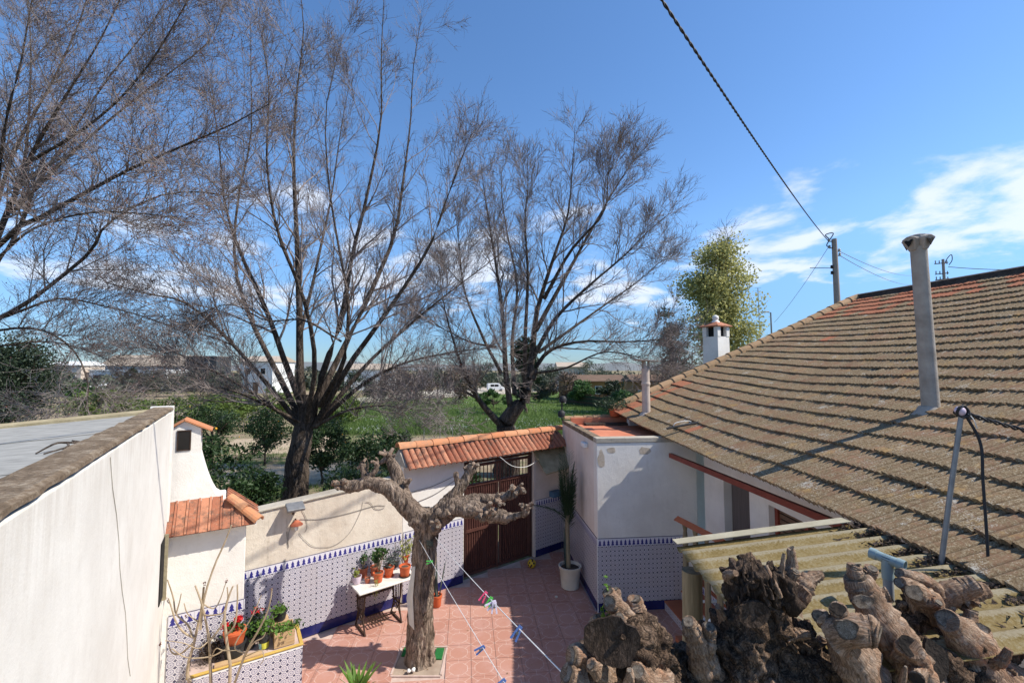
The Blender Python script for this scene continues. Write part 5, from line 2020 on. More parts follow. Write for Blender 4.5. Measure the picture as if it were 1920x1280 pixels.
def van(label, x, d, rot=0.0, s=1.0, tall=True):
    p = at(x, d)
    o = thing('white_van' if tall else 'white_car', label, 'van' if tall else 'car', p)
    ex = V(math.cos(rot), math.sin(rot), 0) * s
    ey = V(-math.sin(rot), math.cos(rot), 0) * s
    h = 2.1 if tall else 1.42
    L = 4.7 if tall else 4.2
    if tall:
        pr = [(-2.35, .35), (-2.35, h - .2), (-2.1, h), (1.0, h), (1.5, 1.35), (2.2, 1.1), (2.35, .8), (2.35, .35)]
    else:
        pr = [(-2.1, .32), (-2.1, .9), (-1.6, 1.0), (-1.1, h), (.5, h), (1.1, .98), (1.95, .86), (2.1, .6), (2.1, .32)]
    bevel(MB().prism([p + ex * a_ + V(0, 0, z * s) for a_, z in pr], ey * 1.8).build('body', MAT['plastic_white'], o), .06, 2)
    wz = (1.25, h - .25) if tall else (.98, h - .1)
    for a_, b_ in ((-1.5, -.5), (-.4, .7)):
        MB().box(p + ex * a_ - ey * .012 + V(0, 0, wz[0] * s), ex * (b_ - a_), ey * .03, (0, 0, (wz[1] - wz[0]) * s)).build('window', MAT['black'], o)
    for a_ in (-1.4, 1.4):
        for b_ in (.02, 1.78):
            c_ = p + ex * a_ + ey * b_ + V(0, 0, .33 * s)
            w_ = MB().tube([c_ - ey * .12, c_ + ey * .12], .33 * s, 14).build('wheel', MAT['black'], o)
            MB().tube([c_ - ey * .13, c_ + ey * .13], .18 * s, 10).build('rim', MAT['steel'], w_)
van('white car parked before the beige house at the left', 150, 84, .1, 1.25, False)
van('white car just left of the leafless trunk near the horizon', 172, 92, .1, 1.2, False)
van('white van parked far off behind the low fork of the V shaped tree', 930, 92, .2, .75, True)

# ================================================================== POLLARDED TREES
def blob(name, tubes_, balls, voxel, mat, parent, disp=((6, .03), (18, .015)), stretch=(1, 1, 1), smooth=True):
    """tubes (points, radii) and balls fused into one skin with rough bark"""
    m = MB()
    for pts, rad in tubes_:
        m.tube(pts, rad, 12)
    for b in balls:
        m.ball(*b, n=14, m=10)
    me = m.mesh('tmp')
    o = bpy.data.objects.new('tmp', me)
    COL.objects.link(o)
    md = o.modifiers.new('remesh', 'REMESH')
    md.mode = 'VOXEL'
    md.voxel_size = voxel
    dg = bpy.context.evaluated_depsgraph_get()
    ev = o.evaluated_get(dg)
    nm = bpy.data.meshes.new_from_object(ev)
    bpy.data.objects.remove(o)
    n = len(nm.vertices)
    co_ = np.zeros(n * 3, dtype=np.float32)
    nm.vertices.foreach_get('co', co_)
    co_ = co_.reshape(-1, 3)
    no = np.zeros(n * 3, dtype=np.float32)
    nm.vertices.foreach_get('normal', no)
    no = no.reshape(-1, 3)
    # relax the voxel steps a little
    ed = np.zeros(len(nm.edges) * 2, dtype=np.int32)
    nm.edges.foreach_get('vertices', ed)
    ed = ed.reshape(-1, 2)
    for _ in range(4):
        acc = np.zeros_like(co_)
        cnt = np.zeros(n)
        np.add.at(acc, ed[:, 0], co_[ed[:, 1]])
        np.add.at(acc, ed[:, 1], co_[ed[:, 0]])
        np.add.at(cnt, ed[:, 0], 1)
        np.add.at(cnt, ed[:, 1], 1)
        co_ = co_ * 0.5 + 0.5 * acc / np.maximum(cnt, 1)[:, None]
    d = np.zeros(n)
    sx, sy, sz_ = stretch
    for i in range(n):
        x, y, z = co_[i]
        for fq, am in disp:
            d[i] += am * mn.noise(Vector((x * fq * sx, y * fq * sy, z * fq * sz_)))
        # ridges: the absolute value makes furrows
        fq, am = disp[-1]
        d[i] -= am * 1.3 * abs(mn.noise(Vector((x * fq * .6 * sx + 7, y * fq * .6 * sy, z * fq * .6 * sz_))))
    co_ = co_ + no * d[:, None]
    off = np.array(wloc(parent), dtype=np.float32) if parent is not None else 0
    nm.vertices.foreach_set('co', (co_ - off).astype(np.float32).ravel())
    if smooth:
        nm.polygons.foreach_set('use_smooth', [True] * len(nm.polygons))
    nm.update()
    nm.materials.clear()
    return link(name, nm, MAT[mat], parent)


def cut_disc(parent, c, axis, r, mat='sawn', name='cut_end', sq=1.0):
    """sawn face with a slightly irregular rim"""
    axis = (Vector(axis).normalized() + V(random.gauss(0, .22), random.gauss(0, .22), random.gauss(0, .22)) * (0 if name == 'sawn_face' else 1)).normalized()
    u = axis.cross(V(0, 0, 1) if abs(axis.z) < .9 else V(1, 0, 0)).normalized()
    w = axis.cross(u)
    n = 20
    vs_ = [V(0, 0, -0.10)]
    for i in range(n):
        a = 2 * math.pi * i / n
        rr = .96 + .30 * mn.noise(V(math.cos(a) * 1.3 + c[0] * 9, math.sin(a) * 1.3, c[2] * 9)) + .12 * mn.noise(V(math.cos(a) * 4 + c[0] * 9, math.sin(a) * 4, c[2] * 9))
        vs_.append(V(math.cos(a) * rr, math.sin(a) * rr * sq, 0.0))
    for i in range(n):
        vs_.append(V(vs_[1 + i].x * 1.0, vs_[1 + i].y * 1.0, -0.25))
    fs_ = [(0, 1 + i, 1 + (i + 1) % n) for i in range(n)] + [(1 + i, 1 + n + i, 1 + n + (i + 1) % n, 1 + (i + 1) % n) for i in range(n)]
    me = bpy.data.meshes.new(name)
    me.from_pydata([tuple(p) for p in vs_], [], fs_)
    M = frame(u * r, w * r, axis * r, Vector(c))
    return link(name, me, MAT[mat], parent, M)


def stub(parent, pts, rad, mat='bark_pale', cut='sawn', rim=0.92, seg=16, rough=0.05, label=None, knots=None):
    """a cut branch: lobed, knobbly, twisting tube with a sawn end"""
    k = max(14, int(9 * len(pts)))
    pts = spline(pts, k)
    rr = np.interp(np.linspace(0, 1, k), np.linspace(0, 1, len(rad)), rad)
    ph = [random.uniform(0, 6.28) for _ in range(4)]
    tw = random.uniform(-1.2, 1.2)
    lob = random.uniform(.05, .12)
    kn = [(random.uniform(.12, .8), random.uniform(0, 6.28), random.uniform(.12, .38)) for _ in range(random.randrange(2, 6) if knots is None else knots)]
    t0 = (pts[1] - pts[0]).normalized()
    u = Vector((0, 0, 1)) if abs(t0.z) < .9 else Vector((1, 0, 0))
    x = t0.cross(u).normalized()
    L = 0.0
    vs_, uvv, fs_ = [], [], []
    for i, p in enumerate(pts):
        if i:
            L += (p - pts[i - 1]).length
        tg = (pts[min(i + 1, k - 1)] - pts[max(i - 1, 0)]).normalized()
        x = (x - tg * x.dot(tg)).normalized()
        y = tg.cross(x)
        q = i / (k - 1)
        edge = min(1.0, (1 - q) * 5)
        for j in range(seg + 1):
            an = 2 * math.pi * j / seg
            a2 = an + tw * q
            r = rr[i]
            f = 1 + (lob * math.cos(2 * a2 + ph[0]) + lob * .8 * math.cos(3 * a2 + ph[1]) + lob * .4 * math.cos(5 * a2 + ph[2])) * (.35 + .65 * edge)
            for kq, ka, kh in kn:
                da = math.atan2(math.sin(an - ka), math.cos(an - ka))
                f += kh * math.exp(-((q - kq) / .11) ** 2 - (da / .55) ** 2)
            d_ = x * math.cos(an) + y * math.sin(an)
            w = p + d_ * r
            n_ = mn.noise(w * (1.0 / max(r, .012))) * rough * 2.2 + mn.noise(w * (2.6 / max(r, .012))) * rough * 1.6 - abs(mn.noise(Vector((an * 2.2, L / max(r, .01) * .5, ph[3])))) * rough * 1.8
            # a collar of callus swells behind the cut
            col_ = .10 * math.exp(-((q - .93) / .05) ** 2) if cut else 0
            vs_.append(p + d_ * r * (f + n_ * (.4 + .6 * edge) + col_ + .25 * max(0, .14 - q) / .14))
            uvv.append((an * rr.mean(), L))
    w = seg + 1
    for i in range(k - 1):
        for j in range(seg):
            fs_.append((i * w + j, i * w + j + 1, (i + 1) * w + j + 1, (i + 1) * w + j))
    ofs = wloc(parent)
    me = bpy.data.meshes.new('branch_stub')
    me.from_pydata([tuple(p - ofs) for p in vs_], [], fs_ + [tuple(range((k - 1) * w, k * w - 1))])
    ul = me.uv_layers.new(name='UVMap')
    for lp in me.loops:
        ul.data[lp.index].uv = uvv[lp.vertex_index]
    o = link('branch_stub', me, MAT[mat], parent)
    soften(o, 60)
    ax_ = pts[-1] - pts[-2]
    if cut:
        cut_disc(o, pts[-1] + ax_.normalized() * 0.004, ax_, rr[-1] * rim * .98, cut)
    return o


# --- the pollarded tree standing in the courtyard
tb = V(pit.x, pit.y, 0)
yt = thing('pollarded_tree', 'pollarded tree with knobbly cut arms standing in its square pit in the courtyard', 'tree', tb)
TD = tb.y
def Q(x, y, dd=0.0):
    return P(x, y, TD + dd)
ttub = [
    ([tb + V(0, 0, -.03), tb + V(0, 0, .12), Q(790, 1150), Q(793, 1080), Q(797, 1020), Q(802, 975), Q(803, 955)], [.245, .215, .195, .185, .19, .21, .20]),
    ([Q(802, 990), Q(775, 960, -.05), Q(752, 935, -.08), Q(725, 912, -.1), Q(690, 905, -.12), Q(655, 912, -.14), Q(640, 906, -.15)], [.17, .155, .14, .115, .095, .08, .07]),
    ([Q(768, 955, 0), Q(752, 915, .05), Q(742, 885, .1), Q(732, 862, .12), Q(724, 852, .14)], [.12, .105, .09, .085, .075]),
    ([Q(803, 985), Q(825, 962, .05), Q(845, 940, .1), Q(860, 918, .15), Q(880, 888, .2), Q(888, 872, .22)], [.165, .15, .12, .10, .07, .06]),
    ([Q(815, 975), Q(850, 950, -.1), Q(890, 955, -.2), Q(925, 965, -.3), Q(950, 968, -.35)], [.15, .135, .12, .105, .085]),
    ([Q(850, 945, 0), Q(890, 935, .05), Q(930, 935, .05), Q(965, 925, .05), Q(975, 912, .05)], [.11, .095, .085, .075, .06]),
    ([Q(915, 968, -.28), Q(945, 970, -.35), Q(975, 965, -.4), Q(985, 962, -.42)], [.09, .07, .055, .045]),
    ([Q(688, 905, -.12), Q(683, 885, -.12), Q(680, 868, -.1)], [.06, .05, .04]),
    ([Q(690, 895, -.12), Q(705, 880, -.1), Q(708, 870, -.1)], [.05, .04, .035]),
    ([Q(750, 925, .04), Q(763, 905, .02), Q(766, 900, 0)], [.06, .055, .045]),
    ([Q(820, 962, -.15), Q(832, 965, -.22), Q(842, 958, -.25)], [.09, .07, .05]),
    ([Q(780, 975, -.15), Q(772, 978, -.2), Q(765, 985, -.22)], [.08, .05, .03]),
    ([Q(858, 905, .15), Q(856, 890, .1), Q(856, 884, .1)], [.05, .04, .03]),
]
ttub = [(p_, [r_ * (1.13 if i_ else 1.04) for r_ in rr_]) for i_, (p_, rr_) in enumerate(ttub)]
blob('trunk', ttub, [(Q(642, 908, -.15), .085), (Q(727, 856, .13), .095), (Q(957, 925, .05), .09), (Q(905, 968, -.3), .10), (Q(815, 985, -.12), .12), (Q(884, 880, .2), .075), (Q(985, 958, -.42), .06)],
     0.013, 'bark_mulberry', yt, ((5, .03), (11, .014), (26, .014)), (1, 1, .35))
# knuckles of cut shoots at the arm ends
def knuckles(c, n, spread, L0, L1, r0, r1, bias=(0, 0, .3), mat='bark_knuckle'):
    c = Vector(c)
    for i in range(n):
        d = V(random.gauss(0, 1), random.gauss(0, 1) - .3, random.gauss(0, .9)).normalized() + Vector(bias)
        d.normalize()
        L = random.uniform(L0, L1)
        r = random.uniform(r0, r1)
        o = c + d * spread * .5
        k = V(random.gauss(0, .3), random.gauss(0, .3), random.gauss(0, .3))
        stub(yt, [o, o + d * L * .5, o + (d + k * .5).normalized() * L], [r * 1.35, r * 1.05, r], mat, 'sawn', .85, 8, .10, None, 1)
knuckles(Q(643, 908, -.15), 11, .10, .08, .15, .020, .034, (-.3, -.2, .3))
knuckles(Q(727, 856, .12), 8, .11, .08, .14, .020, .034, (-.1, -.1, .3))
knuckles(Q(680, 868, -.1), 3, .04, .05, .09, .016, .026)
knuckles(Q(708, 870, -.1), 3, .04, .05, .11, .014, .024, (0, 0, .7))
knuckles(Q(886, 874, .2), 7, .07, .07, .13, .018, .03)
knuckles(Q(967, 920, .05), 14, .12, .09, .18, .022, .038, (.2, -.3, .3))
knuckles(Q(910, 960, -.32), 11, .13, .09, .16, .024, .042, (0, -.6, .1))
knuckles(Q(935, 945, -.2), 6, .10, .08, .15, .022, .036, (0, -.5, .4))
knuckles(Q(986, 958, -.42), 7, .07, .08, .14, .018, .03, (.3, 0, .3))
knuckles(Q(822, 980, -.2), 7, .12, .07, .13, .022, .04, (.1, -.8, .1))
knuckles(Q(766, 900, 0), 2, .05, .05, .08, .02, .03, (.5, 0, .4))
# square pit with its soil, kerb and scraps of green turf mat
pt_ = thing('tree_pit', 'square earth pit round the foot of the pollarded tree', 'tree pit', tb)
MB().box(tb + V(-.37, -.35, -.012), (.74, 0, 0), (0, .70, 0), (0, 0, .010)).build('soil', simple('pit_earth', (.27, .20, .15), (.38, .30, .23), 6, 1, .6, 40), pt_)
for a, b in ((V(-.38, -.36, 0), V(.38, -.36, 0)), (V(-.38, .36, 0), V(.38, .36, 0)), (V(-.38, -.33, 0), V(-.38, .33, 0)), (V(.38, -.33, 0), V(.38, .33, 0))):
    MB().bar(tb + a + V(0, 0, -.003), tb + b + V(0, 0, -.003), .03, .024).build('kerb', MAT['grout'], pt_)
gm = MB().box(tb + V(-.33, .10, .001), (.16, 0, 0), (0, .22, 0), (0, 0, .02))
tag(gm.build('turf_mat', MAT['green_mat']), 'scrap of green turf mat left of the pollarded trunk', 'mat', 'scraps of turf mat')
gm = MB().box(tb + V(.21, .02, .001), (.13, 0, 0), (0, .28, 0), (0, 0, .02))
tag(gm.build('turf_mat', MAT['green_mat']), 'scrap of green turf mat right of the pollarded trunk', 'mat', 'scraps of turf mat')
m = MB()
for k in range(7):
    m.ball(tb + V(-.10 + random.gauss(0, .03), -.29 + random.gauss(0, .02), .03 + random.random() * .03), .026, n=7, m=5)
tag(m.build('stone', MAT['plastic_white'], None, True), 'small white lumpy stone at the foot of the pollarded tree', 'stone')
# cream strip hanging on the trunk and a tuft of air plant
q0, q1, q2 = Q(775, 1062, -.22), Q(768, 1120, -.24), Q(773, 1178, -.24)
m = MB()
m.prism([q0 + V(-.015, 0, 0), q0 + V(.03, 0, 0), q1 + V(.05, 0, 0), q2 + V(.03, 0, -.02), q2 + V(-.05, 0, .07), q1 + V(-.05, 0, 0)], V(0, .012, 0))
tag(m.build('hanging_strip', MAT['pot_cream']), 'cream plastic strip hanging on the pollarded trunk', 'strip')
b = np.tile(np.array(Q(806, 1018, -.2))[None], (60, 1)) + rng.normal(0, .025, (60, 3))
v, f = cards(b, .06 + .05 * rng.random(60), asp=.14)
tag(np_obj('air_plant', v, f, MAT['leaf_grey']), 'tuft of grey green air plant tied on the pollarded trunk', 'plant')

# --- the heavy pollard in the foreground
D_ = 2.42
hb = V(P(1450, 1000, D_).x, D_, 0)
ht = thing('old_pollard', 'massive gnarled pollard head with sawn branch stubs in the near foreground', 'tree', hb)
def Z(x, y, dd=0.0):
    return P(x, y, D_ + dd)
SCL = D_ / F
htub = [
    ([hb, V(hb.x, hb.y, 1.2), V(hb.x - .02, hb.y, 2.2), V(hb.x, hb.y, 2.7)], [.34, .30, .32, .38]),
    ([V(hb.x, hb.y, 2.5), Z(1350, 1315), Z(1268, 1292), Z(1215, 1250, -.06), Z(1180, 1222, -.14), Z(1150, 1205, -.22)], [.30, .24, .20, .19, .17, .14]),
    ([Z(1260, 1270), Z(1180, 1290, -.1), Z(1130, 1275, -.18)], [.2, .16, .12]),
    ([V(hb.x, hb.y, 2.5), Z(1420, 1250), Z(1425, 1190), Z(1425, 1135), Z(1425, 1085), Z(1432, 1062)], [.30, .26, .21, .165, .125, .10]),
    ([Z(1440, 1240), Z(1500, 1220), Z(1540, 1205)], [.2, .17, .11]),
    ([V(hb.x, hb.y, 2.5), Z(1560, 1290), Z(1660, 1290), Z(1760, 1280), Z(1810, 1245), Z(1830, 1215)], [.3, .24, .20, .20, .17, .13]),
    ([Z(1730, 1270, .1), Z(1730, 1200, .15), Z(1735, 1150, .18), Z(1745, 1125, .2)], [.17, .14, .12, .10]),
]
blob('trunk', htub, [(Z(1400, 1100), .11), (Z(1450, 1095), .10), (Z(1390, 1230), .22), (Z(1480, 1235), .2), (Z(1345, 1300), .17)],
     0.0115, 'bark_stump', ht, ((4, .06), (9, .05), (20, .04), (38, .026)))
# rotten, splintered crown of the middle stump
blob('rotten_top', [([Z(1400, 1130, -.06), Z(1398, 1090, -.06), Z(1403, 1066, -.06)], [.10, .105, .075]), ([Z(1445, 1120, -.05), Z(1452, 1075, -.05), Z(1458, 1055, -.04)], [.10, .085, .035])], [],
     0.008, 'rotten', ht, ((8, .05), (22, .045), (55, .03)), (1, 1, .4))
sp = []
for k in range(12):
    x = random.uniform(1380, 1468)
    a = Z(x, random.uniform(1085, 1150), -.17 - .03 * random.random())
    b_ = a + V(random.gauss(0, .025), random.gauss(0, .01), random.uniform(.03, .09))
    sp.append(([a, a.lerp(b_, .5) + V(random.gauss(0, .006), 0, 0), b_], random.uniform(.006, .013), .003))
LP, LR = limbs_np(sp, 6, .3)
v, f = tubes_np(LP, LR, 5)
np_obj('splinters', v, f, MAT['rotten'], ht, False, 'stuff')
# large sawn faces
view = V(-.05, -1, .35)
cut_disc(ht, Z(1148, 1200, -.385), V(-.25, -1, .30), .118, 'rotten', 'sawn_face', .80)
cut_disc(ht, Z(1190, 1265, -.32), V(.05, -1, .25), .085, 'rotten', 'sawn_face', .8)
cut_disc(ht, Z(1413, 1150, -.195), V(-.1, -1, .12), .082, 'rotten', 'sawn_face', .68)
def zs(lst, rpx, **kw):
    """stub from photo pixels (x, y, depth offset) and radii in pixels"""
    return stub(ht, [Z(*q) for q in lst], [r * SCL * (1 - .14 * i_ / max(1, len(rpx) - 1)) * .95 for i_, r in enumerate(rpx)], **kw)
# left cluster
zs([(1175, 1205, -.1), (1185, 1165, -.12), (1190, 1138, -.14), (1190, 1122, -.15)], [26, 21, 18, 14], rough=.13)
zs([(1180, 1175, -.12), (1168, 1150, -.18), (1153, 1133, -.24), (1143, 1129, -.27)], [20, 18, 15, 14], rough=.1)
zs([(1165, 1165, -.16), (1150, 1128, -.16), (1140, 1108, -.17)], [16, 15, 12], rough=.12)
zs([(1160, 1150, -.14), (1155, 1112, -.13), (1153, 1104, -.13)], [12, 10, 8], rough=.12)
zs([(1172, 1170, -.22), (1160, 1165, -.26), (1162, 1158, -.30)], [16, 13, 11], rough=.15)
zs([(1195, 1165, -.13), (1202, 1148, -.14), (1206, 1138, -.15)], [11, 8, 5], rough=.1, cut=None)
zs([(1128, 1200, -.2), (1118, 1172, -.18), (1124, 1158, -.18)], [16, 13, 10], rough=.12)
zs([(1130, 1240, -.26), (1095, 1232, -.32), (1072, 1228, -.36)], [26, 22, 17], rough=.1)
zs([(1150, 1275, -.3), (1120, 1255, -.38), (1108, 1245, -.42)], [15, 13, 10], rough=.1)
zs([(1120, 1290, -.3), (1085, 1275, -.36), (1064, 1262, -.4)], [30, 25, 17], rough=.12, mat='bark_pale')
zs([(1240, 1290, -.3), (1205, 1268, -.36), (1196, 1258, -.4)], [24, 17, 14], rough=.1)
zs([(1180, 1290, -.38), (1182, 1265, -.42), (1180, 1256, -.44)], [10, 7, 5], rough=.1)
zs([(1345, 1310, -.02), (1318, 1245, -.08), (1305, 1195, -.12), (1294, 1172, -.14), (1291, 1165, -.15)], [34, 26, 18, 14, 13], rough=.1)
zs([(1335, 1270, -.06), (1322, 1225, -.1), (1328, 1190, -.11), (1330, 1174, -.13)], [24, 18, 15, 12], rough=.14)
# middle: shoots from the broken head
zs([(1468, 1205, -.05), (1470, 1150, -.06), (1472, 1110, -.07), (1474, 1084, -.07)], [14, 13, 12, 12], rough=.06)
zs([(1472, 1110, -.03), (1478, 1085, -.02), (1485, 1060, -.02), (1483, 1028, -.03)], [15, 15, 12, 7], rough=.12)
zs([(1476, 1135, 0), (1498, 1105, .0), (1520, 1085, .0), (1541, 1076, .0)], [22, 24, 14, 8], rough=.1)
zs([(1478, 1090, -.04), (1488, 1078, -.07), (1492, 1070, -.08)], [12, 10, 9], rough=.08)
zs([(1464, 1100, -.1), (1466, 1065, -.1), (1470, 1038, -.1)], [5, 4, 3.5], rough=.06)
zs([(1436, 1060, -.1), (1452, 1095, -.16), (1462, 1118, -.16)], [3, 6, 6], rough=.06, cut=None)
# right-hand group: the thick diagonal stub and what grows on it
zs([(1730, 1300, -.12), (1690, 1220, -.1), (1650, 1160, -.08), (1618, 1110, -.06), (1606, 1080, -.06)], [40, 36, 32, 29, 24], rough=.07)
zs([(1612, 1098, -.06), (1602, 1070, -.05), (1603, 1058, -.05)], [18, 15, 13], rough=.08)
zs([(1618, 1092, -.04), (1632, 1072, -.05), (1636, 1066, -.06)], [15, 13, 11], rough=.1)
cut_disc(ht, Z(1619, 1128, -.17), V(-.1, -1, .45), .050, 'sawn', 'cut_end', .6)
zs([(1640, 1125, -.06), (1658, 1117, -.07), (1668, 1116, -.08)], [14, 13, 13], rough=.05)
zs([(1625, 1280, -.2), (1605, 1235, -.22), (1578, 1195, -.24), (1572, 1182, -.25)], [34, 34, 26, 20], rough=.07)
zs([(1570, 1188, -.24), (1602, 1180, -.30), (1632, 1184, -.33), (1648, 1190, -.35)], [26, 28, 25, 22], rough=.05)
cut_disc(ht, Z(1588, 1179, -.415), V(-.35, -1, .3), .044, 'sawn', 'cut_end', .95)
zs([(1585, 1195, -.15), (1560, 1175, -.18), (1540, 1158, -.22), (1535, 1154, -.24)], [17, 15, 13, 12], rough=.07)
zs([(1585, 1175, -.2), (1575, 1150, -.25), (1572, 1141, -.28)], [17, 15, 14], rough=.07, cut='hollow')
zs([(1715, 1262, -.15), (1708, 1230, -.22), (1705, 1212, -.28)], [28, 24, 20], rough=.08, cut='hollow')
zs([(1722, 1240, -.2), (1722, 1262, -.28), (1719, 1272, -.33)], [18, 15, 13], rough=.08, cut='hollow')
zs([(1690, 1295, -.3), (1694, 1265, -.32), (1698, 1250, -.33)], [6, 5, 3], rough=.05)
# upper right head
zs([(1745, 1150, .15), (1728, 1118, .08), (1706, 1098, .02), (1688, 1092, .0)], [30, 22, 16, 12], rough=.06)
zs([(1750, 1130, .15), (1735, 1095, .1), (1705, 1080, .05), (1687, 1074, .04)], [24, 18, 13, 11], rough=.08)
zs([(1732, 1122, .05), (1750, 1130, .0), (1759, 1128, -.02)], [16, 13, 9], rough=.06)
cut_disc(ht, Z(1715, 1110, -.075), V(-.15, -1, .3), .042, 'sawn', 'cut_end', .85)
zs([(1745, 1130, .15), (1775, 1112, .12), (1805, 1102, .1), (1830, 1094, .08)], [26, 25, 22, 19], rough=.05)
zs([(1790, 1122, .15), (1825, 1108, .14), (1850, 1106, .13)], [22, 19, 15], rough=.06)
zs([(1822, 1130, .1), (1832, 1132, .06), (1836, 1134, .05)], [7, 5, 4], rough=.05)
# right bottom pale mass
zs([(1850, 1270, -.05), (1825, 1215, -.06), (1795, 1178, -.1), (1776, 1162, -.13)], [50, 38, 25, 21], rough=.06)
zs([(1835, 1225, -.05), (1838, 1195, -.05), (1838, 1180, -.06)], [26, 20, 16], rough=.07)
zs([(1850, 1230, 0), (1862, 1200, 0), (1864, 1190, 0)], [28, 22, 16], rough=.1, cut=None)
zs([(1815, 1190, 0), (1820, 1160, .02), (1821, 1144, .03)], [13, 12, 11.5], rough=.05)
zs([(1855, 1240, -.02), (1885, 1232, -.02), (1910, 1215, -.02), (1945, 1195, -.02)], [22, 17, 15, 14], rough=.07, mat='bark_stump')
zs([(1850, 1262, -.06), (1885, 1252, -.08), (1915, 1264, -.1), (1945, 1268, -.1)], [24, 16, 13, 13], rough=.08)
zs([(1790, 1285, -.1), (1775, 1245, -.12), (1762, 1222, -.14)], [36, 26, 14], rough=.1, mat='bark_stump')
cut_disc(ht, Z(1757, 1240, -.22), V(-.4, -1, .2), .062, 'hollow', 'rot_hollow', 1.5)
# small knuckles crowding the heads
hm_ = [o_ for o_ in ht.children if o_.name.startswith('trunk')][0].data
hvn = [(v_.co + hb, v_.normal.copy()) for v_ in hm_.vertices if v_.co.z > 2.35 and v_.normal.z > .15 and v_.normal.y < .4]
random.shuffle(hvn)
for p_, n_ in hvn[:20]:
    d_ = (n_ + V(random.gauss(0, .4), random.gauss(0, .4), random.uniform(0, .5))).normalized()
    L_ = random.uniform(.06, .15)
    r_ = random.uniform(.010, .026)
    k_ = V(random.gauss(0, .4), random.gauss(0, .4), random.gauss(0, .3))
    stub(ht, [p_ - d_ * .03, p_ + d_ * L_ * .5, p_ + (d_ + k_ * .5).normalized() * L_], [r_ * 1.5, r_ * 1.15, r_ * .8], 'bark_pale' if random.random() < .5 else 'bark_stump', 'sawn' if random.random() < .5 else None, .85, 12, .14)
# fresh shoots
for q, n in ((Z(1133, 1150, -.2), 22), (Z(1140, 1102, -.17), 7), (Z(1212, 1172, -.2), 5)):
    b = np.array(q)[None] + rng.normal(0, .016, (n, 3)) * np.array([.8, .8, 1.4])
    v, f = cards(b, .022 + .022 * rng.random(n), asp=.6)
    np_obj('fresh_leaves', v, f, MAT['leaf_bright'], ht, False, 'stuff')

# ================================================================== COURTYARD OBJECTS
def leaves_obj(name, c, n, spread, size, mat, parent, asp=.5, flat=0.0):
    b = np.array(c)[None] + rng.normal(0, 1, (n, 3)) * np.array(spread)
    v, f = cards(b, size * (.6 + .8 * rng.random(n)), flat, asp)
    return np_obj(name, v, f, MAT[mat], parent, False, 'stuff')


def pot(name, label, c, r, h, mat, cat='pot', group=None, saucer=None, rim=True):
    c = Vector(c)
    o = thing(name, label, cat, c, group)
    pr = [(r * .74, 0), (r * .78, h * .03), (r * .95, h * .82)]
    pr += [(r * 1.04, h * .83), (r * 1.06, h), (r * .93, h), (r * .90, h * .88)] if rim else [(r, h), (r * .9, h), (r * .86, h * .88)]
    b = soften(MB().lathe(c + V(0, 0, .004), pr, 18).build('body', MAT[mat], o), 35)
    MB().lathe(c + V(0, 0, h * .86), [(r * .90, 0), (r * .90, .006), (r * .2, .012)], 14).build('soil', MAT['soil'], o)
    if saucer:
        MB().lathe(c, [(r * .9, 0), (r * 1.05, .012), (r * 1.0, .014), (r * .8, .006)], 16).build('saucer', MAT[saucer], o)
    return o


def succulent(o, c, h, n, mat='leaf_mid', size=.05):
    m = MB()
    c = Vector(c)
    pts = []
    for k in range(n):
        a = random.uniform(0, 6.28)
        e = c + V(math.cos(a) * h * .35 * random.random(), math.sin(a) * h * .35 * random.random(), h * random.uniform(.5, 1))
        m.tube([c, c.lerp(e, .5) + V(random.gauss(0, .012), random.gauss(0, .012), 0), e], [.009, .007, .005], 6)
        pts += [e] * 10 + [c.lerp(e, .75)] * 5
    m.build('stems', MAT['cane'], o, True)
    b = np.array([tuple(p) for p in pts]) + rng.normal(0, .022, (len(pts), 3))
    v, f = cards(b, size * (.6 + .7 * rng.random(len(b))), asp=.75)
    np_obj('foliage', v, f, MAT[mat], o, False, 'stuff')


# --- sewing machine table with a stone top
tl0, tl1 = G(645, 1088, .755), G(674, 1114, .755)
tr1 = tl1 + WD * 1.12
twv = -WN * ((tl0 - tl1).length * .95)
tA = tl1
st = thing('treadle_table', 'old iron treadle sewing table with a pale marble top holding plant pots', 'table', V(tA.x, tA.y, 0))
tw = 0.52
bevel(MB().box(tA + V(0, 0, -.03), WD * 1.12, -WN * tw, (0, 0, .03)).build('top', MAT['marble'], st), .006)
def tp(s, b_, z):
    return V(tA.x, tA.y, 0) + WD * s - WN * b_ + V(0, 0, z)
for s in (0.12, 0.80):
    m = MB()
    m.bar(tp(s, .06, .71), tp(s, tw - .06, .71), .035, .03)
    m.bar(tp(s, .02, .015), tp(s, tw - .02, .015), .03, .03)
    for b_ in (.10, .17, .24, .31, .38):
        m.tube([tp(s, b_, .70), tp(s, b_ + .015, .5), tp(s, b_, .32)], .009, 6)
    m.bar(tp(s, .08, .32), tp(s, tw - .08, .32), .025, .025)
    m.tube(spline([tp(s, .06, .71), tp(s, .09, .45), tp(s, .14, .30), tp(s, .08, .12), tp(s, .02, .0)], 12), .015, 6)
    m.tube(spline([tp(s, tw - .06, .71), tp(s, tw - .09, .45), tp(s, tw - .14, .30), tp(s, tw - .08, .12), tp(s, tw - .02, .0)], 12), .015, 6)
    m.tube(spline([tp(s, .09, .12), tp(s, .26, .27), tp(s, tw - .09, .12)], 10), .012, 6)
    m.tube(spline([tp(s, .14, .30), tp(s, .26, .17), tp(s, tw - .14, .30)], 10), .010, 6)
    m.build('side_frame', MAT['iron'], st)
m = MB()
m.bar(tp(.12, .40, .50), tp(.80, .40, .50), .04, .02)
m.tube(spline([tp(.12, .40, .66), tp(.30, .40, .53), tp(.46, .40, .50), tp(.62, .40, .53), tp(.80, .40, .66)], 14), .012, 6)
m.build('cross_brace', MAT['iron'], st)
m = MB()
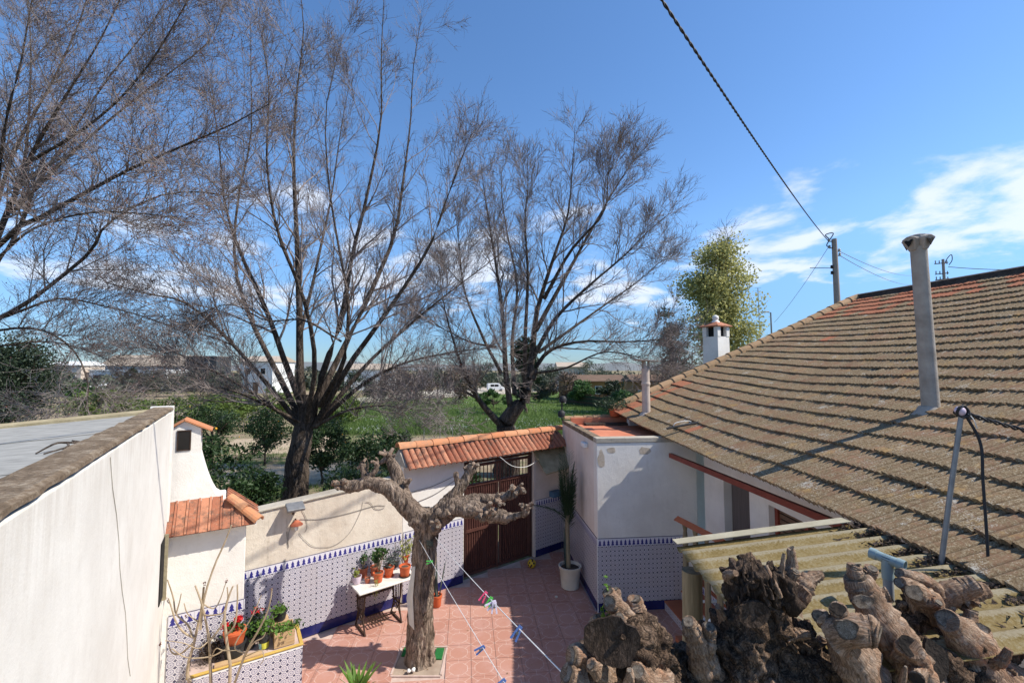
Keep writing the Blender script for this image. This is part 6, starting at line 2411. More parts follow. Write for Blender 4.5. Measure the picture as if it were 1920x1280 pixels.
m.bar(tp(.12, .28, .09), tp(.80, .28, .09), .02, .02)
for k in range(6):
    m.bar(tp(.30 + .055 * k, .14, .10), tp(.30 + .055 * k, .42, .11), .015, .012)
m.bar(tp(.28, .14, .10), tp(.60, .14, .10), .015, .012)
m.bar(tp(.28, .42, .11), tp(.60, .42, .11), .015, .012)
m.build('treadle', MAT['iron'], st)
TZ = .757
gpot = 'plant pots on the marble topped table'
def tpot(x, y, r, h, mat, name, label, **kw):
    c = G(x, y, TZ)
    return pot(name, label, c, r, h, mat, 'plant pot', gpot, **kw), c
o, c = tpot(669, 1093, .085, .13, 'pot_lilac', 'potted_plant', 'lilac glazed pot with a small orange leaved plant at the table end', rim=False)
succulent(o, c + V(0, 0, .11), .15, 4, 'leaf_lime', .05)
o, c = tpot(681, 1080, .085, .16, 'pot_clay', 'potted_plant', 'reddish clay pot behind the lilac pot on the table')
succulent(o, c + V(0, 0, .13), .26, 6, 'leaf_mid', .06)
o, c = tpot(689, 1092, .05, .085, 'pot_clay', 'flower_pot', 'tiny dark red pot beside the lilac pot on the table')
o, c = tpot(709, 1090, .092, .17, 'pot_orange', 'potted_plant', 'orange pot with a jade plant and trailing stems over the table edge')
succulent(o, c + V(0, .05, .15), .40, 9, 'leaf_mid', .075)
leaves_obj('trailing_stems', c + V(.02, -.17, -.04), 120, (.02, .02, .10), .04, 'leaf_lime', o, .25)
o, c = tpot(703, 1077, .088, .16, 'pot_clay', 'potted_plant', 'clay pot half hidden behind the jade plant on the table')
succulent(o, c + V(0, 0, .14), .28, 5, 'leaf_mid', .06)
o, c = tpot(729, 1079, .095, .17, 'pot_orange', 'potted_plant', 'orange pot with spiky grey aloe in the middle of the table', saucer='pot_orange')
leaves_obj('aloe_leaves', c + V(0, 0, .26), 70, (.05, .05, .06), .17, 'leaf_grey', o, .14)
o, c = tpot(759, 1079, .105, .19, 'pot_orange', 'flower_pot', 'largest orange pot with bare soil at the right end of the table', saucer='pot_black')
o, c = tpot(759, 1054, .09, .16, 'pot_orange', 'potted_plant', 'orange pot with a bushy yellow green plant against the tiled wall')
leaves_obj('foliage', c + V(0, 0, .33), 420, (.075, .075, .10), .055, 'leaf_lime', o, .5)
o, c = tpot(741, 1062, .08, .12, 'pot_black', 'potted_plant', 'black pot of thin grey stems at the back of the table')
leaves_obj('foliage', c + V(0, 0, .26), 90, (.05, .05, .09), .09, 'leaf_grey', o, .16)
MB().tube([c + V(0, 0, .1), c + V(-.01, 0, .48)], .006, 5).build('cane', MAT['iron'], o)

# --- snake plant behind the tree, yucca tips at the bottom
c = G(819, 1136)
o = pot('snake_plant', 'tall snake plant in an orange pot behind the pollarded trunk', c, .10, .22, 'pot_orange', 'plant pot')
def strap(parent, c, d, L, w, mat, bend=.15, name='leaf', n=6):
    c, d = Vector(c), Vector(d).normalized()
    s = d.cross(V(0, 0, 1))
    s = s.normalized() if s.length > .05 else V(1, 0, 0)
    vs_, fs_ = [], []
    for i in range(n + 1):
        t_ = i / n
        p = c + d * L * t_ + V(d.x, d.y, 0) * bend * L * t_ * t_ - V(0, 0, bend * L * t_ * t_ * .6)
        ww = w * (1 - t_ ** 2.2) * (.65 + .35 * min(1, t_ * 4)) + .0015
        k = d.cross(s).normalized() * w * .25
        vs_ += [p - s * ww, p + k * .6, p + s * ww]
    for i in range(n):
        a = i * 3
        fs_ += [(a, a + 1, a + 4, a + 3), (a + 1, a + 2, a + 5, a + 4)]
    return MB().add(vs_, fs_).build(name, MAT[mat], parent, True)
for k in range(7):
    strap(o, c + V(random.gauss(0, .03), random.gauss(0, .03), .19), V(random.gauss(0, .10), random.gauss(0, .1), 1), random.uniform(.55, .95), .026, 'leaf_grey', .03)
c = G(668, 1345)
o = pot('spiky_plant', 'bright green spiky yucca whose leaf tips rise at the bottom edge', c, .2, .34, 'pot_clay', 'plant')
for k in range(22):
    a = 2 * math.pi * k / 22 + random.gauss(0, .1)
    el_ = random.uniform(.5, 1.5)
    strap(o, c + V(0, 0, .3), V(math.cos(a), math.sin(a), el_ * 1.6), random.uniform(.34, .47), .034, 'leaf_bright', .12)

# --- palm in the ribbed cream pot
c = G(1069, 1100)
c.z = 0
o = thing('potted_palm', 'young palm with fronds tied upright in a ribbed cream pot by the annex', 'plant', c)
soften(MB().lathe(c, [(.155, .0), (.185, .012), (.19, .06), (.215, .38), (.235, .40), (.245, .46), (.22, .46), (.205, .40)], 48, .022, 24).build('pot', MAT['pot_cream'], o), 60)
MB().lathe(c + V(0, 0, .40), [(.20, 0), (.20, .005), (.05, .012)], 16).build('soil', MAT['soil'], o)
tr = spline([c + V(-.03, 0, .38), c + V(-.045, .02, .8), c + V(-.05, .03, 1.2), c + V(-.04, .03, 1.5)], 10)
soften(MB().tube(tr, list(np.linspace(.055, .045, 10)), 10).build('trunk', MAT['wood'], o), 60)
def frond(parent, base, d, L, droop, name='frond', nl=26, ll=.22, mat='leaf_palm'):
    base, d = Vector(base), Vector(d).normalized()
    hz = V(d.x, d.y, 0)
    pts = [base + d * L * t_ + hz * droop * L * t_ * t_ - V(0, 0, droop * L * t_ * t_) for t_ in np.linspace(0, 1, nl)]
    m = MB().tube(pts, list(np.linspace(.012, .003, nl)), 5)
    for i in range(4, nl):
        t_ = i / nl
        tg = (pts[i] - pts[i - 1]).normalized()
        sd = tg.cross(V(0, 0, 1))
        sd = sd.normalized() if sd.length > .05 else V(1, 0, 0)
        for sg in (-1, 1):
            dd = (tg * .9 + sd * sg * .75 + V(random.gauss(0, .12), random.gauss(0, .12), random.gauss(0, .12) - .1)).normalized()
            L_ = ll * (1 - .55 * t_) * random.uniform(.8, 1.1)
            p = pts[i]
            w = .010
            k = dd.cross(sd * sg).normalized() * w
            m.add([p - k, p + dd * L_ * .5 + k * 0.3 - V(0, 0, .004), p + k, p + dd * L_], [(0, 1, 3), (1, 2, 3)])
    return m.build(name, MAT[mat], parent)
for k in range(22):
    a = random.uniform(0, 6.28)
    frond(o, tr[-1] + V(0, 0, -.45 + .03 * k), V(math.cos(a) * .16, math.sin(a) * .16, 1), random.uniform(.75, 1.25), .02, ll=.34, nl=34)
frond(o, tr[-1] + V(0, 0, -.1), V(-.75, -.1, .75), .95, .35, ll=.26)
for k in range(3):
    strap(o, c + V(-.09 - .02 * k, -.02, .42), V(-.04 - .03 * k, 0, 1), .95, .03, 'leaf_grey', .0, 'dry_sheath')

# --- ball, blue tub, stone
c = G(997, 1064)
o = thing('ball', 'yellow football with dark spots in the corner beside the gate', 'ball', c)
soften(MB().ball(c + V(0, 0, .10), .10, n=20, m=14).build('body', MAT['yellow_ball'], o), 180)
for k in range(14):
    d = V(random.gauss(0, 1), random.gauss(0, 1), random.gauss(0, 1)).normalized()
    u = d.orthogonal().normalized()
    w = d.cross(u)
    p0 = c + V(0, 0, .10)
    pts = [p0 + (d + (u * math.cos(q * 1.2566) + w * math.sin(q * 1.2566)) * .26).normalized() * .1015 for q in range(5)]
    MB().add(pts + [p0 + d * .1025], [(q, (q + 1) % 5, 5) for q in range(5)]).build('patch', MAT['gate'] if k % 2 else MAT['pot_black'], o)
c = G(1042, 1140, 0)
tag(MB().cbox(ws(5.95, 1.40) + WN * .12, .30, .16, .14, WD).build('blue_box', simple('faded_blue', (.05, .12, .20), (.08, .17, .27), 5, .6, .1)), 'faded blue box on the ledge behind the potted palm', 'box')
c = G(1127, 1160)
bk = thing('blue_bucket', 'dark blue bucket at the foot of the annex corner', 'bucket', V(Cc.x + .22, Cc.y - .30, 0))
soften(MB().lathe(V(Cc.x + .22, Cc.y - .30, 0), [(.12, 0), (.16, .28), (.168, .30), (.15, .30), (.11, .02)], 18).build('body', MAT['skirting'], bk), 40)
MB().tube([V(Cc.x + .22 + .165 * math.cos(q), Cc.y - .30 - .05 * math.sin(q), .30 + .14 * math.sin(q)) for q in np.linspace(0, math.pi, 10)], .005, 5).build('handle', MAT['steel'], bk)
c = G(1043, 1120)
tag(MB().ball(c + V(0, 0, .02), .035, .03, .022, 8, 6).build('pebble', MAT['pot_cream'], None, True), 'single pale pebble on the shaded floor tiles before the palm', 'stone')

# --- planter bench at the lower left
B1 = G(566, 1205, .72)
B1.z = 0
bt = thing('tiled_planter', 'tiled planter bench with yellow edged top at the lower left', 'planter', B1)
BL, BDp, BH = 1.35, .62, .72
def bp(s, b_, z):
    return B1 - OD * (BL - s) - ON * b_ + V(0, 0, z)
bevel(MB().box(bp(0, 0, 0), OD * BL, -ON * BDp, (0, 0, BH - .04)).build('body', MAT['white_wall'], bt), .01)
dado(bt, bp(0, 0, 0), bp(BL, 0, 0), 0.14, 2, False, False)
dado(bt, bp(BL, 0, 0), bp(BL, BDp, 0), 0.14, 2, False, False)
MB().box(bp(0, -.012, .665), OD * (BL + .012), -ON * .012, (0, 0, .022)).build('trim', MAT['plastic_white'], bt)
bevel(MB().box(bp(0, -.02, BH - .024), OD * (BL + .02), -ON * .045, (0, 0, .026)).build('front_edge', MAT['brass_yellow'], bt), .006)
bevel(MB().box(bp(BL - .03, .032, BH - .038), OD * .05, -ON * (BDp - .05), (0, 0, .04)).build('side_edge', MAT['brass_yellow'], bt), .006)
MB().box(bp(.02, .032, BH - .039), OD * (BL - .052), -ON * (BDp - .05), (0, 0, .03)).build('top', MAT['grout'], bt)
MB().box(bp(.30, -.002, BH + .003), OD * .55, -ON * .10, (0, 0, .02)).build('loose_board', MAT['crate_wood'], bt)
gb = 'pots on the tiled planter bench'
def bpot(s, b_, r, h, mat, name, label, z=BH, **kw):
    c = bp(s, b_, z)
    return pot(name, label, c, r, h, mat, 'plant pot', gb, **kw), c
# the geranium: orange pot set in a black one
o, c = bpot(.52, .17, .14, .20, 'pot_black', 'geranium_pot', 'red geranium in an orange pot set inside a black pot')
soften(MB().lathe(c + V(0, 0, .15), [(.10, 0), (.135, .17), (.145, .18), (.145, .21), (.13, .21)], 18).build('inner_pot', MAT['pot_orange'], o), 40)
leaves_obj('foliage', c + V(0, 0, .40), 120, (.06, .06, .03), .05, 'leaf_mid', o, .8)
for dx, dz_, n in ((.05, .50, 110), (-.09, .45, 80), (.02, .40, 50)):
    leaves_obj('flower_head', c + OD * dx + V(0, -.03, dz_), n * 2, (.022, .022, .019), .024, 'flower_red', o, .9)
o, c = bpot(.88, .18, .075, .19, 'pot_black', 'potted_plant', 'small black pot with a yellow and blue label and bright leaves', rim=False)
MB().lathe(c + V(0, 0, .006), [(.062, .0), (.066, .08), (.064, .08)], 18).build('label_band', simple('label_yellow', (.55, .52, .05), (.62, .58, .09), 3, .5, 0), o)
m = MB()
for q in range(5):
    a0, a1 = math.radians(200 + q * 14), math.radians(200 + q * 14 + 14)
    m.add([c + V(math.cos(a_) * r_, math.sin(a_) * r_, z_) for a_, r_, z_ in ((a0, .0645, .008), (a1, .0645, .008), (a1, .0685, .085), (a0, .0685, .085))], [(0, 1, 2, 3)])
m.build('label_patch', simple('label_blue', (.30, .58, .62), (.36, .64, .68), 3, .5, 0), o)
leaves_obj('foliage', c + V(0, 0, .30), 260, (.055, .055, .055), .042, 'leaf_bright', o, .6)
o, c = bpot(.70, .30, .10, .16, 'pot_black', 'potted_plant', 'black pot of dark green leaves between the geranium and the labelled pot')
leaves_obj('foliage', c + V(0, 0, .23), 160, (.07, .06, .045), .05, 'leaf_mid', o, .6)
o, c = bpot(.80, .47, .09, .24, 'pot_black', 'potted_plant', 'dark pot with flat red bracts at the back of the planter')
leaves_obj('foliage', c + V(0, 0, .30), 160, (.07, .07, .05), .06, 'leaf_dark', o, .5)
leaves_obj('red_bracts', c + V(0, 0, .40), 16, (.05, .04, .008), .09, 'flower_red', o, .2, .6)
cr = thing('plant_crate', 'open wooden crate holding leafy green plants at the planter end', 'crate', bp(1.13, .17, BH))
cq = bp(1.00, .05, BH + .002)
for a_, ex_, ey_ in ((cq, OD * .26, -ON * .012), (cq - ON * .30, OD * .26, -ON * .012), (cq - ON * .012, OD * .012, -ON * .288), (cq + OD * .248 - ON * .012, OD * .012, -ON * .288)):
    MB().box(a_, ex_, ey_, (0, 0, .20)).build('board', MAT['crate_wood'], cr)
MB().box(cq + OD * .013 - ON * .013 + V(0, 0, .10), OD * .234, -ON * .286, (0, 0, .05)).build('soil', MAT['soil'], cr)
leaves_obj('foliage', cq + OD * .12 - ON * .08 + V(0, 0, .22), 170, (.08, .06, .025), .045, 'leaf_bright', cr, .6)
leaves_obj('foliage', cq + OD * .30 - ON * .10 + V(0, 0, .22), 40, (.035, .035, .04), .045, 'leaf_mid', cr, .6)
o, c = bpot(1.10, .50, .10, .13, 'pot_black', 'potted_plant', 'shallow black pot of fresh green seedlings behind the crate', z=BH + .17)
MB().cbox(bp(1.10, .50, BH + .002), .24, .22, .165, OD).build('stand_block', MAT['crate_wood'], o)
leaves_obj('foliage', c + V(0, 0, .15), 170, (.055, .055, .022), .04, 'leaf_bright', o, .6)
# dried brown root clump with a pale flower
c = bp(.26, .24, BH)
o = thing('dried_clump', 'dark dried plant clump with one pale dead flower left of the geranium', 'plant', c, gb)
b = np.array(c + V(0, 0, .13))[None] + rng.normal(0, 1, (700, 3)) * np.array([.075, .06, .075])
b[:, 2] = np.maximum(b[:, 2], BH + .01)
v, f = cards(b, .03 + .05 * rng.random(700), asp=.2)
np_obj('fibres', v, f, MAT['rotten'], o, False, 'stuff')
leaves_obj('dead_flower', c + V(.03, -.03, .29), 40, (.018, .018, .018), .03, 'pot_cream', o, .8)
# two more pots standing in front at the picture's lower edge
for (x, y, r, h, mt_, lb_) in ((385, 1300, .13, .26, 'pot_clay', 'brown red clay pot under the bare shrub at the lower edge'), (422, 1305, .11, .24, 'pot_clay', 'second clay pot under the bare shrub nearer the planter'), (345, 1310, .15, .28, 'crate_wood', 'tan square planter pot at the lower left under the bare shrub')):
    c = G(x, y, .25)
    c.z = 0.0
    pot('flower_pot', lb_, c, r, h + .12, mt_, 'pot', 'pots under the bare shrub')

# --- bare pruned shrub with a long cane
c = G(400, 1330, .35)
sh2 = thing('bare_pruned_shrub', 'bare pale stemmed shrub with blunt cut tips before the oven wall', 'shrub', V(c.x, c.y, 0))
DS = c.y
soften(MB().lathe(V(c.x, c.y, 0), [(.15, 0), (.21, .32), (.225, .34), (.19, .34), (.18, .30)], 18).build('pot', MAT['pot_clay'], sh2), 40)
def U(x, y, dd=0.0):
    return P(x, y, DS + dd)
stems = [
    ([V(c.x - .05, c.y, .3), U(352, 1270), U(365, 1200, .02), U(378, 1140, .03), U(382, 1100, .03)], .022, .012),
    ([V(c.x, c.y, .3), U(395, 1270, .02), U(393, 1210, .0), U(388, 1175, .0), U(378, 1130, -.05), U(366, 1097, -.06)], .02, .009),
    ([V(c.x + .05, c.y, .3), U(432, 1270), U(425, 1200), U(421, 1150), U(430, 1115, .04), U(437, 1098, .05)], .022, .010),
    ([U(365, 1195), U(345, 1185, -.05), U(330, 1165, -.06), U(322, 1140, -.07), U(316, 1122, -.08)], .014, .007),
    ([U(362, 1205), U(338, 1225, .05), U(322, 1222, .06), U(316, 1205, .06)], .012, .006),
    ([U(378, 1150), U(390, 1153, -.06), U(415, 1150, -.08), U(421, 1143, -.08)], .011, .008),
    ([U(360, 1190), U(352, 1170, .05), U(330, 1150, .06), U(325, 1120, .06), U(314, 1086, .06)], .013, .007),
    ([U(330, 1150, .05), U(336, 1130, .05), U(340, 1112, .05)], .009, .006),
    ([U(393, 1200), U(410, 1180, .05), U(418, 1165, .06), U(427, 1125, .08), U(426, 1100, .1)], .013, .007),
    ([U(425, 1190), U(440, 1170, -.04), U(445, 1130, -.05), U(445, 1095, -.06)], .013, .008),
    ([U(425, 1215), U(395, 1230, -.05), U(350, 1232, -.08), U(322, 1215, -.1)], .010, .006),
    ([U(440, 1280, -.1), U(460, 1225, -.12), U(485, 1180, -.14), U(500, 1150, -.15), U(508, 1120, -.16), U(510, 1102, -.16)], .016, .006),
    ([U(455, 1235, -.12), U(475, 1205, -.2), U(492, 1195, -.22), U(498, 1185, -.22)], .010, .005),
    ([U(462, 1225, -.12), U(440, 1210, -.1), U(470, 1160, -.05), U(490, 1115, -.02)], .010, .005),
    ([U(395, 1235), U(405, 1215, -.06), U(420, 1219, -.07), U(450, 1218, -.1)], .008, .004),
    ([U(378, 1130), U(400, 1140, .06), U(412, 1125, .08), U(424, 1090, .1)], .009, .005),
    ([U(372, 1165), U(352, 1150, -.08), U(345, 1130, -.1)], .008, .005),
    ([U(392, 1200), U(372, 1215, -.1), U(345, 1205, -.12), U(310, 1200, -.14)], .008, .004),
    ([U(460, 1230, -.12), U(490, 1218, -.14), U(494, 1235, -.15), U(488, 1245, -.15)], .007, .004),
]
for pts, r0, r1 in stems:
    s_ = spline(pts, 12)
    r_ = [r0 + (r1 - r0) * i / 11 for i in range(12)]
    soften(MB().tube(s_, r_, 8).build('stem', MAT['cane'], sh2), 60)
for q in ((383, 1094, .03), (424, 1089, .1), (315, 1125, -.08), (300, 1208, -.14), (350, 1155, -.08), (510, 1106, -.16)):
    leaves_obj('bud', U(*q), 10, (.008, .008, .014), .03, 'flower_red' if False else 'bud', sh2, .5)
o = MB().tube(spline([U(376, 1180, -.02), U(383, 1120, -.0), U(402, 1060, .05), U(420, 1020, .08), U(434, 984, .1)], 10), list(np.linspace(.014, .009, 10)), 7).build('cane', MAT['cane'])
tag(o, 'long leaning cane tied into the bare shrub, reaching the orange tiles', 'cane')

# --- floodlight, wall lamp and cables on the garden wall
s_l = (P(557, 950, 8.0) - W0).dot(WD)
o = thing('floodlight', 'grey tilted floodlight on top of the cream garden wall', 'lamp', ws(s_l - .12, 2.3))
q0 = ws(s_l - .08, 2.30) + WN * .10
yv = (WN * .9 + V(0, 0, -.35)).normalized()
zv = WD.cross(yv).normalized()
if zv.z < 0:
    zv = -zv
bevel(MB().box(q0 - WD * .14 - yv * .06, WD * .28, yv * .22, zv * .05).build('housing', MAT['steel'], o), .012, 2)
MB().box(q0 - WD * .12 - yv * .04 - zv * .006, WD * .24, yv * .18, zv * .005).build('glass', MAT['marble'], o)
MB().bar(q0 + V(0, 0, -.02) - WN * .08, q0 - V(0, 0, .16) - WN * .08, .03, .02).build('bracket', MAT['iron'], o)
o = thing('wall_lamp', 'wall lamp with a terracotta shade below the floodlight', 'lamp', ws(s_l - .05, 2.0))
q0 = ws(s_l - .04, 1.98) + WN * .10
soften(MB().lathe(q0, [(.105, 0), (.10, .012), (.055, .055), (.03, .075)], 18).build('shade', MAT['pot_clay'], o), 40)
MB().tube([q0 + V(0, 0, .06), q0 + V(0, 0, .08) - WN * .09], .012, 6).build('arm', MAT['iron'], o)
MB().ball(q0 - V(0, 0, .05), .032, .032, .05, 12, 8).build('bulb', MAT['plastic_white'], o, True)
def wcable(label, lst, r=.0045, mat='cable_grey'):
    pts = []
    for s, z in lst:
        pts.append(ws(s, z) + WN * .012)
    o = MB().tube(spline(pts, 6 * len(pts)), r, 6).build('wall_cable', MAT[mat])
    tag(o, label, 'cable', 'loose cables on the garden wall')
def wz_(x, y):
    """wall coordinates (s, z) of a photo pixel"""
    rx, ry = (x - 960) / F, (640 - y) / F
    dirv = V(rx, math.cos(TH) - ry * math.sin(TH), math.sin(TH) + ry * math.cos(TH))
    k = (W0 - V(0, 0, CAMZ)).dot(WN) / dirv.dot(WN)
    q = V(0, 0, CAMZ) + dirv * k
    return ((q - W0).dot(WD), q.z)
wcable('grey cable running from the wall lamp to the pollarded tree', [wz_(*q) for q in ((562, 972), (600, 972), (650, 962), (700, 948), (722, 947))])
wcable('cable looping from the lamp down along the tile edge and up again', [wz_(*q) for q in ((560, 998), (572, 1012), (590, 1024), (625, 1022), (655, 998), (675, 960), (680, 940))], .0032)
wcable('short cable drop beside the floodlight', [wz_(*q) for q in ((566, 955), (574, 972), (575, 990), (571, 996))], .0035)
wcable('two droops of cable left of the wall lamp', [wz_(*q) for q in ((552, 972), (545, 985), (540, 1005), (541, 1026), (538, 1008), (537, 996))], .0035)
wcable('short looped cable near the pollarded arm', [wz_(*q) for q in ((685, 940), (694, 942), (702, 952), (712, 954), (720, 951))], .004)
for a, b, lb_ in (((762, 924), (855, 890), 'upper thin cable crossing the white gate wall'), ((780, 941), (852, 900), 'lower thin cable crossing the white gate wall')):
    s0, z0 = wz_(*a)
    s1, z1 = wz_(*b)
    o = MB().tube(spline([ws(s0, z0) + WN * .014, ws((s0 + s1) / 2, (z0 + z1) / 2 - .05) + WN * .014, ws(s1, z1) + WN * .014], 10), .006, 6).build('wall_cable', MAT['cable_grey'])
    tag(o, lb_, 'cable')
o = MB().tube(spline([ws(4.0, 2.66) + WN * .36, ws(4.4, 2.40) + WN * .30, ws(4.9, 2.30) + WN * .2, ws(5.4, 2.38) + WN * .1], 14), .007, 6).build('wall_cable', MAT['rope'])
tag(o, 'pale slack cable hanging across the bars of the gate', 'cable')
o = MB().cbox(gr(5.72, .22, 2.84), .05, .05, .16, WD).build('roof_fitting', MAT['iron'])
tag(o, 'small dark metal fitting standing on the gate roof tiles', 'fitting')

# --- clothes lines with pegs
A1_, B1_ = Q(786, 1012, -.19), P(1020, 1400, 2.5)
A2_, B2_ = Q(816, 1006, -.17), P(1062, 1268, 2.05)
def linefn(a, b, sag):
    return lambda t_: a.lerp(b, t_) - V(0, 0, sag * 4 * t_ * (1 - t_))
ln1, ln2 = linefn(A1_, B1_, .02), linefn(A2_, B2_, .03)
for fn, lb_ in ((ln1, 'white clothes line on the left running from the trunk toward the viewer'), (ln2, 'white clothes line on the right reaching the foreground pollard')):
    o = MB().tube([fn(k / 20) for k in range(21)], .0032, 6).build('clothes_line', MAT['rope'])
    tag(o, lb_, 'clothes line', 'clothes lines')
def find_t(fn, x):
    best, bt_ = 1e9, 0
    for k in range(400):
        q = fn(k / 400) - V(0, 0, CAMZ)
        dep = q.y * math.cos(TH) + q.z * math.sin(TH)
        e = abs(960 + F * q.x / dep - x)
        if e < best:
            best, bt_ = e, k / 400
    return bt_
def peg(fn, x, col, label, ang, L=.085, side=0.35):
    p = fn(find_t(fn, x))
    o = thing('clothes_peg', label, 'clothes peg', p, 'clothes pegs on the lines')
    d = V(math.sin(ang), -.25, -math.cos(ang)).normalized()
    n_ = V(d.z, 0, -d.x).normalized()
    for sg in (-1, 1):
        a = p - d * .018 + n_ * sg * .006
        b_ = p + d * (L - .018) + n_ * sg * (.006 + .012)
        MB().bar(a, b_, .008, .012, n_).build('prong', col, o)
    MB().tube([p + d * .022 - V(0, .009, 0), p + d * .022 + V(0, .009, 0)], .009, 8).build('spring', MAT['steel'], o)
grn = simple('peg_green', (.06, .42, .05), (.09, .52, .09), 4, .45, 0)
pnk = simple('peg_pink', (.70, .06, .16), (.78, .10, .22), 4, .45, 0)
blu = simple('peg_blue', (.06, .12, .34), (.09, .17, .42), 4, .45, 0)
lil = simple('peg_pale', (.70, .60, .72), (.78, .70, .80), 4, .45, 0)
peg(ln1, 809, grn, 'green peg high on the left line just before the trunk', -1.5)
peg(ln1, 905, blu, 'blue peg low on the left line over the sunlit tiles', -1.1)
peg(ln1, 944, blu, 'blue peg at the bottom edge on the left line', -.9)
peg(ln2, 910, pnk, 'pink peg highest on the right line', -.6)
peg(ln2, 920, grn, 'green peg below the pink one on the right line', -.5)
peg(ln2, 926, lil, 'pale lilac peg tilted sideways on the right line', -1.1)
peg(ln2, 927, lil, 'pale lilac peg hanging straight on the right line', .0)
peg(ln2, 974, blu, 'blue peg halfway down the right line by the shadow edge', -.6)

# --- white plastic chair by the steps
c = P(1345, 1000, 7.0)
c.z = .0
ch = thing('plastic_chair', 'white plastic armchair by the porch steps half hidden by the post', 'chair', V(c.x, c.y, .35))
c = V(c.x, c.y, .0)
MB().box(c + V(-.5, -.5, 0), (1.0, 0, 0), (0, 1.0, 0), (0, 0, .345)).build('landing', MAT['stair_tread'], stp)
c.z = .35
bevel(MB().box(c + V(-.22, -.22, .40), (.44, 0, 0), (0, .44, 0), (0, 0, .03)).build('seat', MAT['plastic_white'], ch), .01, 2)
bevel(MB().prism([c + V(.20, -.22, .43), c + V(.23, -.22, .43), c + V(.33, -.2, .88), c + V(.30, -.2, .88)], V(0, .42, 0)).build('backrest', MAT['plastic_white'], ch), .01, 2)
for sx in (-.2, .2):
    for sy in (-.2, .2):
        MB().bar(c + V(sx, sy, .40), c + V(sx * 1.15, sy * 1.15, 0), .035, .035).build('leg', MAT['plastic_white'], ch)
for sy in (-.24, .24):
    soften(MB().tube(spline([c + V(-.24, sy, .40), c + V(-.26, sy, .58), c + V(-.22, sy, .65), c + V(0, sy, .66), c + V(.26, sy, .66)], 14), .022, 8).build('armrest', MAT['plastic_white'], ch), 60)

# ================================================================== ON THE ROOFS
# tall fibre cement flue with its four-way cowl
pb = roof_at(1746, 772)
ptp = P(1722, 462, pb.y - .17)
fl = thing('roof_flue', 'tall grey fibre cement flue pipe with a four way cowl on the tiled roof', 'chimney', pb)
soften(MB().tube([pb - V(0, 0, .15), pb, pb.lerp(ptp, .5), ptp], [.093, .089, .083, .080], 24).build('pipe', MAT['fibre'], fl), 60)
ct_ = ptp + V(0, 0, .03)
m = MB()
m.tube([ct_ - V(0, 0, .1), ct_, ct_ + V(0, 0, .08)], [.084, .088, .08], 18)
def cowl_arm(d, side):
    d = Vector(d).normalized()
    s = V(-d.y, d.x, 0)
    w, h = .084, .09
    inn = [ct_ + s * w * .9 + V(0, 0, h * .75), ct_ + s * w * .2 + V(0, 0, h * 1.1), ct_ - s * w * .2 + V(0, 0, h * 1.1), ct_ - s * w * .9 + V(0, 0, h * .75), ct_ - s * w * .5 + V(0, 0, -h * .9), ct_ + s * w * .5 + V(0, 0, -h * .9)]
    e = ct_ + d * .142
    out = [e + s * w + V(0, 0, h * .62), e + s * w * .25 + V(0, 0, h * .95), e - s * w * .25 + V(0, 0, h * .95), e - s * w + V(0, 0, h * .62), e - d * .055 - s * w * .3 + V(0, 0, -h * .95), e - d * .055 + s * w * .3 + V(0, 0, -h * .95)]
    n = 6
    f_ = [(i, (i + 1) % n, n + (i + 1) % n, n + i) for i in range(n)] + [tuple(range(n, 2 * n))]
    o = bevel(MB().add(inn + out, f_).build('cowl_arm', MAT['fibre'], fl), .012, 2)
    # heart shaped mouth
    z = V(0, 0, 1)
    up = (z - d * .28)
    q = e + d * .004
    mp_ = [q + s * .053 + up * .032, q + s * .032 + up * .044, q + up * .024, q - s * .032 + up * .044, q - s * .053 + up * .032, q - d * .022 - up * .047]
    MB().prism(mp_, d * .004).build('mouth', MAT['black'], o)
for d in ((-.99, -.15, 0), (.15, -.99, 0), (.99, .15, 0), (-.15, .99, 0)):
    cowl_arm(d, 1)
MB().lathe(ct_ + V(0, 0, .05), [(.11, 0), (.095, .05), (.03, .07)], 12).build('cowl_cap', MAT['fibre'], fl)
m = MB().lathe(pb - V(.03, 0, .14), [(.20, 0.03), (.16, .11), (.115, .17), (.092, .21)], 20)
soften(m.build('mortar_collar', MAT['fibre'], fl), 50)
# pale flue with a flat cap
pb = roof_at(1212, 776)
ptp = P(1210, 690, pb.y)
fl2 = thing('roof_flue', 'slim pale flue pipe with a flat slab cap near the annex', 'chimney', pb)
soften(MB().tube([pb - V(0, 0, .2), pb, ptp], [.098, .096, .092], 18).build('pipe', MAT['pale_pipe'], fl2), 60)
soften(MB().lathe(pb.lerp(ptp, .62), [(.098, 0), (.106, .02), (.106, .06), (.096, .08)], 18).build('collar', MAT['pale_pipe'], fl2), 40)
for a_ in (0, 2.1, 4.2):
    MB().cbox(ptp + V(.075 * math.cos(a_), .075 * math.sin(a_), -.01), .05, .03, .20).build('cap_leg', MAT['fibre'], fl2)
bevel(MB().box(ptp + V(-.25, -.2, .19), (.5, 0, -.035), (0, .4, 0), (0, 0, .03)).build('cap_slab', MAT['fibre'], fl2), .006)
soften(MB().lathe(pb - V(.02, 0, .12), [(.22, 0), (.15, .10), (.10, .16)], 16).build('mortar_collar', MAT['pale_pipe'], fl2), 50)
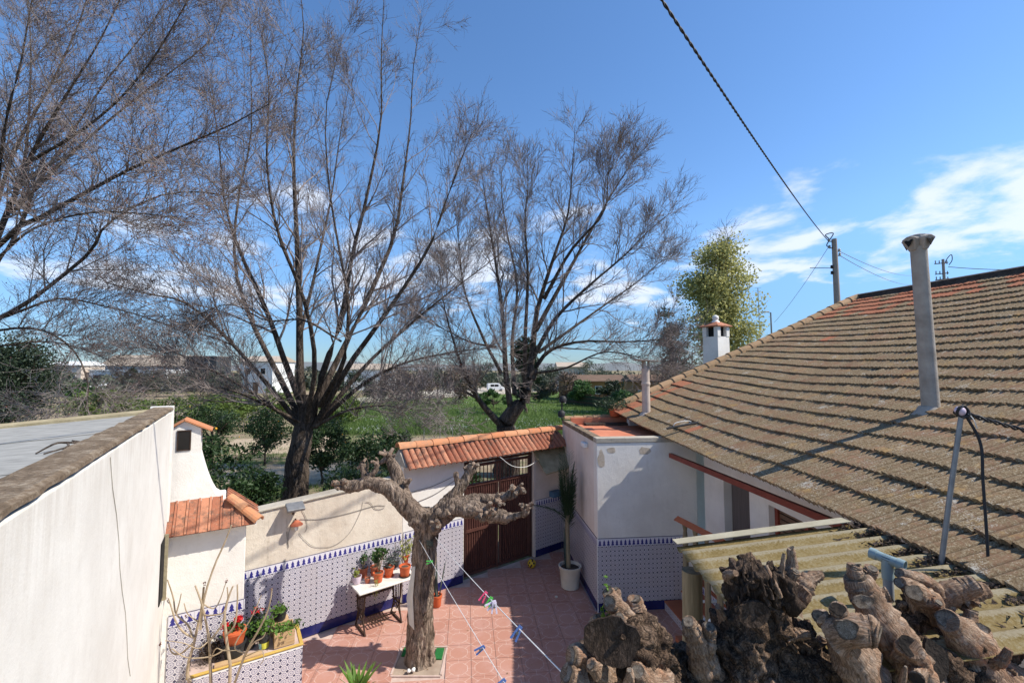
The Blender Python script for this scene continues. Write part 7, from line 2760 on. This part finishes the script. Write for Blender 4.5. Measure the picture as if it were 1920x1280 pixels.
# white chimney beyond the verge
pc = P(1344, 690, 15.2)
cz0, czt = 3.0, P(1344, 612, 15.2).z
chn = thing('white_chimney', 'white tapered brick chimney with tiled cap and round white finial', 'chimney', V(pc.x, pc.y, 0))
w0, w1 = .34, .29
cx0 = V(pc.x, pc.y, 0)
rz_ = Matrix.Rotation(R(28), 3, 'Z')
def cq_(w, z):
    return [cx0 + rz_ @ V(a_ * w, b_ * w, 0) + V(0, 0, z) for a_, b_ in ((-1, -1), (1, -1), (1, 1), (-1, 1))]
MB().add(cq_(w0 * 1.05, 0) + cq_(w1, czt - .36), [(0, 3, 2, 1), (4, 5, 6, 7), (0, 1, 5, 4), (1, 2, 6, 5), (2, 3, 7, 6), (3, 0, 4, 7)]).build('stack', MAT['white_wall'], chn)
for a_, b_ in ((-1, -1), (1, -1), (1, 1), (-1, 1)):
    p = cx0 + rz_ @ V(a_ * w1 * .78, b_ * w1 * .78, 0) + V(0, 0, czt - .359)
    MB().cbox(p, .15, .15, .34, rz_ @ V(1, 0, 0)).build('cap_post', MAT['white_wall'], chn)
MB().cbox(cx0 + V(0, 0, czt - .355), .36, .36, .32, rz_ @ V(1, 0, 0)).build('smoke_opening', MAT['black'], chn)
ap = cx0 + V(0, 0, czt + .18)
eav = cq_(.37, czt - .02)
for i in range(4):
    a_, b_ = eav[i], eav[(i + 1) % 4]
    MB().prism([a_, b_, ap], V(0, 0, .03)).build('cap_tile', MAT['orange_tile'], chn)
soften(MB().lathe(cx0 + V(0, 0, czt + .10), [(.16, 0), (.12, .08), (.08, .12), (.11, .18), (.09, .26), (.03, .29)], 14).build('finial', MAT['white_wall'], chn), 60)
# black garden spotlights on the annex wall end
q0 = Cc + AX * (AL - .05) + BX * -.02 + V(0, 0, 3.3)
o = thing('spotlight_post', 'black double spotlight on a short post at the far annex corner', 'lamp', q0)
MB().tube([q0, q0 + V(0, 0, .50)], .02, 8).build('post', MAT['cable'], o)
for dz_, sg in ((.50, .02), (.12, -.02)):
    a = q0 + V(sg, -.05, dz_)
    hd = soften(MB().lathe(a - V(0, 0, .04), [(.05, 0), (.095, .03), (.10, .10), (.07, .16), (.03, .18)], 14).build('lamp_head', MAT['cable'], o), 40)
    MB().lathe(a - V(0, 0, .045), [(.04, 0), (.09, .004)], 12).build('lens', MAT['marble'], hd)
# a bushy pot on the annex terrace edge
c = Cc + AX * (AL - .28) + BX * 1.35 + V(0, 0, 3.4)
o = pot('potted_shrub', 'green feathery shrub in a red pot on the far annex parapet', c, .16, .20, 'pot_orange', 'plant pot')
leaves_obj('foliage', c + V(0, 0, .32), 420, (.22, .16, .09), .10, 'leaf_palm', o, .25)
# bundled black tools lying on the roof edge by the annex
for k, (a, b, lb_) in enumerate((((1250, 803), (1318, 790), 'black tube lying on the annex parapet by the roof tiles'),)):
    o = MB().tube([P(*a, 8.75), P(*b, 8.85)], .022, 8).build('loose_tube', MAT['cable'])
    tag(o, lb_, 'tube')
o = MB().tube(spline([P(1262, 803, 8.9), P(1266, 793, 8.9), P(1285, 789, 8.95), P(1296, 790, 9.0), P(1288, 797, 9.0), P(1310, 792, 9.0)], 24), .007, 5).build('loose_wire', MAT['rope'])
tag(o, 'loop of loose white wire lying on the roof tiles by the annex', 'wire')
# grey conduit pole with cables at the eave
pb, ptp = P(1758, 1092, 3.15), P(1802, 780, 3.12)
o = thing('conduit_pole', 'leaning grey conduit pole with a knot of black cable on top', 'pole', pb)
soften(MB().tube([pb - V(0, 0, .05), pb.lerp(ptp, .5), ptp], [.0165, .016, .015], 12).build('pole', MAT['steel'], o), 60)
m = MB()
for k in range(4):
    rr = .040 - .004 * k
    pts = [ptp + V(math.cos(q) * rr, -.02 + .012 * k + .01 * math.sin(q * 2), .035 + math.sin(q) * rr) for q in np.linspace(0, 6.28, 16)]
    m.tube(pts, .006, 6)
m.build('cable_coil', MAT['cable'], o)
MB().ball(ptp + V(-.005, 0, .035), .034, .03, .034, 12, 8).build('insulator', MAT['pot_lilac'], o, True)
MB().tube(spline([ptp + V(.03, -.02, .02), ptp + V(.055, -.03, -.02), ptp + V(.075, -.03, -.08)], 8), .003, 5).build('tie', MAT['rope'], o)
o = MB().tube(spline([ptp + V(.02, 0, .03), P(1838, 830, 3.08), P(1843, 900, 3.05), P(1850, 1000, 3.02), P(1853, 1075, 3.0), P(1846, 1130, 2.98), P(1838, 1172, 2.95)], 40), .0085, 8).build('hanging_cable', MAT['cable'])
tag(o, 'black cable hanging from the conduit pole down over the eave', 'cable')
m = MB()
for k in range(2):
    e = P(1990, 822, 2.95)
    a = ptp + V(.03, 0, .02)
    L_ = 60
    pts = []
    for i in range(L_ + 1):
        p = a.lerp(e, i / L_) - V(0, 0, .01 * math.sin(math.pi * i / L_))
        q = i * .55 + k * math.pi
        pts.append(p + V(0, math.cos(q), math.sin(q)) * .010)
    m.tube(pts, .008, 6)
o = m.build('service_cable', MAT['cable'])
tag(o, 'twisted black cable leaving the conduit pole to the right', 'cable')
# blue grey PVC tee pipe in front of the canopy
pb, ptp = P(1672, 1215, 2.78), P(1664, 1062, 2.78)
o = thing('vent_pipe', 'grey vent pipe with a blue grey tee fitting poking above the canopy', 'pipe', V(pb.x, pb.y, pb.z - .4))
soften(MB().tube([pb - V(0, 0, .4), ptp + V(0, 0, -.03)], [.0265, .0265], 16).build('pipe', MAT['pvc_grey'], o), 60)
tc_ = ptp + V(0, 0, .045)
soften(MB().tube([ptp - V(0, 0, .07), ptp - V(0, 0, .015), ptp + V(0, 0, .045)], [.031, .031, .029], 16).build('tee_socket', MAT['pvc_blue'], o), 60)
td = V(.50, -.86, -.12).normalized()
def ring_tube(m, a, b, r, th=.004, n=18):
    d = (b - a).normalized()
    u = d.orthogonal().normalized()
    w = d.cross(u)
    vs_, fs_ = [], []
    for p, rr in ((a, r), (b, r), (b, r - th), (a, r - th)):
        for i in range(n):
            q = 2 * math.pi * i / n
            vs_.append(p + (u * math.cos(q) + w * math.sin(q)) * rr)
    for k in range(4):
        for i in range(n):
            fs_.append((k * n + i, k * n + (i + 1) % n, ((k + 1) % 4) * n + (i + 1) % n, ((k + 1) % 4) * n + i))
    return m.add(vs_, fs_)
soften(ring_tube(MB(), tc_ - td * .085, tc_ + td * .085, .0285).build('tee_arm', MAT['pvc_blue'], o), 50)
for s0, s1 in ((.05, .087), (-.087, -.05)):
    soften(ring_tube(MB(), tc_ + td * s0, tc_ + td * s1, .0325).build('socket_rim', MAT['pvc_blue'], o), 50)
MB().tube([tc_ - td * .02, tc_ + td * .02], .0285, 12).build('inner', MAT['black'], o)
MB().tube([pb + V(.02, -.03, .05), pb + V(.12, -.06, .06)], .025, 12).build('side_branch', MAT['pvc_blue'], o)

# ================================================================== POLES, LAMPS AND WIRES
def upole(label, x, ytop, d, r, name='utility_pole'):
    tp_ = P(x, ytop, d)
    o = thing(name, label, 'utility pole', V(tp_.x, d, 0))
    soften(MB().tube([V(tp_.x + .06, d, 0), V(tp_.x + .03, d, tp_.z * .5), tp_], [r * 1.35, r * 1.15, r * .85], 12).build('pole', MAT['pole_wood'], o), 60)
    return o, tp_
o, t1 = upole('timber utility pole with insulators rising behind the roof verge', 1564, 448, 26, .16)
for sx, z in ((-.30, -.15), (-.30, -.55), (.28, -.75), (.30, -1.0), (-.22, -1.75), (-.22, -2.1)):
    MB().bar(t1 + V(0, 0, z), t1 + V(sx, 0, z), .05, .05).build('bracket', MAT['iron'], o)
    soften(MB().lathe(t1 + V(sx, 0, z - .02), [(.03, 0), (.08, .04), (.05, .09), (.08, .13), (.03, .2)], 10).build('insulator', MAT['cable'] if z < -1.5 else MAT['pvc_grey'], o), 50)
MB().bar(t1 + V(0, 0, -1.75), t1 + V(-1.5, 0, -1.73), .03, .03).build('arm', MAT['iron'], o)
MB().tube(spline([t1 + V(-.3, 0, 0), t1 + V(-.5, 0, .25), t1 + V(-.1, -.1, .3), t1 + V(-.45, 0, -.35), t1 + V(-.25, 0, -.5)], 20), .03, 5).build('jumper_wire', MAT['cable'], o)
o2, t2 = upole('small distant utility pole with crossarms above the dark ridge', 1768, 486, 46, .14)
for z in (-.5, -1.6, -2.2):
    MB().bar(t2 + V(-.9, 0, z), t2 + V(.5, 0, z + .15), .08, .08).build('crossarm', MAT['iron'], o2)
    for sx in (-.8, -.4, .4):
        MB().tube([t2 + V(sx, 0, z), t2 + V(sx, 0, z + .35)], .05, 6).build('insulator', MAT['pvc_grey'], o2)
MB().tube(spline([t2 + V(.1, 0, -.6), t2 + V(.4, 0, .0), t2 + V(.9, 0, .5), t2 + V(.95, 0, -.1), t2 + V(.6, 0, -.6)], 16), .04, 5).build('jumper_wire', MAT['cable'], o2)
# twisted service line over the courtyard
ca, cb = t1 + V(-.32, 0, -.15), P(1217, -70, 5.2)
cb = cb + (cb - ca) * .30
m = MB()
nn = 640
mid_sag = .70
for k in range(2):
    pts = []
    for i in range(nn + 1):
        t_ = i / nn
        p = ca.lerp(cb, t_) - V(0, 0, mid_sag * 4 * t_ * (1 - t_) * .5)
        q = t_ * (ca - cb).length * 2 * math.pi / .42 + k * math.pi
        pts.append(p + V(math.cos(q), 0, math.sin(q)) * .0125)
    m.tube(pts, .0135, 5)
o = m.build('overhead_cable', MAT['cable'], None, True)
tag(o, 'thick twisted black overhead cable running up out of the picture top', 'cable')
def wire(label, a, b, r, sag=.3, group=None):
    pts = [a.lerp(b, i / 24) - V(0, 0, sag * 4 * (i / 24) * (1 - i / 24)) for i in range(25)]
    o = MB().tube(pts, r, 5).build('overhead_wire', MAT['cable_grey'])
    tag(o, label, 'wire', group)
wire('thin wire dropping from the timber pole to the lower left', t1 + V(-.3, 0, -.4), P(1452, 604, 44), .014, .25)
wire('upper thin wire from the timber pole toward the tall flue', t1 + V(.3, 0, -.75), P(1715, 516, 60), .018, .5)
wire('lower thin wire from the timber pole toward the tall flue', t1 + V(.3, 0, -1.0), P(1712, 534, 60), .018, .5)
wire('twisted wire from the small distant pole to the right edge', t2 + V(.5, 0, -.8), P(1990, 504, 40), .035, .2)
# street lamp and thin mast
p = P(1447, 640, 52)
tp_ = P(1445, 586, 52)
o = thing('street_lamp', 'slim grey street lamp with a flat head beyond the roof verge', 'street lamp', V(tp_.x, 52, 0))
soften(MB().tube([V(tp_.x + .1, 52, 0), tp_], [.13, .08], 10).build('post', MAT['steel'], o), 60)
MB().bar(tp_, tp_ + V(-.42, 0, .06), .07, .07).build('arm', MAT['steel'], o)
bevel(MB().box(tp_ + V(-.85, -.15, -.02), (.6, 0, .06), (0, .3, 0), (0, 0, .14)).build('head', MAT['pot_cream'], o), .03)
tp_ = P(1421, 540, 50)
o = thing('antenna_mast', 'very thin mast standing between the poplar and the street lamp', 'mast', V(tp_.x, 50, 0))
MB().tube([V(tp_.x + .1, 50, 0), tp_], [.07, .04], 8).build('pole', MAT['steel'], o)
for z in (0, -.35, -.7):
    MB().bar(tp_ + V(-.35, 0, z), tp_ + V(.35, 0, z), .025, .025).build('element', MAT['steel'], o)
# fallen leaves on the courtyard floor
lv, lf = [], []
for k in range(90):
    x, y = random.uniform(-3, 2.6), random.uniform(6.6, 11)
    p = V(x, y, .008)
    if (p - W0).dot(WN) < .2 or ((p - Cc).dot(BX) > -.1 and (p - Cc).dot(AX) > -.2):
        continue
    a = random.uniform(0, 6.28)
    u = V(math.cos(a), math.sin(a), .1) * random.uniform(.008, .022)
    w = V(-math.sin(a), math.cos(a), .2) * random.uniform(.006, .014)
    lf.append((len(lv), len(lv) + 1, len(lv) + 2, len(lv) + 3))
    lv += [p - u, p - w, p + u, p + w]
tag(np_obj('fallen_leaves', lv, lf, MAT['leaf_dry'], None, False, 'stuff'), 'scattered dry leaf scraps on the courtyard tiles', 'leaves')
# dry twigs lying on the shed roof
o = thing('fallen_twig', 'dry forked twig lying on the grey shed roof beside the parapet', 'twig', rf(2.95, .10))
for pts in ([rf(2.8, .05, .012), rf(2.95, .12, .05), rf(3.05, .10, .03), rf(3.15, .2, .012)], [rf(2.95, .12, .05), rf(3.0, .18, .06), rf(3.08, .26, .012)], [rf(2.85, .07, .03), rf(2.82, .13, .05)]):
    MB().tube(spline(pts, 8), list(np.linspace(.010, .005, 8)), 6).build('branch', MAT['bark_elm'], o)
